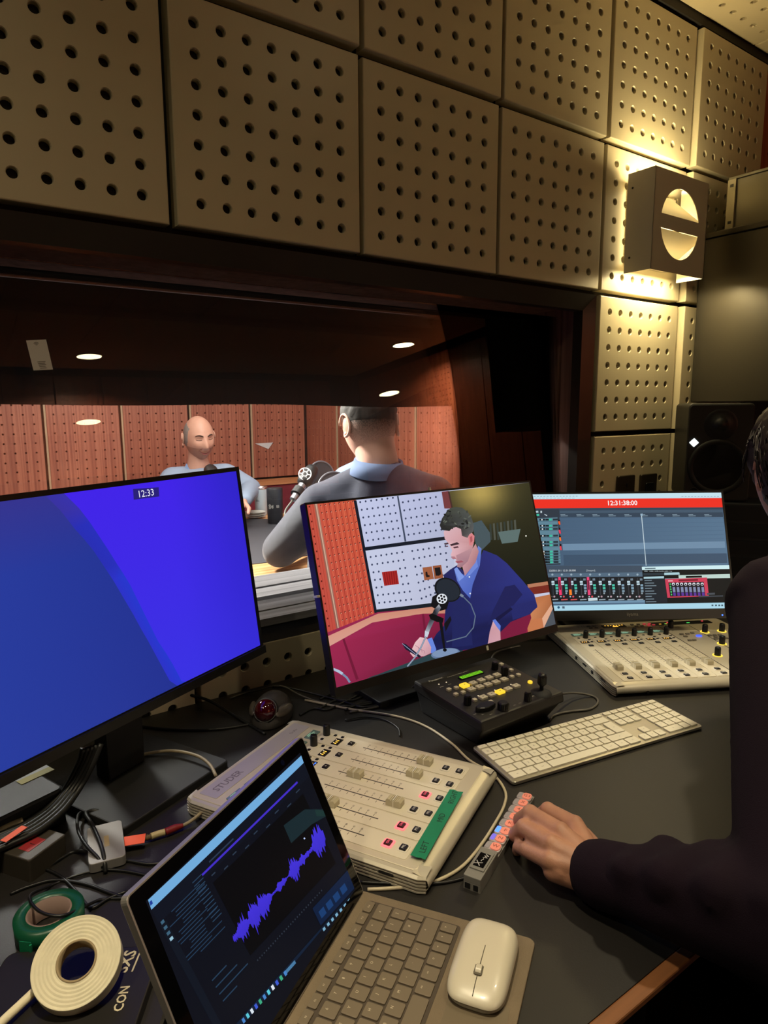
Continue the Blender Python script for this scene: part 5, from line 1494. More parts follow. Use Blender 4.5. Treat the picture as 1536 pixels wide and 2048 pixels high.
# waveform along its axis
ax0, ax1 = (668, 1180), (1205, 560)
base_env = [0.15, 0.45, 0.20, 0.65, 1.15, 0.75, 1.0, 0.45, 0.2, 0.95, 1.3, 0.8, 1.0, 0.5, 0.85, 1.15, 0.7, 0.95, 0.6, 0.25, 0.08, 0.10, 0.14, 0.50, 0.30, 0.42, 0.18, 0.10, 0.06, 0.35, 0.95, 0.7, 0.85, 0.3, 0.40, 0.5, 0.25, 0.3, 0.18, 0.2, 0.12, 0.8, 1.15, 0.9, 1.05, 0.8, 0.3]
random.seed(8)
env = []
for i in range(170):
    t = i / 169 * (len(base_env) - 1); k = int(min(t, len(base_env) - 2)); e_ = base_env[k] + (base_env[k + 1] - base_env[k]) * (t - k)
    env.append(e_ * (0.45 + 0.75 * random.random()))
vx, vy = 0.32, 0.95
tp_ = []; bt_ = []
random.seed(11)
for i, e_ in enumerate(env):
    t = i / (len(env) - 1); q = mix(ax0, ax1, t)
    a_ = e_ * 78 * (0.75 + random.random() * 0.35); b_ = e_ * 78 * (0.75 + random.random() * 0.35)
    tp_.append((q[0] - vx * a_, q[1] - vy * a_)); bt_.append((q[0] + vx * b_, q[1] + vy * b_))
for i in range(len(env) - 1):
    D([(66, 50, 215), (66, 50, 215), (58, 44, 200), (58, 44, 200)], *tp_[i], *tp_[i + 1], *bt_[i + 1], *bt_[i]); p.z -= 5e-6
p.z += 1e-5
D((22, 40, 46), 965, 505, 1090, 410, 1230, 370, 1240, 420, 1130, 500, 1010, 610); D((26, 52, 50), 1150, 410, 1240, 370, 1246, 410, 1160, 450)
p.ell(*d4(1088, 582)[0], 1.8, 1.8, (190, 210, 255), 10)
for k in range(30): bar(0.35 + k * 0.0155, 0.3555 + k * 0.0155, 0.755 + 0.0 * k, 0.010, (46, 54, 66))
for k in range(4): bar(0.1, 0.20 + 0.05 * (k % 3), 0.62 + k * 0.05, 0.008, (36, 60, 84))
D((12, 30, 60), *g(.72, .80), *g(.97, .80), *g(.97, .93), *g(.72, .93))
for k in range(4): bar(0.74 + 0.05 * k, 0.775 + 0.05 * k, 0.85, 0.05, (24, 60, 110))
bar(0.0, 1.0, 0.945, 0.045, (14, 30, 52)); bar(0.45, 0.52, 0.955, 0.022, (70, 120, 160))
for k in range(11): bar(0.14 + k * 0.030, 0.155 + k * 0.030, 0.953, 0.03, ((70, 130, 200), (90, 200, 220), (220, 230, 240), (60, 90, 210), (60, 170, 130))[k % 5])
for k in range(8): bar(0.72 + k * 0.03, 0.735 + k * 0.03, 0.955, 0.02, (120, 170, 200))
p.build('screen', screen_mat(), lt)
m = MB(TF); bq = TF.inverted() @ onpl(*d4(960, 135)[0], Vector(tc), tn); m.cyl((bq.x, bq.y, 0), (bq.x, bq.y, 0.0006), 0.0032, n=16); m.build('webcam', M('camera lens', (10, 16, 40), 0.05), lt)
# type cover
hb = Vector(tc) - tv * (TH / 2)
fw = Vector((tn.x, tn.y, 0)).normalized(); rt = Vector((tu.x, tu.y, 0)).normalized()
ctr = hb + fw * 0.094
cvz = DZ + 0.0005
KF = frame_mtx((ctr.x, ctr.y, cvz), rt, -fw, (0, 0, 1))
FAB = M('brown fabric cover', (112, 98, 78), 0.9, var=0.08, vs=40, bump=0.4, bs=900)
m = MB(KF); m.prism(rrect(0.295, 0.216, 0.008), 0.0, 0.0045, 0.0012); m.build('keyboard_cover', FAB, lt)
m = MB(KF); m.prism(rrect(0.270, 0.112, 0.004, cy=0.028), 0.0042, 0.0049); m.build('key_bed', M('brown key bed', (66, 56, 45), 0.8), lt)
TK = M('brown key', (104, 92, 74), 0.6, var=0.03); TKL = M('brown key legend', (196, 184, 160), 0.6)
rows = [(0.0790, 0.0100, [1.0] * 14, ['Esc'] + ['F%d' % k for k in range(1, 13)] + ['Del']), (0.0612, 0.0170, [0.9] + [1.0] * 12 + [1.35], list('`1234567890-=') + ['x']),
        (0.0420, 0.0170, [1.4] + [1.0] * 12 + [0.85], ['Tab'] + list('QWERTYUIOP[]') + [']']), (0.0228, 0.0170, [1.65] + [1.0] * 12 + [0.60], ['Caps'] + list("ASDFGHJKL;'#") + ['']),
        (0.0036, 0.0170, [1.2] + [1.0] * 11 + [2.05], ['Sh'] + list('\\ZXCVBNM,./') + ['^']), (-0.0156, 0.0170, [1.0, 1, 1, 1, 4.9, 1, 1, 1, 0.78, 0.78, 0.78], ['Fn', 'Ctrl', 'Win', 'Alt', '', 'Alt', 'oo', 'o', '<', 'v', '>'])]
for y, h, ws, lg in rows:
    tot = sum(ws); x = -0.1335; sc = 0.267 / tot
    for w, l in zip(ws, lg):
        cx_ = x + w * sc / 2; x += w * sc
        m = MB(KF); m.prism(rrect(w * sc - 0.0024, h, 0.0016, 2, cx_, y), 0.0046, 0.0066, 0.0005)
        if l: m.m = 1; m.text(l, 0.0042 if len(l) == 1 else 0.0028, T(cx_, y + (0.003 if h > .012 else 0), 0.00665))
        m.build('key', [TK, TKL], lt)
m = MB(KF); m.prism(rrect(0.105, 0.058, 0.003, cx=0.0, cy=-0.070), 0.0044, 0.0048); m.build('touchpad', M('brown touchpad', (104, 92, 72), 0.5, var=0.02), lt)
MZ = cvz + 0.0045
# ------------------------------------------------------------------ mouse on the cover
mb_, mf_ = onz(990, 1845, MZ + 0.012), onz(942, 2012, MZ + 0.008)
ax = Vector((mf_.x - mb_.x, mf_.y - mb_.y, 0)); Lm = ax.length; ax.normalize(); ay = Vector((-ax.y, ax.x, 0))
mc = (mb_ + mf_) / 2
ms = thing('computer_mouse', 'white slim wireless mouse resting on the brown keyboard cover', 'mouse', (mc.x, mc.y, MZ), math.atan2(ax.y, ax.x))
MM = T(mc.x, mc.y, MZ) @ RZ(math.atan2(ax.y, ax.x))
Lm = 0.1075; Wm = 0.060
def mouse_shell(mb, z0, z1, grow=0.0):
    nu, nv = 48, 10
    vs = []; fs = []
    def sup(a, e): c, s_ = math.cos(a), math.sin(a); return (abs(c) ** (2 / e) * (1 if c > 0 else -1), abs(s_) ** (2 / e) * (1 if s_ > 0 else -1))
    for j in range(nv + 1):
        t = j / nv; k = math.cos(t * math.pi / 2) ** 0.42 if t < 1 else 0.0
        for i in range(nu):
            x, y = sup(2 * math.pi * i / nu, 4.2)
            X = x * (Lm / 2 + grow) * k; Y = y * (Wm / 2 + grow) * k
            hump = 1 - 0.38 * max(0, (X / (Lm / 2) + 0.15)) ** 1.5
            vs.append((X, Y, z0 + (z1 - z0) * math.sin(t * math.pi / 2) * hump))
    for j in range(nv):
        for i in range(nu):
            l = (i + 1) % nu; fs.append((j * nu + i, j * nu + l, (j + 1) * nu + l, (j + 1) * nu + i))
    mb.add(vs, fs, True)
m = MB(MM); m.prism([(x * 0.97, y * 0.97) for x, y in rrect(Lm, Wm, 0.022, 8)], 0.001, 0.009, 0.001, bev0=0.002); m.build('mouse_base', M('mouse base grey', (150, 144, 128), 0.5), ms)
m = MB(MM); mouse_shell(m, 0.008, 0.0235); shl = m.build('shell', M('mouse white', (198, 190, 170), 0.32, var=0.01, coat=0.2), ms)
m = MB(MM); m.box(0.010, -0.0003, 0.02, 0.012, 0.0003, 0.021)
def shell_z(x): 
    X = min(abs(x) / (Lm / 2), 0.999); t = math.acos(min(1, X ** (1 / 0.42))) / (math.pi / 2)
    return 0.008 + 0.0155 * math.sin(t * math.pi / 2) * (1 - 0.38 * max(0, (x / (Lm / 2) + 0.15)) ** 1.5)
for k in range(18):
    x = -0.004 + k * 0.003
    m.cbox((x, 0, shell_z(x) + 0.0002), (0.0034, 0.0006, 0.0014))
m.build('button_seam', M('seam grey', (90, 84, 70), 0.6), shl)
m = MB(MM @ T(0.022, 0, shell_z(0.022) - 0.0035)); m.cyl((0, -0.0028, 0), (0, 0.0028, 0), 0.0065, n=24); m.build('scroll_wheel', M('wheel grey', (196, 188, 168), 0.35), shl)
m = MB(MM); m.prism(rrect(0.0155, 0.0085, 0.002, cx=0.022), shell_z(0.022) - 0.0007, shell_z(0.022) + 0.0003); m.build('wheel_slot', M('seam grey', (90, 84, 70), 0.6), shl)

# ------------------------------------------------------------------ trackball
tb_p = onz(541, 1440, DZ)
tbr = thing('trackball', 'grey trackball with a dark red ball behind the near mixing console', 'trackball', (tb_p.x, tb_p.y, DZ), -0.75)
TM = T(tb_p.x, tb_p.y, DZ) @ RZ(-0.75)
TB = M('trackball grey', (66, 62, 58), 0.38, var=0.04)
m = MB(TM); m.ball((0, 0.012, 0.004), (0.037, 0.056, 0.044), 32, 20); m.v = [Vector((q.x, q.y, max(q.z, DZ + 0.0005))) for q in m.v]; tbb = m.build('body', TB, tbr)
m = MB(TM); m.ball((0, -0.026, 0.031), 0.0205, 32, 20); m.build('ball', M('deep red ball', (62, 5, 14), 0.06, spec=0.7, coat=1.0), tbr)
m = MB(TM); m.lathe([(0.0215, 0.0), (0.0235, 0.001), (0.0215, 0.003)], 28, (0, 0, 0)); m.v = [TM @ (T(0, -0.026, 0.031) @ RX(0.9) @ (TM.inverted() @ q)) for q in m.v]; m.build('ball_ring', M('tracking ring', (40, 38, 36), 0.5), tbb)
for sx_ in (-1, 1):
    m = MB(TM @ T(sx_ * 0.030, -0.010, 0.026) @ RZ(sx_ * -0.35) @ RY(sx_ * 0.9)); m.ball((0, 0, 0), (0.010, 0.026, 0.005), 20, 10); m.build('button', M('trackball button', (84, 78, 70), 0.3), tbb)

# ------------------------------------------------------------------ tape rolls, pen, black case
gp = (onz(98, 1822, DZ + 0.024))
gt = thing('tape_roll', 'roll of green tape lying flat among the cables', 'tape roll', (gp.x, gp.y, DZ))
m = MB(T(gp.x, gp.y, DZ)); m.lathe([(0.0215, 0.001), (0.0355, 0.0005), (0.036, 0.024), (0.0235, 0.0245), (0.0215, 0.001)], 48, cap=False); m.build('tape', M('green tape roll', (14, 74, 50), 0.35, var=0.06, vs=120), gt)
m = MB(T(gp.x, gp.y, DZ)); m.lathe([(0.0212, 0.0015), (0.0234, 0.0015), (0.0234, 0.0240), (0.0212, 0.0240), (0.0212, 0.0015)], 48, cap=False); m.build('core', M('grey card core', (130, 108, 100), 0.8), gt)
m = MB(T(gp.x - 0.025, gp.y - 0.020, DZ + 0.002) @ RZ(0.8)); m.box(-0.010, -0.012, 0.0, -0.0095, 0.002, 0.020); m.box(-0.012, -0.013, 0.0, -0.0095, -0.011, 0.018); m.build('loose_end', M('green tape', (20, 122, 84), 0.4), gt)
# black case with print
cs = thing('flat_case', 'flat black case printed SXS under the white tape roll', 'case', (0.075, -0.585, DZ))
pts = [onz(306, 1948, DZ + 0.012), onz(272, 2048, DZ + 0.012)]
e1 = Vector((pts[1].x - pts[0].x, pts[1].y - pts[0].y, 0)).normalized()      # along the right edge, towards the camera
cang = math.atan2(-e1.x, e1.y) + math.pi
CM = T(pts[0].x, pts[0].y, DZ) @ RZ(math.atan2(-e1.y, -e1.x) - math.pi / 2)   # local y away from the camera along the edge, x to the right
m = MB(CM); m.prism(rrect(0.16, 0.20, 0.010, cx=-0.080, cy=-0.062), 0.0, 0.012, 0.002); csh = m.build('shell', M('case black', (26, 24, 22), 0.42, var=0.1, vs=20), cs)
def flatpt(px0, py0, z): return onz(px0, py0, z)
def writing(mb, st, q0, q1, size, z):
    A0, A1 = onz(*q0, z), onz(*q1, z); d = A1 - A0
    mb.M = Matrix.Translation((A0 + A1) / 2) @ RZ(math.atan2(d.y, d.x)); mb.text(st, size, Matrix(), 0.02)
m = MB(); writing(m, 'SXS', (242, 1944), (264, 1902), 0.0175, DZ + 0.0123); writing(m, 'CON', (236, 2022), (252, 1972), 0.0125, DZ + 0.0123)
A0, A1 = onz(267, 1936, DZ + 0.0122), onz(277, 1912, DZ + 0.0122); d = A1 - A0
m.M = Matrix.Translation((A0 + A1) / 2) @ RZ(math.atan2(d.y, d.x)); m.box(-0.012, -0.0008, 0, 0.012, 0.0008, 0.0002)
m.build('print', M('case print', (196, 186, 158), 0.6), csh)
# white roll leaning on the green one
wr = thing('tape_roll', 'roll of white cloth tape tipped up on the flat black case', 'tape roll', (0.09, -0.575, DZ))
wc = atd(153, 1921, 0.652)
vdir = (CAM - wc).normalized()
axis = (vdir + Vector((-0.16, 0.11, 0.52))).normalized()
RQ = axis.to_track_quat('Z', 'Y').to_matrix().to_4x4()
WMx = Matrix.Translation(wc) @ RQ
R1 = 0.0405
m = MB(WMx); prof = [(0.0186, -0.018)]
prof += [(R1, -0.018), (R1 + 0.0004, -0.017), (R1 + 0.0004, -0.001), (R1, 0)]
for k in range(12): prof.append((R1 - (k + 0.5) * (R1 - 0.0186) / 12.5, -0.0006 if k % 2 else 0.0))
prof += [(0.0186, 0.0), (0.0186, -0.018)]
m.lathe(prof, 96, cap=False, smooth=False); m.build('tape', M('white cloth tape', (214, 206, 178), 0.75, var=0.07, vs=90), wr)
m = MB(WMx); m.lathe([(0.0166, -0.0166), (0.0187, -0.0166), (0.0187, 0.0004), (0.0166, 0.0004), (0.0166, -0.0166)], 48, cap=False); m.build('core', M('cardboard core', (150, 132, 100), 0.8), wr)
WCZ = wc
# pen
q0, q1 = onz(72, 1980, DZ + 0.020), onz(-20, 2066, DZ + 0.020)
pn = thing('pen', 'slim white pen lying beside the white tape roll', 'pen', (q0.x, q0.y, DZ + 0.012))
d = (q1 - q0).normalized()
m = MB(); m.cyl(q0, q0 + d * 0.12, 0.0042, n=20); m.build('barrel', M('pen white', (226, 216, 186), 0.3), pn)
m = MB(); m.cyl(q0 - d * 0.010, q0, 0.0022, 0.004, n=16); m.cyl(q0 - d * 0.014, q0 - d * 0.010, 0.0034, 0.0022, n=16); m.build('tip', M('pen tip white', (206, 196, 168), 0.3), pn)

# ------------------------------------------------------------------ boxes among the cables
sd = thing('card_reader', 'small silver slab with rounded corners lying under black cables', 'card reader', (0.168, -0.362, DZ))
qs = [onz(x, y, DZ + 0.014) for x, y in ((177, 1655), (240, 1637), (243, 1716), (186, 1728))]
cen = sum(qs, Vector()) / 4; uu = ((qs[1] - qs[0]) + (qs[2] - qs[3])).normalized()
SDM = T(cen.x, cen.y, DZ) @ RZ(math.atan2(uu.y, uu.x))
ws, hs = (qs[1] - qs[0]).length, (qs[3] - qs[0]).length
m = MB(SDM); m.prism(rrect(0.044, 0.084, 0.006), 0.002, 0.014, 0.001); m.build('case', M('silver plastic', (140, 136, 134), 0.4, 0.3), sd)
m = MB(SDM); m.box(-0.002, -0.012, 0.014, 0.004, 0.012, 0.0142); m.build('print', M('gold print', (150, 130, 96), 0.5), sd)
hb_ = thing('metal_box', 'dark metal box with a small red sticker at the far left of the desk', 'box', (0.09, -0.325, DZ))
c1, c2 = onz(132, 1668, DZ + 0.03), onz(58, 1722, DZ + 0.03)
dv_ = Vector((c2.x - c1.x, c2.y - c1.y, 0)); a_ = math.atan2(dv_.y, dv_.x)
HM = T(c1.x, c1.y, DZ) @ RZ(a_)
m = MB(HM); m.prism(rrect(dv_.length, 0.062, 0.003, cx=dv_.length / 2, cy=-0.031), 0.0, 0.030, 0.0015); m.build('case', M('dark box metal', (62, 56, 48), 0.5, 0.2), hb_)
rs_ = onz(64, 1688, DZ + 0.0303)
m = MB(T(rs_.x, rs_.y, DZ + 0.0301) @ RZ(a_)); m.box(-0.013, -0.009, 0, 0.013, 0.009, 0.0003); m.m = 1; m.text('1', 0.012, T(0, 0, 0.0004)); m.build('sticker', [M('red sticker', (150, 34, 40), 0.6), blk], hb_)

# ------------------------------------------------------------------ cables
CB = M('cable black', (14, 14, 14), 0.45); CW = M('cable warm white', (186, 174, 146), 0.45); CG = M('cable grey', (92, 88, 80), 0.5); CBe = M('cable beige', (150, 136, 110), 0.5)
def cable(name, label, pts, r, mat, group=None):
    """pts: (px, py, height above the desk)"""
    P3 = [onz(x, y, DZ + z) for x, y, z in pts]
    o = MB().tube(P3, r, 8, 6).build(name, mat)
    tag(o, label, 'cable', group); return o
R = 0.0022
cable('cable', 'white cable curving over the desk past the near console to the keypad', [(610, 1400, R), (700, 1418, R), (790, 1432, R), (850, 1452, R), (902, 1486, R), (938, 1520, R), (985, 1548, R), (1010, 1582, R), (1008, 1612, R), (988, 1650, R), (962, 1690, R), (930, 1728, R), (895, 1752, R), (850, 1768, R), (790, 1776, R), (735, 1779, R)], 0.0022, CW)
cable('cable', 'black cable running along the near console to the keypad', [(940, 1748, 0.006), (925, 1757, R), (880, 1766, R), (820, 1768, R), (760, 1766, R), (720, 1764, R)], 0.0018, CB)
cable('cable', 'pale cable looping from the camera controller beside the keyboard', [(1118, 1388, 0.03), (1150, 1386, 0.012), (1185, 1392, R), (1196, 1404, R), (1180, 1418, R), (1140, 1423, R), (1110, 1430, R), (1098, 1442, R)], 0.0022, CG)
cable('cable', 'short pale cable behind the camera controller under the video monitor', [(990, 1326, 0.03), (984, 1316, 0.028), (992, 1305, 0.01), (1012, 1298, R), (1040, 1292, R)], 0.002, CG)
cable('cable', 'grey cable arching from behind the blue monitor to the near console', [(180, 1538, 0.004), (240, 1522, 0.010), (300, 1506, 0.016), (350, 1502, 0.020), (395, 1512, 0.022), (420, 1530, 0.020), (432, 1552, 0.016)], 0.0026, CBe)
cable('cable', 'black cable from the blue monitor to the trackball', [(375, 1388, 0.02), (420, 1402, 0.012), (460, 1426, 0.006), (500, 1450, R), (530, 1468, R)], 0.003, CB)
cable('cable', 'black cable lying along the back of the desk', [(255, 1447, R), (310, 1456, R), (380, 1460, R), (440, 1458, R), (490, 1450, R), (510, 1445, R)], 0.0026, CB)
cable('cable', 'thin pale wire behind the trackball', [(460, 1397, R), (490, 1386, R), (515, 1381, 0.008), (548, 1372, 0.022), (570, 1374, 0.020), (600, 1390, 0.004), (640, 1404, R), (690, 1412, R)], 0.0016, CG)
cable('cable', 'black cable sweeping under the video monitor', [(545, 1374, 0.02), (580, 1376, 0.012), (630, 1388, 0.004), (690, 1404, R), (730, 1414, R), (790, 1400, R), (830, 1376, R)], 0.0026, CB)
for k, (a, b) in enumerate((((600, 1430), (680, 1408)), ((640, 1416), (740, 1386)), ((690, 1420), (812, 1392)))):
    cable('cable', ('black cable just behind the near console', 'black cable across the desk below the video monitor', 'black cable leading to the camera controller')[k], [(a[0], a[1], R), ((a[0] * 2 + b[0]) / 3, (a[1] * 2 + b[1]) / 3 - 6, R), ((a[0] + b[0] * 2) / 3, (a[1] + b[1] * 2) / 3 + 4, R), (b[0], b[1], R), (b[0] + 40, b[1] - 20, R)], 0.0022, CB)
cable('cable', 'black cable looped on the desk below the video monitor', [(640, 1398, R), (690, 1378, R), (750, 1372, R), (790, 1380, R), (760, 1402, R), (700, 1412, R), (660, 1408, R)], 0.0022, CB)
cable('cable', 'dark cable rising to the back of the camera controller', [(700, 1424, R), (760, 1412, R), (800, 1396, R), (826, 1374, 0.012), (850, 1356, 0.03)], 0.0020, CG)
cable('cable', 'thin black wire below the near console knobs', [(690, 1440, R), (730, 1434, R), (770, 1440, R), (796, 1456, R), (800, 1472, R)], 0.0014, CB)
# bundle hanging from the blue monitor
bn = ['outermost of the hanging bundle', 'second of the hanging bundle', 'middle of the hanging bundle', 'fourth of the hanging bundle', 'innermost of the hanging bundle']
for k in range(5):
    o_ = k * 9
    cable('cable', f'thick black cable under the blue monitor, {bn[k]}', [(166 + o_, 1498 - o_ * .3, 0.10), (156 + o_ * .8, 1530, 0.075), (132 + o_ * .8, 1574, 0.05), (96 + o_ * .9, 1616 + o_ * .1, 0.038), (50 + o_ * .8, 1648 + o_ * .35, 0.036), (0 + o_ * .5, 1670 + o_ * .55, 0.036), (-60 + o_ * .2, 1690 + o_ * .8, 0.036)], 0.0042, CB, 'cables hanging from the blue monitor')
cable('cable', 'pale grey cable at the far left under the blue monitor', [(45, 1642, 0.036), (20, 1652, 0.036), (-10, 1668, 0.036), (-40, 1690, 0.03)], 0.005, CBe)
cable('cable', 'thin black loop dropping over the silver slab', [(185, 1622, R), (158, 1628, 0.01), (156, 1660, 0.018), (172, 1690, 0.020), (196, 1716, 0.014), (206, 1735, 0.006)], 0.0022, CB)
cable('cable', 'thin black cable bending across the silver slab', [(206, 1640, 0.006), (196, 1622, 0.010), (172, 1626, 0.014), (186, 1652, 0.020), (202, 1690, 0.019), (209, 1722, 0.012), (211, 1745, R)], 0.0026, CB)
cable('cable', 'black cable winding from the silver slab to the metal box', [(210, 1730, 0.004), (180, 1706, 0.012), (150, 1703, R), (120, 1718, R), (90, 1738, R)], 0.0022, CB)
cable('cable', 'black cable curling round the green tape roll', [(300, 1752, R), (250, 1742, R), (200, 1740, R), (150, 1752, R), (100, 1772, R), (60, 1792, 0.026), (78, 1822, 0.028), (120, 1832, 0.028), (160, 1818, 0.02), (200, 1800, R), (250, 1796, R)], 0.0018, CB)
cable('cable', 'black cable crossing above the green tape roll', [(20, 1788, R), (60, 1772, R), (110, 1760, R), (170, 1768, R), (220, 1786, R), (262, 1800, R)], 0.0018, CB)
cable('cable', 'thin dark cable looping between green tape roll and laptop', [(84, 1735, R), (120, 1752, R), (150, 1780, R), (176, 1812, R), (190, 1814, R), (215, 1798, R), (255, 1782, R)], 0.0018, CB)
cable('cable', 'black cable lying behind the laptop lid', [(215, 1716, R), (260, 1722, R), (300, 1728, R), (340, 1722, R), (370, 1710, R)], 0.0022, CB)
# tagged plug lead into the console
pl_ = thing('plug_lead', 'audio lead with an orange tag and a red plug entering the near console', 'cable', onz(300, 1672, DZ))
def seg(name, pts, r, mat, n=12, radii=None):
    MB().tube([onz(x, y, DZ + z) for x, y, z in pts], r, n, 6, radii).build(name, mat, pl_)
seg('lead', [(436, 1578, 0.016), (405, 1622, 0.010), (372, 1648, 0.006), (340, 1658, 0.006)], 0.0024, CBe)
seg('red_plug', [(366, 1651, 0.007), (350, 1656, 0.007), (331, 1664, 0.007)], 0.0048, M('red plug', (120, 22, 26), 0.5), radii=[0.003, 0.005, 0.005])
seg('beige_plug', [(330, 1664, 0.007), (316, 1668, 0.007), (302, 1673, 0.007)], 0.0045, M('beige plug', (176, 158, 118), 0.5))
seg('strain_relief', [(302, 1673, 0.007), (295, 1675, 0.007), (288, 1677, 0.007)], 0.004, M('brown relief', (96, 78, 52), 0.6), radii=[.0042, .003, .0042, .003, .0042])
seg('lead', [(288, 1677, 0.007), (262, 1680, 0.006), (236, 1684, 0.006)], 0.0030, CBe)
p0, p1 = onz(246, 1678, DZ + 0.014), onz(290, 1671, DZ + 0.014)
d = p1 - p0
m = MB(T((p0.x + p1.x) / 2, (p0.y + p1.y) / 2, DZ + 0.0105) @ RZ(math.atan2(d.y, d.x))); m.box(-d.length / 2, -0.011, 0, d.length / 2, 0.009, 0.0006); m.build('orange_tag', M('orange tag', (232, 88, 50), 0.6), pl_)
# orange tags on the cable bundle
ot = onz(28, 1668, DZ + 0.044)
o = MB(T(ot.x, ot.y, ot.z) @ RZ(0.6)); o.box(-0.016, -0.005, 0, 0.016, 0.005, 0.0006); o = o.build('cable_tag', M('orange tag', (232, 88, 50), 0.6)); tag(o, 'orange tag on the cables at the far left of the desk', 'tag')

# wifi card on the front glass pane
def onpane(px0, py0, off=-0.0035):
    n_ = Vector((0, -math.cos(PT1), math.sin(PT1))); p_ = Vector((0, 0.062, 0.884)) + n_ * (0.003 - off - 0.003)
    return onpl(px0, py0, p_, n_)
wcard = [onpane(*q) for q in ((52, 681), (92, 679), (106, 739), (67, 741))]
cen = sum(wcard, Vector()) / 4
nn = Vector((0, -math.cos(PT1), math.sin(PT1)))
wf = thing('wifi_card', 'small white wifi card stuck on the window glass', 'card', cen)
m = MB(); m.add([q for q in wcard] + [q + nn * 0.0004 for q in wcard], [(3, 2, 1, 0), (4, 5, 6, 7), (0, 1, 5, 4), (1, 2, 6, 5), (2, 3, 7, 6), (3, 0, 4, 7)], False); wfc = m.build('card', M('card white', (206, 202, 196), 0.7), wf)
uu = (wcard[1] - wcard[0] + wcard[2] - wcard[3]).normalized(); vv = nn.cross(uu)
Wf = frame_mtx(cen + nn * 0.0006, uu, vv, nn)
m = MB(Wf)
for rr in (0.0022, 0.0042, 0.0062):
    arc = [(rr * math.cos(math.radians(a)), rr * math.sin(math.radians(a))) for a in range(45, 136, 15)]; inn = [(q[0] * (1 - 0.0008 / rr), q[1] * (1 - 0.0008 / rr)) for q in arc]
    for i in range(len(arc) - 1): m.add([(q[0] - 0.002, q[1] + 0.016, 0) for q in (inn[i], arc[i], arc[i + 1], inn[i + 1])], [(0, 1, 2, 3)], False)
for k in range(5): m.box(-0.006 + 0.002 * k * .3, -0.012 - k * 0.0028, 0, 0.007 - 0.001 * (k % 2), -0.0112 - k * 0.0028, 0.0001)
m.build('print', M('card print', (70, 68, 66), 0.7), wfc)
# ------------------------------------------------------------------ studio behind the glass
SY, SX = 2.79, 2.22                       # far wall, side wall (panel faces)
SW = M('studio wall', (60, 40, 34), 0.8)
struct('wall_studio_far', MB().box(-2.6, SY + 0.03, 0, SX + 0.3, SY + 0.13, 2.6), SW)
struct('wall_studio_side', MB().box(SX + 0.03, YB, 0, SX + 0.13, SY + 0.03, 2.6), SW)
struct('wall_studio_left', MB().box(-2.6, YB, 0, -2.5, SY + 0.03, 2.6), SW)
struct('ceiling_studio', MB().box(-2.6, YB, 2.6, SX + 0.2, SY + 0.1, 2.7), M('studio ceiling', (206, 198, 186), 0.8))
SWD = ribbed('studio red wood', (132, 72, 57), (168, 104, 82))
sp0 = perforated(0.378, 1.50, 0.026, 7, 28, 0.0505, 0.0050, seg=16, depth=0.006).build('wood_panel', [SWD, M('wood hole lining', (70, 34, 26), 0.9)])
lab = {0: 'in the corner', 1: 'second from the studio far corner', 2: 'behind the bald man', 3: 'fourth from the studio far corner', 4: 'fifth from the studio far corner', 5: 'sixth from the studio far corner', 6: 'far left along the studio wall', 7: 'far left along the studio wall'}
PZ = 0.862 + 0.75
for k in range(9):
    o = sp0 if k == 0 else sp0.copy()
    if k: COL.objects.link(o)
    o.location = (SX - 0.2 - 0.4 * k, SY, PZ)
    tag(o, f'red perforated panel, studio far wall, {lab.get(k, "beyond the blue monitor")}', 'wall panel', 'wood panels of the studio far wall')
lab = {0: 'first from the corner', 1: 'second from the corner', 2: 'behind the navy person', 3: 'next to the last', 4: 'last before the plain wood'}
for k in range(5):
    o = sp0.copy(); COL.objects.link(o)
    o.rotation_euler = (0, 0, -math.pi / 2); o.location = (SX, SY - 0.2 - 0.4 * k, PZ)
    if k == 4: o.location.y += 0.0
    tag(o, f'red perforated panel on the studio side wall, {lab[k]}', 'wall panel', 'wood panels of the studio side wall')
lip = M('panel edge beige', (176, 150, 120), 0.6)
mb = MB()
for k in range(1, 9): mb.box(SX - 0.4 * k + 0.001, SY - 0.001, 0.862, SX - 0.4 * k + 0.0105, SY + 0.01, 2.36)
for k in range(1, 5): mb.box(SX - 0.003, SY - 0.4 * k - 0.004, 0.862, SX + 0.01, SY - 0.4 * k + 0.004, 2.36)
struct('trim_2', mb, lip)
struct('trim_3', MB().box(SX - 0.006, YB + 0.02, 0.0, SX + 0.03, SY - 2.0, 2.6), wood('plain brown wood', (92, 58, 46), (122, 80, 66), 0.5, 8))
# plain wood above the panels
struct('trim_4', MB().box(-2.5, SY + 0.005, 2.37, SX, SY + 0.03, 2.6), SW)
# timber rail and red bench under the panels
RAIL = wood('studio rail wood', (176, 112, 70), (206, 142, 96), 0.45, 9, 'x')
RED = M('red bench cloth', (128, 34, 50), 0.9, var=0.06, vs=20, sheen=0.3)
bench = thing('bench', 'long red upholstered wall bench with a wood rail in the studio', 'bench', (0.2, SY - 0.3, 0))
MB().box(-2.4, SY - 0.10, 0.820, SX - 0.0, SY - 0.0, 0.850).build('rail', RAIL, bench)
MB().box(-2.4, SY - 0.09, 0.0, SX, SY - 0.02, 0.820).build('backrest', RED, bench, bevel=0.01)
MB().box(-2.4, SY - 0.55, 0.36, SX, SY - 0.09, 0.47).build('seat', RED, bench, bevel=0.02)
MB().box(-2.4, SY - 0.50, 0.0, SX, SY - 0.12, 0.36).build('plinth', SW, bench)
bench2 = thing('bench', 'red upholstered bench under the panels of the studio side wall', 'bench', (SX - 0.3, 1.5, 0))
MB().box(SX - 0.10, 0.75, 0.820, SX, SY - 0.11, 0.850).build('rail', RAIL, bench2)
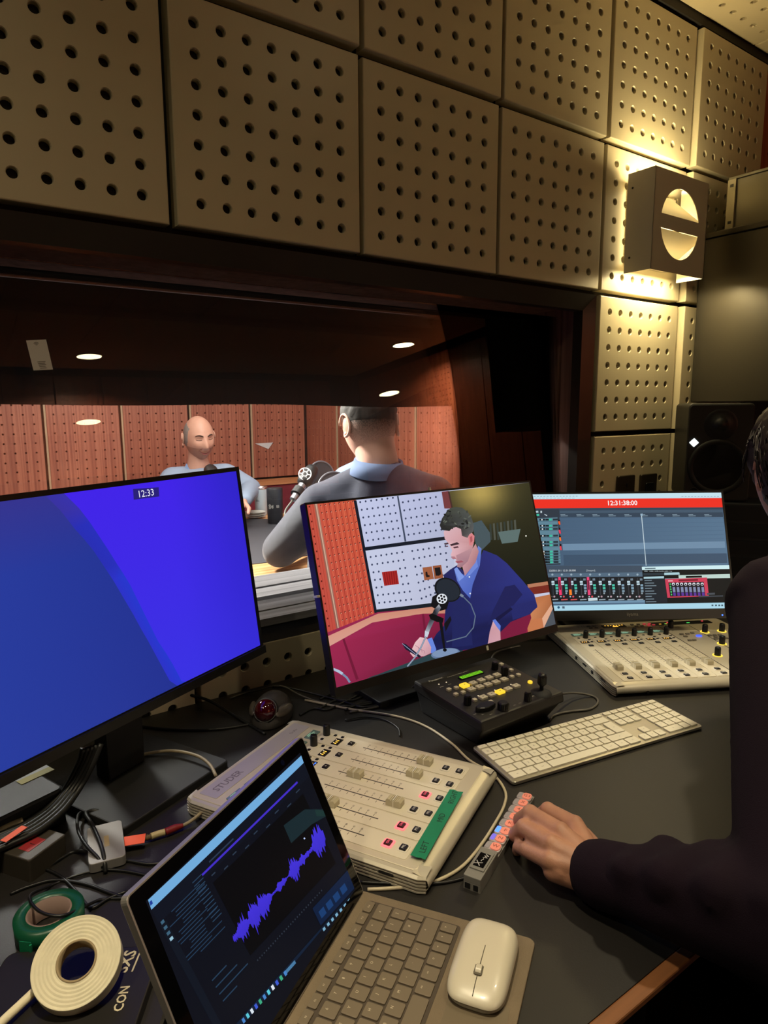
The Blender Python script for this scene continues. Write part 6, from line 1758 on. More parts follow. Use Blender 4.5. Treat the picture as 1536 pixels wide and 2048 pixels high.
MB().box(SX - 0.09, 0.75, 0.0, SX - 0.01, SY - 0.11, 0.820).build('backrest', RED, bench2, bevel=0.01)
MB().box(SX - 0.50, 0.75, 0.36, SX - 0.09, SY - 0.57, 0.47).build('seat', RED, bench2, bevel=0.02)
# round talk table with dark top
tb = thing('studio_table', 'round studio table with a dark inlaid top and broad pale wood rim', 'table', (1.10, 1.545, 0))
TCx, TCy, TR = 1.10, 1.545, 0.745
OAK = wood('table oak', (186, 132, 84), (222, 172, 120), 0.4, 9, 'x')
m = MB(T(TCx, TCy, 0)); m.prism(circ(TR, 96), 0.700, 0.742, 0.004); m.build('rim', OAK, tb)
m = MB(T(TCx, TCy, 0)); m.prism(circ(TR - 0.21, 96), 0.742, 0.7445); m.build('inlay', M('dark table inlay', (58, 58, 64), 0.55, var=0.03), tb)
m = MB(T(TCx, TCy, 0)); m.lathe([(0.30, 0.0), (0.30, 0.03), (0.08, 0.06), (0.07, 0.70)], 40); m.build('pedestal', M('black plastic', (16, 16, 17), 0.45), tb)
TZ = 0.7446

def fit(px0, py_b, py_t, wpx):
    q = onz(px0, py_b, TZ); dep = (q - CAM).dot(_f)
    return q, wpx * dep / FPX, (py_b - py_t) * dep / FPX
q, w_, h_ = fit(523, 1029, 973, 27)
tm = thing('tumbler', 'tall pale blue tumbler with a steel rim on the studio table', 'tumbler', (q.x, q.y, TZ))
m = MB(T(q)); m.lathe([(w_ * .40, 0.0), (w_ * .42, 0.004), (w_ * .5, h_ * .90), (w_ * .5, h_ * .92)], 32); tmb = m.build('body', M('tumbler pale blue', (186, 200, 212), 0.4), tm)
m = MB(T(q)); m.lathe([(w_ * .49, h_ * .92), (w_ * .51, h_ * .93), (w_ * .51, h_ * 1.0), (w_ * .45, h_ * 1.01), (w_ * .44, h_ * .95)], 32, cap=False); m.lathe([(1e-5, h_ * .95), (w_ * .44, h_ * .95)], 32, cap=False); m.build('rim', M('polished steel', (225, 215, 215), 0.22, 1.0), tm)
vd = Vector((CAM.x - q.x, CAM.y - q.y, 0)).normalized(); fa = math.atan2(vd.y, vd.x)
m = MB(T(q) @ RZ(fa - 0.55) @ T(w_ * .462, 0, h_ * .52) @ RZ(math.pi / 2) @ RX(math.pi / 2)); m.text('Elin', 0.016, T(0, 0, 0.001)); m.text('co', 0.008, T(0, -0.013, 0.001)); m.build('print', M('tumbler print', (70, 80, 96), 0.6), tmb)
q, w_, h_ = fit(551, 1046, 975, 32)
bm_ = thing('tumbler', 'black tumbler with a white emblem and letters beside the pale blue one', 'tumbler', (q.x, q.y, TZ))
m = MB(T(q)); m.lathe([(w_ * .45, 0.0), (w_ * .47, 0.004), (w_ * .5, h_ * .97), (w_ * .46, h_)], 32); bmb = m.build('body', M('tumbler black', (34, 36, 42), 0.45), bm_)
m = MB(T(q) @ RZ(fa - 0.1) @ T(w_ * .502, 0, h_ * .50) @ RZ(math.pi / 2) @ RX(math.pi / 2)); m.text('El', 0.020, T(0.017, 0, 0.002))
for x, y in ((-0.022, 0.006), (-0.022, -0.006), (-0.012, 0.0)): m.lathe([(0.0032, 0.002), (0.0048, 0.002)], 12, (x, y, 0), cap=False)
m.box(-0.007, -0.008, 0.002, -0.0055, 0.009, 0.0022); m.box(-0.012, -0.008, 0.002, -0.0055, -0.0065, 0.0022)
m.build('print', M('white print', (214, 212, 204), 0.6), bmb)
q, w_, h_ = fit(511, 1035, 1020, 42)
ps = [onz(511, 1037, TZ)]
for k in range(3):
    pl = thing('saucer', ('bottom white saucer of the small stack on the studio table', 'middle white saucer of the small stack on the studio table', 'top white saucer of the small stack on the studio table')[k], 'saucer', (q.x, q.y, TZ + 0.011 * k), 0, 'stack of white saucers')
    m = MB(T(q.x, q.y, TZ + 0.011 * k)); m.lathe([(0.030, 0.0), (0.034, 0.001), (0.053, 0.009), (0.055, 0.0105), (0.050, 0.0100), (0.034, 0.004), (1e-5, 0.004)], 36); m.build('plate', M('china white', (216, 214, 204), 0.25), pl)

# ------------------------------------------------------------------ studio microphones
MICB = M('mic black', (22, 22, 24), 0.5); MICS = M('mic steel', (150, 150, 156), 0.3, 0.9)
EMB = M('emblem white', (226, 228, 232), 0.5)
def microphone(label, head, foot, aim, group=None):
    """head: centre of the foam head; foot: point of the stand base; aim: direction the head looks"""
    head, foot, aim = Vector(head), Vector(foot), Vector(aim).normalized()
    t = thing('microphone', label, 'microphone', foot)
    MB().capsule(head - aim * 0.03, head + aim * 0.028, 0.036, 0.034).build('foam_windshield', MICB, t)
    MB().cyl(head - aim * 0.15, head - aim * 0.05, 0.015, 0.019, 20).build('barrel', MICS, t)
    MB().cyl(head - aim * 0.12, head - aim * 0.085, 0.026, n=20).build('clamp', MICB, t)
    m = MB(); m.tube([head - aim * 0.10 + Vector((0, 0, -0.02)), (head - aim * 0.10 + foot) / 2 + Vector((0, 0, 0.03)), foot + Vector((0, 0, 0.012))], 0.008, 10, 6); m.build('stand', MICB, t)
    m = MB(T(foot)); m.lathe([(0.075, 0.0), (0.075, 0.006), (0.06, 0.010), (0.012, 0.014), (0.010, 0.02)], 36); m.build('base', MICB, t)
    m = MB(); m.tube([head - aim * 0.15, head - aim * 0.22 + Vector((0, 0, -0.02)), foot + Vector((-0.12, -0.10, 0.06)), foot + Vector((-0.20, -0.16, 0.003)), foot + Vector((-0.28, -0.14, 0.003))], 0.0045, 8, 6); m.build('cable', CG, t)
    return t
def emblem(t, c, n, r):
    n = Vector(n).normalized(); u = n.orthogonal().normalized(); v = n.cross(u)
    F2 = frame_mtx(c, u, v, n)
    m = MB(F2); m.lathe([(r * .84, 0.0), (r * .84, 0.001), (r, 0.001), (r, 0)], 28, cap=False)
    for k in range(3):
        m.M = F2 @ RZ(k * math.pi / 3); m.box(-r * .84, -r * .07, 0, -r * .3, r * .07, 0.001); m.box(r * .3, -r * .07, 0, r * .84, r * .07, 0.001)
    m.M = F2; m.lathe([(r * .28, 0), (r * .28, 0.001), (r * .44, 0.001), (r * .44, 0)], 16, cap=False)
    m.build('emblem', EMB, t)
def shield(label, c, n, r, foot):
    n = Vector(n).normalized(); c = Vector(c); u = n.orthogonal().normalized(); v = n.cross(u); F2 = frame_mtx(c, u, v, n)
    t = thing('pop_shield', label, 'pop shield', foot)
    m = MB(F2); m.tube([(r * math.cos(2 * math.pi * k / 36), r * math.sin(2 * math.pi * k / 36), 0) for k in range(37)], 0.0045, 8, 0); hp_ = m.build('hoop', M('hoop grey', (84, 84, 92), 0.35), t)
    m = MB(F2); m.prism(circ(r * .98, 36), -0.0008, 0.0008); m.build('mesh', M('mesh dark', (40, 42, 48), 0.7), hp_)
    low = c - Vector((0, 0, r * .9))
    m = MB(); m.tube([low, low + Vector((0.02, 0.02, -0.05)), (low + Vector(foot)) / 2 + Vector((0.05, 0.03, 0)), Vector(foot) + Vector((0, 0, 0.006))], 0.004, 8, 6); m.build('gooseneck', MICB, t)
    m = MB(T(foot)); m.lathe([(0.03, 0.0), (0.03, 0.006), (0.008, 0.012)], 20); m.build('clamp', MICB, t)
    return t
h1 = atd(617, 952, 2.95)
mic1 = microphone('black table microphone with a round white emblem beside the man in navy', h1, (h1.x - 0.02, h1.y - 0.14, TZ), (0.62, 0.30, 0.52))
e1_ = atd(610, 948, 2.905); emblem(bpy.data.objects[[c.name for c in mic1.children if c.name.startswith('foam')][0]], e1_, CAM - e1_ + Vector((-0.2, 0, 0.9)), 0.029)
c_ = atd(643, 950, 3.05); shield('upright black pop shield behind the emblem microphone', c_, CAM - c_ + Vector((1.4, 0.0, 0.2)), 0.062, (c_.x + 0.06, c_.y - 0.06, TZ))
c_ = atd(671, 980, 2.62); shield('near black pop shield with a pale hoop in front of the man in navy', c_, CAM - c_ + Vector((1.0, 0.0, 0.5)), 0.072, (c_.x + 0.05, c_.y + 0.06, TZ))
h2 = atd(425, 948, 3.30)
mic2 = microphone('black microphone in front of the bald man in the studio', h2, (h2.x - 0.06, h2.y - 0.06, TZ), (0.0, 0.6, 0.35))
# white triangle on the far wall, standing in for a reflection
pa = [ony(x, y, SY - 0.004) for x, y in ((510, 887), (546, 885), (537, 898))]
m = MB(); m.add(pa + [q + Vector((0, 0.001, 0)) for q in pa], [(0, 2, 1), (3, 4, 5), (0, 1, 4, 3), (1, 2, 5, 4), (2, 0, 3, 5)], False)
tag(m.build('reflection_patch', M('reflection white', (206, 204, 206), 0.7)), 'small white triangle standing in for a reflection on the red studio panel', 'reflection')
# ------------------------------------------------------------------ people
def head_point(d, k=1.0):
    x, y, z = d
    a, b, c = 0.0755, 0.096, 0.117
    px, py, pz = a * x, b * y, c * z
    if z < 0:
        t = -z
        px *= 1 - 0.30 * t ** 1.7
        py *= (1 - 0.10 * t ** 2) if y < 0 else (1 - 0.42 * t ** 1.1)
    else:
        py += 0.006 * z
        px *= 1 + 0.03 * z
    w = max(0.0, min(1.0, (-y - 0.15) / 0.35)); w = w * w * (3 - 2 * w)
    if w > 0:
        ax_ = abs(px)
        G = lambda u, s: math.exp(-(u / s) ** 2)
        nz = (pz + 0.022)
        ramp = max(0.0, min(1.0, (0.030 - pz) / 0.052)) if pz > -0.026 else G(pz + 0.026, 0.009)
        f = 0.026 * G(px, 0.0115 + 0.004 * ramp) * ramp
        f -= 0.010 * G(ax_ - 0.031, 0.016) * G(pz - 0.016, 0.012)
        f += 0.005 * G(ax_ - 0.027, 0.022) * G(pz - 0.034, 0.008)
        f += 0.0045 * G(ax_ - 0.040, 0.018) * G(pz + 0.018, 0.018)
        f += 0.006 * G(px, 0.024) * (G(pz + 0.053, 0.006) + G(pz + 0.064, 0.006)) - 0.003 * G(px, 0.026) * G(pz + 0.0585, 0.0035)
        f += 0.007 * G(px, 0.024) * G(pz + 0.094, 0.016)
        py -= f * w
    return Vector((px, py, pz)) * k
def head_grid(nu=64, nv=48):
    D = []
    for j in range(nv + 1):
        ph = -math.pi / 2 + math.pi * j / nv
        for i in range(nu):
            th = 2 * math.pi * i / nu
            D.append((math.cos(ph) * math.cos(th), math.cos(ph) * math.sin(th), math.sin(ph)))
    F = [(j * nu + i, j * nu + (i + 1) % nu, (j + 1) * nu + (i + 1) % nu, (j + 1) * nu + i) for j in range(nv) for i in range(nu)]
    return D, F
HD, HF = head_grid()
def add_head(mb, k=1.0, jaw=None):
    mb.add([head_point(d, k) for d in HD], HF, True)
    if jaw is not None:
        n = len(HF)
        for i, f in enumerate(HF):
            d = [sum(HD[j][a] for j in f) / 4 for a in range(3)]
            if d[1] < 0.10 and d[2] < -0.26 - 0.12 * (abs(d[0]) < 0.25) and not (abs(d[0]) < 0.2 and d[2] > -0.40): mb.mi[len(mb.mi) - n + i] = jaw
def add_ear(mb, side, k=1.0):
    old = mb.M
    mb.M = old @ T(side * 0.0755 * k, 0.012 * k, -0.004 * k) @ RZ(side * 0.45) @ RX(0.12)
    mb.ball((side * 0.005, 0.010, 0), (0.006 * k, 0.018 * k, 0.031 * k), 16, 12)
    mb.tube([(side * 0.010 * k, 0.020 * k * math.cos(t) + 0.008, 0.033 * k * math.sin(t)) for t in [math.radians(a) for a in range(-110, 171, 20)]], 0.0042 * k, 8, 0)
    mb.ball((side * 0.008, 0.004, -0.026 * k), (0.006 * k, 0.009 * k, 0.009 * k), 12, 8)
    mb.M = old
def shell(mb, cond, thick, k=1.0, noise=0.0, seed=1):
    """hair lying over the skull where cond(direction) > 0; thickness fades with cond"""
    random.seed(seed)
    W_ = [max(0.0, min(1.0, cond(d))) for d in HD]
    vs = []
    for d, w in zip(HD, W_):
        p = head_point(d, k); n = Vector((d[0] / 0.0755, d[1] / 0.096, d[2] / 0.117)).normalized()
        vs.append(p + n * (thick * w + (noise * (random.random() - 0.5) * w) - (0.003 if w <= 0 else 0)))
    fs = [f for f in HF if any(W_[i] > 0 for i in f)]
    mb.add(vs, fs, True)
SKIN1 = M('skin light', (212, 160, 138), 0.5, var=0.04, vs=30)
SKIN2 = M('skin pink', (224, 172, 150), 0.5, var=0.04, vs=30)
BROW = M('dark brows', (58, 44, 38), 0.8)
MOUTH = M('mouth line', (128, 66, 62), 0.6)
LIP = M('lips', (190, 116, 108), 0.5)
LASH = M('lash line', (52, 36, 34), 0.7)
STUB = M('stubble skin', (176, 134, 116), 0.6, var=0.10, vs=200)
def on_face(x, z, lift=0.001, k=1.0):
    # direction whose surface point projects to (x, z) on the front of the face
    bx, bz = x / 0.0755, z / 0.117
    for _ in range(12):
        y = -math.sqrt(max(0.02, 1 - bx * bx - bz * bz)); p = head_point((bx, y, bz))
        bx += (x - p.x) / 0.0755; bz += (z - p.z) / 0.117
        bx = max(-.95, min(.95, bx)); bz = max(-.95, min(.95, bz))
    y = -math.sqrt(max(0.02, 1 - bx * bx - bz * bz)); p = head_point((bx, y, bz))
    return (p + Vector((0, -lift, 0))) * k
def face_bits(mb, smile=0.0, k=1.0, closed=True):
    """brows 1, mouth 2, lips 3, lashes 4 as material numbers"""
    for s_ in (-1, 1):
        mb.m = 1; mb.tube([on_face(s_ * x, z, 0.0005, k) for x, z in ((0.012, 0.031), (0.024, 0.037), (0.036, 0.037), (0.047, 0.031))], 0.003 * k, 6, 4, [0.0025 * k, 0.0036 * k, 0.003 * k, 0.0012 * k])
        mb.m = 4; mb.tube([on_face(s_ * x, z, 0.0, k) for x, z in ((0.018, 0.014), (0.026, 0.0105), (0.036, 0.0105), (0.045, 0.0145))], 0.0016 * k, 6, 4)
    mb.m = 3; mb.tube([on_face(x, z + smile * abs(x) ** 1.5 * 2.2, -0.0015, k) for x, z in ((-0.024, -0.060), (-0.012, -0.064), (0, -0.066), (0.012, -0.064), (0.024, -0.060))], 0.004 * k, 8, 4, [0.001, 0.004 * k, 0.0045 * k, 0.004 * k, 0.001])
    mb.m = 2; mb.tube([on_face(x, z + smile * abs(x) ** 1.5 * 2.2, 0.0012, k) for x, z in ((-0.029, -0.0565), (-0.014, -0.059), (0, -0.060), (0.014, -0.059), (0.029, -0.0565))], 0.0016 * k, 6, 4)
    for s_ in (-1, 1):
        mb.m = 2; mb.tube([on_face(s_ * x, z, -0.0003, k) for x, z in ((0.019, -0.028), (0.028, -0.040), (0.034, -0.054))], 0.0009 * k, 5, 3)
    mb.m = 0
def cloth(name, caps, mat, parent, vox=0.010, it=6, balls=()):
    mb = MB()
    for p0, p1, r0, r1 in caps: mb.capsule(p0, p1, r0, r1)
    for c, r, mtx in balls:
        mb.M = Matrix.Translation(c) @ mtx; mb.ball((0, 0, 0), r, 24, 16)
    mb.M = Matrix()
    return mb.build(name, mat, parent, remesh=vox, smoothmod=it)
def hand(mb, wrist, direction, up, s=1.0, curl=0.5, side=1):
    """palm with five bent fingers; side 1: thumb towards up x direction"""
    d = Vector(direction).normalized(); up = Vector(up); up = (up - d * up.dot(d)).normalized(); sd_ = up.cross(d) * side
    w = Vector(wrist); o = mb.M; mb.M = Matrix()
    for k, (off, ln) in enumerate(((0.030, 0.070), (0.010, 0.078), (-0.010, 0.073), (-0.029, 0.058))):
        base = w + d * 0.085 * s + sd_ * off * s
        mb.capsule(w + d * 0.012 * s + sd_ * off * 0.55 * s, base, 0.017 * s, 0.0125 * s)
        p = base; a = curl * 0.6
        for f_, r_ in ((0.46, 0.0095), (0.30, 0.0085), (0.24, 0.0075)):
            dd = d * math.cos(a) - up * math.sin(a); q = p + dd * ln * f_ * s
            mb.capsule(p, q, r_ * 1.08 * s, r_ * s); p = q; a += curl
    p = w + d * 0.03 * s + sd_ * 0.026 * s
    q = p + (d * 0.6 + sd_ * 0.75 - up * 0.25) * 0.045 * s; mb.capsule(p, q, 0.015 * s, 0.011 * s)
    mb.capsule(q, q + (d * 0.9 + sd_ * 0.2 - up * 0.3) * 0.035 * s, 0.011 * s, 0.008 * s)
    mb.M = o

# --- bald smiling man in a light blue shirt, far side of the table
hc = atd(398, 877, 3.66)
ps = thing('person', 'smiling bald person in a light blue shirt across the studio table', 'person', (hc.x, hc.y + 0.1, 0.0))
k = 1.04
HM_ = Matrix.Translation(hc) @ RZ(0.02) @ RX(0.20) @ RY(-0.06)
mb = MB(HM_); add_head(mb, k, 5); add_ear(mb, -1, k); add_ear(mb, 1, k); face_bits(mb, 1.1, k)
nk = hc + Vector((0.005, 0.035, -0.17))
mb.M = Matrix(); mb.tube([hc + Vector((0, 0.025, -0.05)), hc + Vector((0, 0.03, -0.11)), nk + Vector((0, 0.01, -0.03))], 0.06, 20, 4, [0.052, 0.055, 0.070])
sL, sR = atd(345, 957, 3.68), atd(452, 950, 3.66)            # shoulders as seen: left and right in the photograph
wr_ = atd(490, 1000, 3.30)
hand(mb, wr_ + Vector((-0.02, -0.01, 0)), (-0.55, -0.5, -0.25), (0.1, 0, 1), 0.95, 0.6)
wl_ = Vector((sL.x + 0.02, sL.y - 0.42, TZ + 0.045)); hand(mb, wl_, (0.8, -0.2, -0.05), (0, 0, 1), 0.95, 0.5, -1)
mb.build('body', [SKIN1, BROW, MOUTH, LIP, LASH, M('shaven jaw', (178, 128, 106), 0.6, var=0.06, vs=150)], ps)
SH = M('pale blue shirt', (150, 166, 190), 0.85, var=0.03, vs=40, bump=0.2, bs=200)
eR = Vector((sR.x + 0.10, sR.y - 0.10, 0.88)); eL = Vector((sL.x - 0.10, sL.y - 0.10, 0.86))
mid = (sL + sR) / 2
shirt_ = cloth('shirt', [(sL + Vector((0.03, 0, -0.02)), sR + Vector((-0.03, 0, -0.02)), 0.068, 0.068), (nk + Vector((0, 0.02, -0.050)), mid + Vector((0, 0.02, -0.12)), 0.062, 0.13),
                (mid + Vector((-0.07, 0.02, -0.14)), mid + Vector((-0.06, 0.02, -0.42)), 0.125, 0.13), (mid + Vector((0.07, 0.02, -0.14)), mid + Vector((0.06, 0.02, -0.42)), 0.125, 0.13),
                (sR, eR, 0.066, 0.056), (eR, wr_, 0.055, 0.036), (sL, eL, 0.066, 0.056), (eL, wl_, 0.054, 0.036), (nk + Vector((-0.03, 0.02, -0.03)), sL, 0.05, 0.066), (nk + Vector((0.03, 0.02, -0.03)), sR, 0.05, 0.066)], SH, ps, 0.011, 5)
mb = MB()
SHC = M('shirt collar blue', (126, 156, 200), 0.8)
for s_ in (-1, 1):
    b0 = nk + Vector((s_ * 0.064, 0.01, 0.030)); b1 = nk + Vector((s_ * 0.012, -0.075, -0.035)); b2 = nk + Vector((s_ * 0.055, -0.090, -0.070)); b3 = nk + Vector((s_ * 0.085, 0.0, -0.012))
    bk = nk + Vector((0, 0.075, 0.035)); bk2 = nk + Vector((0, 0.085, 0.0))
    mb.add([b0, b1, b2, b3, bk, bk2], [(0, 1, 2, 3), (4, 0, 3, 5)], False)
o = mb.build('collar', SHC, shirt_); sm_ = o.modifiers.new('thick', 'SOLIDIFY'); sm_.thickness = 0.005
mb = MB(HM_); shell(mb, lambda d: min(1, 4 * min(d[1] + 0.34 - 0.5 * max(0, -d[2]), (0.66 + 0.3 * d[1] - d[2]), (d[2] + 0.30 + 0.25 * d[1]))), 0.0025, k, 0.001)
mb.build('hair', M('grey cropped hair', (140, 130, 124), 0.9, var=0.2, vs=120), ps)
tr_ = M('dark trousers', (40, 42, 50), 0.9)
cloth('trousers', [(mid + Vector((-0.08, 0.05, -0.50)), Vector((mid.x - 0.12, mid.y - 0.40, 0.50)), 0.10, 0.075), (mid + Vector((0.08, 0.05, -0.50)), Vector((mid.x + 0.12, mid.y - 0.40, 0.50)), 0.10, 0.075),
                   (Vector((mid.x - 0.12, mid.y - 0.40, 0.48)), Vector((mid.x - 0.12, mid.y - 0.36, 0.07)), 0.07, 0.055), (Vector((mid.x + 0.12, mid.y - 0.40, 0.48)), Vector((mid.x + 0.12, mid.y - 0.36, 0.07)), 0.07, 0.055)], tr_, ps, 0.015, 4)

# --- man in navy seen from behind, just beyond the glass
hc = atd(738, 852, 2.06)
pn_ = thing('person', 'person in a navy cardigan seen from behind through the glass, leaning on the studio table', 'person', (hc.x, hc.y, 0.0))
k = 1.04
HM_ = Matrix.Translation(hc) @ RZ(2.86) @ RX(0.26)
mb = MB(HM_); add_head(mb, k); add_ear(mb, -1, k); add_ear(mb, 1, k); face_bits(mb, 0.0, k)
mb.M = Matrix()
nk = hc + Vector((-0.002, -0.050, -0.118))
mb.tube([hc + Vector((0, -0.022, 0.0)), hc + Vector((0, -0.030, -0.06)), nk + Vector((0, 0.0, 0.0)), nk + Vector((0, 0, -0.05))], 0.06, 24, 4, [0.060, 0.062, 0.064, 0.058])
sL, sR = atd(648, 1012, 2.10), atd(862, 1000, 1.98)
eL = onz(560, 1100, TZ + 0.07); 
wl_ = onz(640, 1075, TZ + 0.06) + Vector((0.10, 0.10, 0)); eR = Vector((sR.x + 0.12, sR.y + 0.12, 0.86)); wr_ = Vector((sR.x - 0.02, sR.y + 0.38, TZ + 0.05))
hand(mb, wl_, (0.5, 0.8, 0), (0, 0, 1), 1.0, 0.5, 1); hand(mb, wr_, (-0.6, 0.8, 0), (0, 0, 1), 1.0, 0.5, -1)
mb.build('body', [SKIN2, BROW, MOUTH, LIP, LASH], pn_)
NV = M('navy knit', (26, 30, 54), 0.95, var=0.10, vs=60, bump=0.5, bs=500, sheen=0.3)
mid = (sL + sR) / 2
ax_ = (sR - sL).normalized(); fwd_ = Vector((-ax_.y, ax_.x, 0)).normalized()
cloth('cardigan', [(sL + ax_ * 0.05, sR - ax_ * 0.05, 0.075, 0.075), (nk + Vector((0, -0.004, -0.042)), mid + Vector((0, 0, -0.10)), 0.080, 0.13),
                   (nk + Vector((0, 0, -0.042)) - ax_ * 0.02, sL, 0.062, 0.074), (nk + Vector((0, 0, -0.042)) + ax_ * 0.02, sR, 0.062, 0.074),
                   (mid - ax_ * 0.09 + Vector((0, 0, -0.12)), mid - ax_ * 0.06 + Vector((0, 0.10, -0.48)), 0.13, 0.125), (mid + ax_ * 0.09 + Vector((0, 0.02, -0.12)), mid + ax_ * 0.06 + Vector((0, 0.10, -0.48)), 0.13, 0.125),
                   (sL, eL, 0.080, 0.066), (eL, wl_, 0.062, 0.04), (sR, eR, 0.078, 0.062), (eR, wr_, 0.06, 0.04)], NV, pn_, 0.010, 6)
mb = MB(Matrix.Translation(nk + Vector((0, 0, -0.012))) @ RX(0.12))
mb.lathe([(0.066, 0.026), (0.0735, 0.030), (0.088, -0.016), (0.085, -0.020), (0.068, 0.0), (0.066, 0.026)], 40, cap=False)
mb.build('shirt_collar', M('blue grey collar', (98, 116, 152), 0.85), pn_)
mb = MB(HM_)
shell(mb, lambda d: min(1, 3.0 * min(d[2] - 0.02 + 0.10 * d[1] - 0.5 * max(0, -d[1] - 0.2), 1)), 0.012, k, 0.006, 4)
mb.build('hair', M('dark grey brown hair', (62, 58, 54), 0.85, var=0.35, vs=60, stretch=(1.5, 1.5, 0.3)), pn_)
mb = MB(HM_)
shell(mb, lambda d: min(1, 3.0 * min(d[2] + 0.66, d[1] + 0.30 + 0.2 * d[2])), 0.0022, k, 0.0006, 5)
mb.build('hair', fade('hair fade', (224, 172, 150), (66, 58, 52), hc.z - 0.050, hc.z + 0.025), pn_, label='short faded hair on the nape')
cloth('trousers', [(mid - ax_ * 0.09 + Vector((0, 0.12, -0.55)), Vector((mid.x - 0.10, mid.y + 0.46, 0.50)), 0.11, 0.075), (mid + ax_ * 0.09 + Vector((0, 0.12, -0.55)), Vector((mid.x + 0.12, mid.y + 0.46, 0.50)), 0.11, 0.075),
                   (Vector((mid.x - 0.10, mid.y + 0.46, 0.48)), Vector((mid.x - 0.10, mid.y + 0.40, 0.07)), 0.07, 0.055), (Vector((mid.x + 0.12, mid.y + 0.46, 0.48)), Vector((mid.x + 0.12, mid.y + 0.40, 0.07)), 0.07, 0.055)], tr_, pn_, 0.015, 4)
st = thing('stool', 'studio chair under the person in the navy cardigan', 'chair', (mid.x, mid.y + 0.16, 0))
m = MB(T(mid.x, mid.y + 0.16, 0)); m.prism(rrect(0.40, 0.36, 0.06), 0.36, 0.405, 0.015); m.build('seat', RED, st)
m = MB(T(mid.x, mid.y + 0.16, 0)); m.cyl((0, 0, 0.03), (0, 0, 0.38), 0.03); 
for a in range(5): m.cyl((0, 0, 0.05), (0.26 * math.cos(a * 1.2566), 0.26 * math.sin(a * 1.2566), 0.025), 0.02, 0.014)
m.build('base', blk, st)

# --- third person, only a light blue shoulder shows
hc = atd(733, 868, 3.25)
pt = thing('person', 'person in a light blue shirt almost hidden behind the one in navy', 'person', (hc.x, hc.y, 0))
HM_ = Matrix.Translation(hc) @ RZ(-1.2) @ RX(0.2)
mb = MB(HM_); add_head(mb, 0.97); add_ear(mb, -1); add_ear(mb, 1); face_bits(mb, 0, 0.97); mb.M = Matrix()
nk = hc + Vector((0, 0, -0.16)); mb.tube([hc, hc + Vector((0, 0, -0.09)), nk + Vector((0, 0, -0.03))], 0.05, 16, 3, [0.05, 0.052, 0.065])
shd = atd(692, 958, 3.20); sh2 = hc + (hc - shd) * 0.9; sh2.z = shd.z
e1h = Vector((shd.x - 0.10, shd.y + 0.02, TZ + 0.12)); w1h = Vector((shd.x - 0.18, shd.y - 0.12, TZ + 0.05))
hand(mb, w1h, (-0.9, -0.3, -0.1), (0, 0, 1), 0.95, 0.5)
mb.build('body', [SKIN2, BROW, MOUTH, LIP, LASH], pt)
cloth('shirt', [(shd, sh2, 0.066, 0.066), (nk, hc + Vector((0, 0, -0.32)), 0.065, 0.14), (hc + Vector((0, 0, -0.32)), Vector((hc.x, hc.y, 0.58)), 0.15, 0.14), (nk, shd, 0.055, 0.064), (shd, e1h, 0.062, 0.052), (e1h, w1h, 0.05, 0.036), (sh2, Vector((sh2.x, sh2.y - 0.1, 0.85)), 0.062, 0.05)],
      M('light blue shirt', (150, 182, 222), 0.85, var=0.03), pt, 0.012, 5)
mb = MB(HM_); shell(mb, lambda d: min(1, 3 * (d[2] + 0.05 + 0.6 * d[1])), 0.010, 0.97, 0.005, 9); mb.build('hair', M('brown hair', (60, 44, 34), 0.85, var=0.2, vs=90), pt)
cloth('trousers', [(Vector((hc.x - 0.08, hc.y, 0.55)), Vector((hc.x - 0.30, hc.y - 0.05, 0.50)), 0.10, 0.075), (Vector((hc.x + 0.02, hc.y + 0.08, 0.55)), Vector((hc.x - 0.25, hc.y + 0.12, 0.50)), 0.10, 0.075), (Vector((hc.x - 0.30, hc.y - 0.05, 0.48)), Vector((hc.x - 0.30, hc.y - 0.05, 0.07)), 0.07, 0.05), (Vector((hc.x - 0.25, hc.y + 0.12, 0.48)), Vector((hc.x - 0.25, hc.y + 0.12, 0.07)), 0.07, 0.05)], tr_, pt, 0.015, 4)
st2 = thing('stool', 'studio chair under the half hidden person in light blue', 'chair', (hc.x, hc.y + 0.02, 0))
m = MB(T(hc.x, hc.y, 0)); m.prism(rrect(0.42, 0.40, 0.06), 0.38, 0.445, 0.015); m.build('seat', RED, st2)
m = MB(T(hc.x, hc.y, 0)); m.cyl((0, 0, 0.03), (0, 0, 0.38), 0.03)
for a in range(5): m.cyl((0, 0, 0.05), (0.26 * math.cos(a * 1.2566), 0.26 * math.sin(a * 1.2566), 0.025), 0.02, 0.014)
m.build('base', blk, st2)

# --- operator in the dark hoodie at the right, hand on the desk
opn = thing('person', 'person in a dark plum hoodie and jeans at the desk, left hand by the keypad', 'person', (1.06, -0.96, 0))
SKH = bpy.data.materials.get('skin hand') or M('skin hand', (170, 122, 98), 0.48, var=0.12, vs=45, bump=0.12, bs=420, spec=0.4)
hc = atd(1622, 944, 1.02)
HM_ = Matrix.Translation(hc) @ RZ(math.pi - 1.02) @ RX(0.12)
mb = MB(HM_); add_head(mb, 1.0); add_ear(mb, -1, 0.85); add_ear(mb, 1, 0.85); mb.M = Matrix()
nk = hc + Vector((-0.01, -0.03, -0.15))
mb.tube([hc + Vector((0, -0.01, -0.03)), hc + Vector((0, -0.02, -0.09)), nk + Vector((0, 0, -0.05))], 0.055, 20, 4, [0.062, 0.064, 0.074])
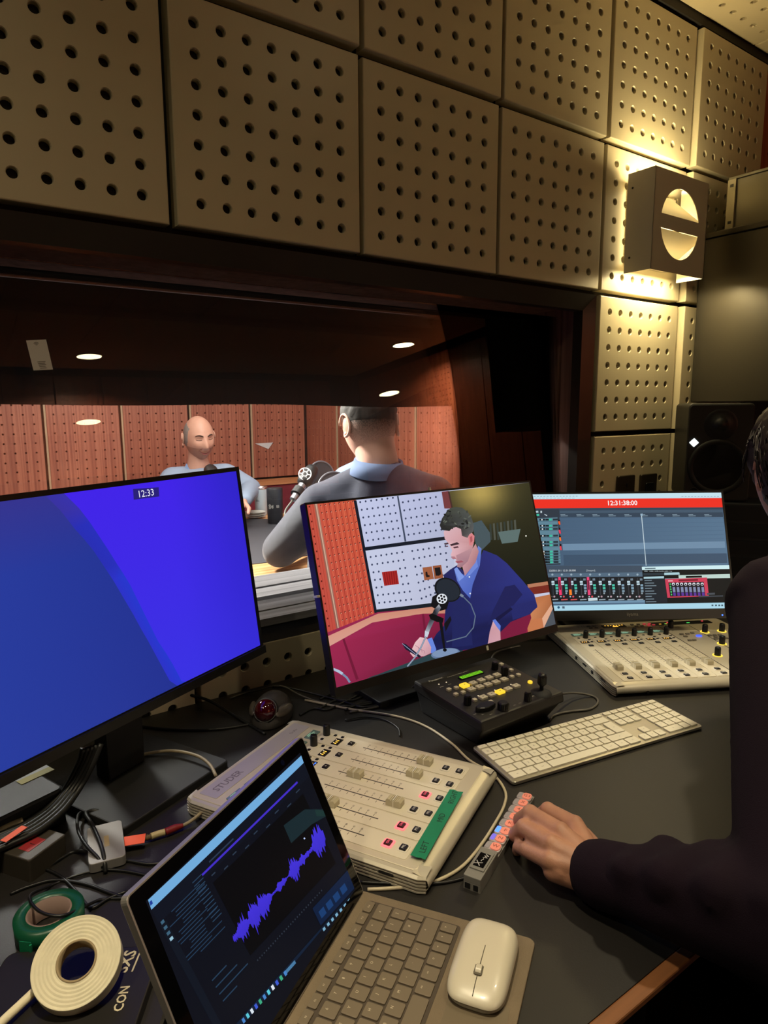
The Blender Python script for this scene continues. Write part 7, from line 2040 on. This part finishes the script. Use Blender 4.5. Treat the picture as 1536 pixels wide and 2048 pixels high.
# left hand: joints traced on the photograph, heights above the desk
def hp(x, y, z): return onz(x, y, DZ + z)
hm_ = MB(); CAPS = []
wrist = hp(1196, 1746, 0.036)
fingers = {
    'index': ((1150, 1652, 0.047), (1096, 1622, 0.047), (1080, 1632, 0.022), (1086, 1642, 0.009), 0.0112),
    'middle': ((1121, 1666, 0.053), (1061, 1628, 0.050), (1040, 1640, 0.024), (1046, 1652, 0.009), 0.0115),
    'ring': ((1102, 1690, 0.050), (1048, 1655, 0.042), (1030, 1670, 0.020), (1040, 1680, 0.009), 0.0108),
    'little': ((1098, 1722, 0.040), (1052, 1700, 0.028), (1037, 1694, 0.017), (1034, 1702, 0.008), 0.0092)}
for nme, (a, b, c, d, r) in fingers.items():
    A_, B_, C_, D_ = (hp(*q) for q in (a, b, c, d))
    base = wrist + (A_ - wrist) * 0.18
    hm_.capsule(base, A_, r * 1.55, r * 1.12)
    hm_.capsule(A_, B_, r * 1.10, r * 0.98); hm_.capsule(B_, C_, r * 0.98, r * 0.86); hm_.capsule(C_, D_, r * 0.86, r * 0.72)
    hm_.ball(A_ + Vector((0, 0, r * 0.22)), r * 1.02, 14, 10); hm_.ball(B_ + Vector((0, 0, r * 0.10)), r * 0.98, 14, 10)
# flesh of the palm and both edges
pI, pM_, pR, pL = (hp(*fingers[q][0]) for q in ('index', 'middle', 'ring', 'little'))
for t in (0.25, 0.5, 0.75):
    hm_.capsule(wrist * (1 - t) + pI * t - Vector((0, 0, 0.008)), wrist * (1 - t) + pL * t - Vector((0, 0, 0.008)), 0.0165, 0.0150)
hm_.capsule(wrist + Vector((0, 0, -0.008)), pL + Vector((0.004, -0.004, -0.012)), 0.021, 0.013)
# thumb lies under the palm on the far side
t0, t1, t2, t3 = hp(1190, 1712, 0.024), hp(1164, 1672, 0.020), hp(1120, 1640, 0.014), hp(1092, 1634, 0.010)
hm_.capsule(t0, t1, 0.018, 0.0135); hm_.capsule(t1, t2, 0.0125, 0.0105); hm_.capsule(t2, t3, 0.0105, 0.0085)
# wrist and forearm into the sleeve
elbow = onz(1640, 1862, DZ + 0.085)
fa_ = (elbow - wrist).normalized()
sd2 = Vector((-fa_.y, fa_.x, 0)).normalized()
for s_ in (-1, 1): hm_.capsule(wrist + sd2 * 0.010 * s_, wrist + fa_ * 0.14 + sd2 * 0.010 * s_, 0.0235, 0.030)
hb2 = hm_.build('hand', SKH, opn, remesh=0.0022, smoothmod=3)
# head of the operator and the hand form one body mesh
mb.m = 0
bd = mb.build('body', [SKH, BROW, MOUTH, LIP, LASH, SKH], opn)
HOOD = M('plum hoodie', (22, 10, 22), 0.95, var=0.15, vs=16, bump=0.22, bs=900, spec=0.2)
shL = atd(1574, 1216, 0.94); shR = shL + Vector((0.30, -0.24, 0.02))
mid = (shL + shR) / 2
cuff = wrist + fa_ * 0.006
folds = []
random.seed(21)
caps = [(cuff + fa_ * 0.01, cuff + fa_ * 0.05, 0.0375, 0.041), (cuff + fa_ * 0.05, elbow, 0.043, 0.068), (elbow, shL, 0.074, 0.075),
        (shL, shR, 0.080, 0.080), (nk + Vector((0, 0, -0.03)), mid + Vector((0, 0, -0.10)), 0.075, 0.14), (nk + Vector((0, 0, -0.03)), shL, 0.065, 0.076), (nk + Vector((0, 0, -0.03)), shR, 0.065, 0.076),
        (mid + (shL - mid) * 0.35 + Vector((0, 0, -0.10)), mid + (shL - mid) * 0.3 + Vector((0, -0.06, -0.48)), 0.14, 0.145), (mid + (shR - mid) * 0.35 + Vector((0, 0, -0.10)), mid + (shR - mid) * 0.3 + Vector((0, -0.06, -0.48)), 0.14, 0.145)]
erR = shR + Vector((0.05, 0.05, -0.28)); caps += [(shR, erR, 0.075, 0.062), (erR, erR + Vector((-0.02, 0.22, 0.03)), 0.06, 0.045)]
# folds: rings and ridges round the sleeve
up_ = sd2.cross(fa_)
for t, off, tilt_ in ((0.24, 0.004, 0.5), (0.33, 0.006, -0.4), (0.45, 0.010, 0.6), (0.56, 0.006, -0.5), (0.68, 0.012, 0.5), (0.80, 0.010, -0.3)):
    c0 = cuff + fa_ * (elbow - cuff).length * t; rr = 0.043 + 0.025 * t
    a_ = c0 + sd2 * rr * 0.75 + fa_ * 0.03 * tilt_ + Vector((0, 0, rr * 0.35)); b_ = c0 - sd2 * rr * 0.55 - fa_ * 0.03 * tilt_ + Vector((0, 0, rr * 0.62))
    caps.append((a_, b_, 0.018 + off, 0.013 + off))
for k_, (dx, dy, dz) in enumerate(((0.0, 0.0, 0.0),)):
    caps.append((nk + Vector((-0.06, -0.03, -0.03)), nk + Vector((0.06, -0.06, -0.03)), 0.045, 0.045))
caps.append((nk + Vector((-0.075, 0.03, -0.02)), nk + Vector((-0.06, -0.07, 0.0)), 0.030, 0.040))
hood_ = cloth('hoodie', caps, HOOD, opn, 0.008, 4)
cloth('cuff', [(cuff - fa_ * 0.003, cuff + fa_ * 0.030, 0.0385, 0.0395)], HOOD, hood_, 0.006, 2)
mb = MB(HM_)
def crop(d):
    w = 3 * min(d[2] + 0.30 + 0.5 * d[1], 1)
    if abs(d[0]) > 0.6: w = min(w, 6 * (math.hypot(d[1] - 0.14, (d[2] + 0.06) * 0.85) - 0.30))
    return min(1, w)
shell(mb, crop, 0.017, 1.0, 0.004, 13)
HR = M('brown hair strands', (30, 20, 14), 0.6, var=0.35, vs=50, stretch=(1, 1, 0.25))
random.seed(17)
for k_ in range(700):
    th = random.uniform(0, 2 * math.pi); z0 = random.uniform(0.1, 0.95)
    r0 = math.sqrt(1 - z0 * z0)
    pts_ = []
    for q_ in range(5):
        z = z0 - q_ * random.uniform(0.10, 0.16); r_ = math.sqrt(max(0.05, 1 - min(0.99, z * z))); tt = th + q_ * 0.06
        d_ = (r_ * math.cos(tt), r_ * math.sin(tt), z)
        if (d_[1] < -0.35 and z < 0.2) or crop(d_) <= 0.15: break
        p_ = head_point(d_); pts_.append(p_ + Vector((d_[0], d_[1], d_[2] * 0.5)) * random.uniform(0.0150, 0.0190))
    if len(pts_) > 2: mb.tube(pts_, 0.0010, 4, 3)
mb.build('hair', HR, opn)
JN = M('dark blue jeans', (34, 42, 58), 0.9, var=0.15, vs=50, bump=0.3, bs=500)
hipL = mid + (shL - mid) * 0.4 + Vector((0, -0.06, -0.56)); hipR = mid + (shR - mid) * 0.4 + Vector((0, -0.06, -0.56))
kL = hipL + Vector((-0.06, 0.40, 0.03)); kR = hipR + Vector((0.16, 0.38, 0.03)); kL.z = kR.z = 0.52; 
cloth('jeans', [(hipL, kL, 0.11, 0.078), (hipR, kR, 0.11, 0.078), (hipL, hipR, 0.13, 0.13), (kL, Vector((kL.x, kL.y - 0.02, 0.09)), 0.072, 0.052), (kR, Vector((kR.x, kR.y - 0.02, 0.09)), 0.072, 0.052)], JN, opn, 0.014, 4)
for q_ in (kL, kR):
    m = MB(T(q_.x, q_.y, 0)); m.prism(rrect(0.095, 0.26, 0.045, cy=0.05), 0.0, 0.035, 0.008); m.capsule((0, -0.03, 0.06), (0, 0.11, 0.05), 0.042, 0.034); m.build('shoe', M('dark shoe', (28, 28, 30), 0.7), opn)
ch = thing('office_chair', 'dark office chair under the person in the plum hoodie', 'chair', (mid.x, mid.y - 0.05, 0))
zs = hipL.z - 0.125
m = MB(T(mid.x, mid.y - 0.02, 0) @ RZ(-0.6)); m.prism(rrect(0.46, 0.44, 0.08), zs - 0.07, zs, 0.02); m.build('seat', M('chair cloth', (30, 30, 34), 0.9), ch)
m = MB(T(mid.x, mid.y - 0.02, 0)); m.cyl((0, 0, 0.06), (0, 0, zs - 0.07), 0.028)
for a in range(5): m.cyl((0, 0, 0.09), (0.28 * math.cos(a * 1.2566), 0.28 * math.sin(a * 1.2566), 0.05), 0.022, 0.016); m.ball((0.28 * math.cos(a * 1.2566), 0.28 * math.sin(a * 1.2566), 0.025), 0.025, 12, 8)
m.build('base', blk, ch)
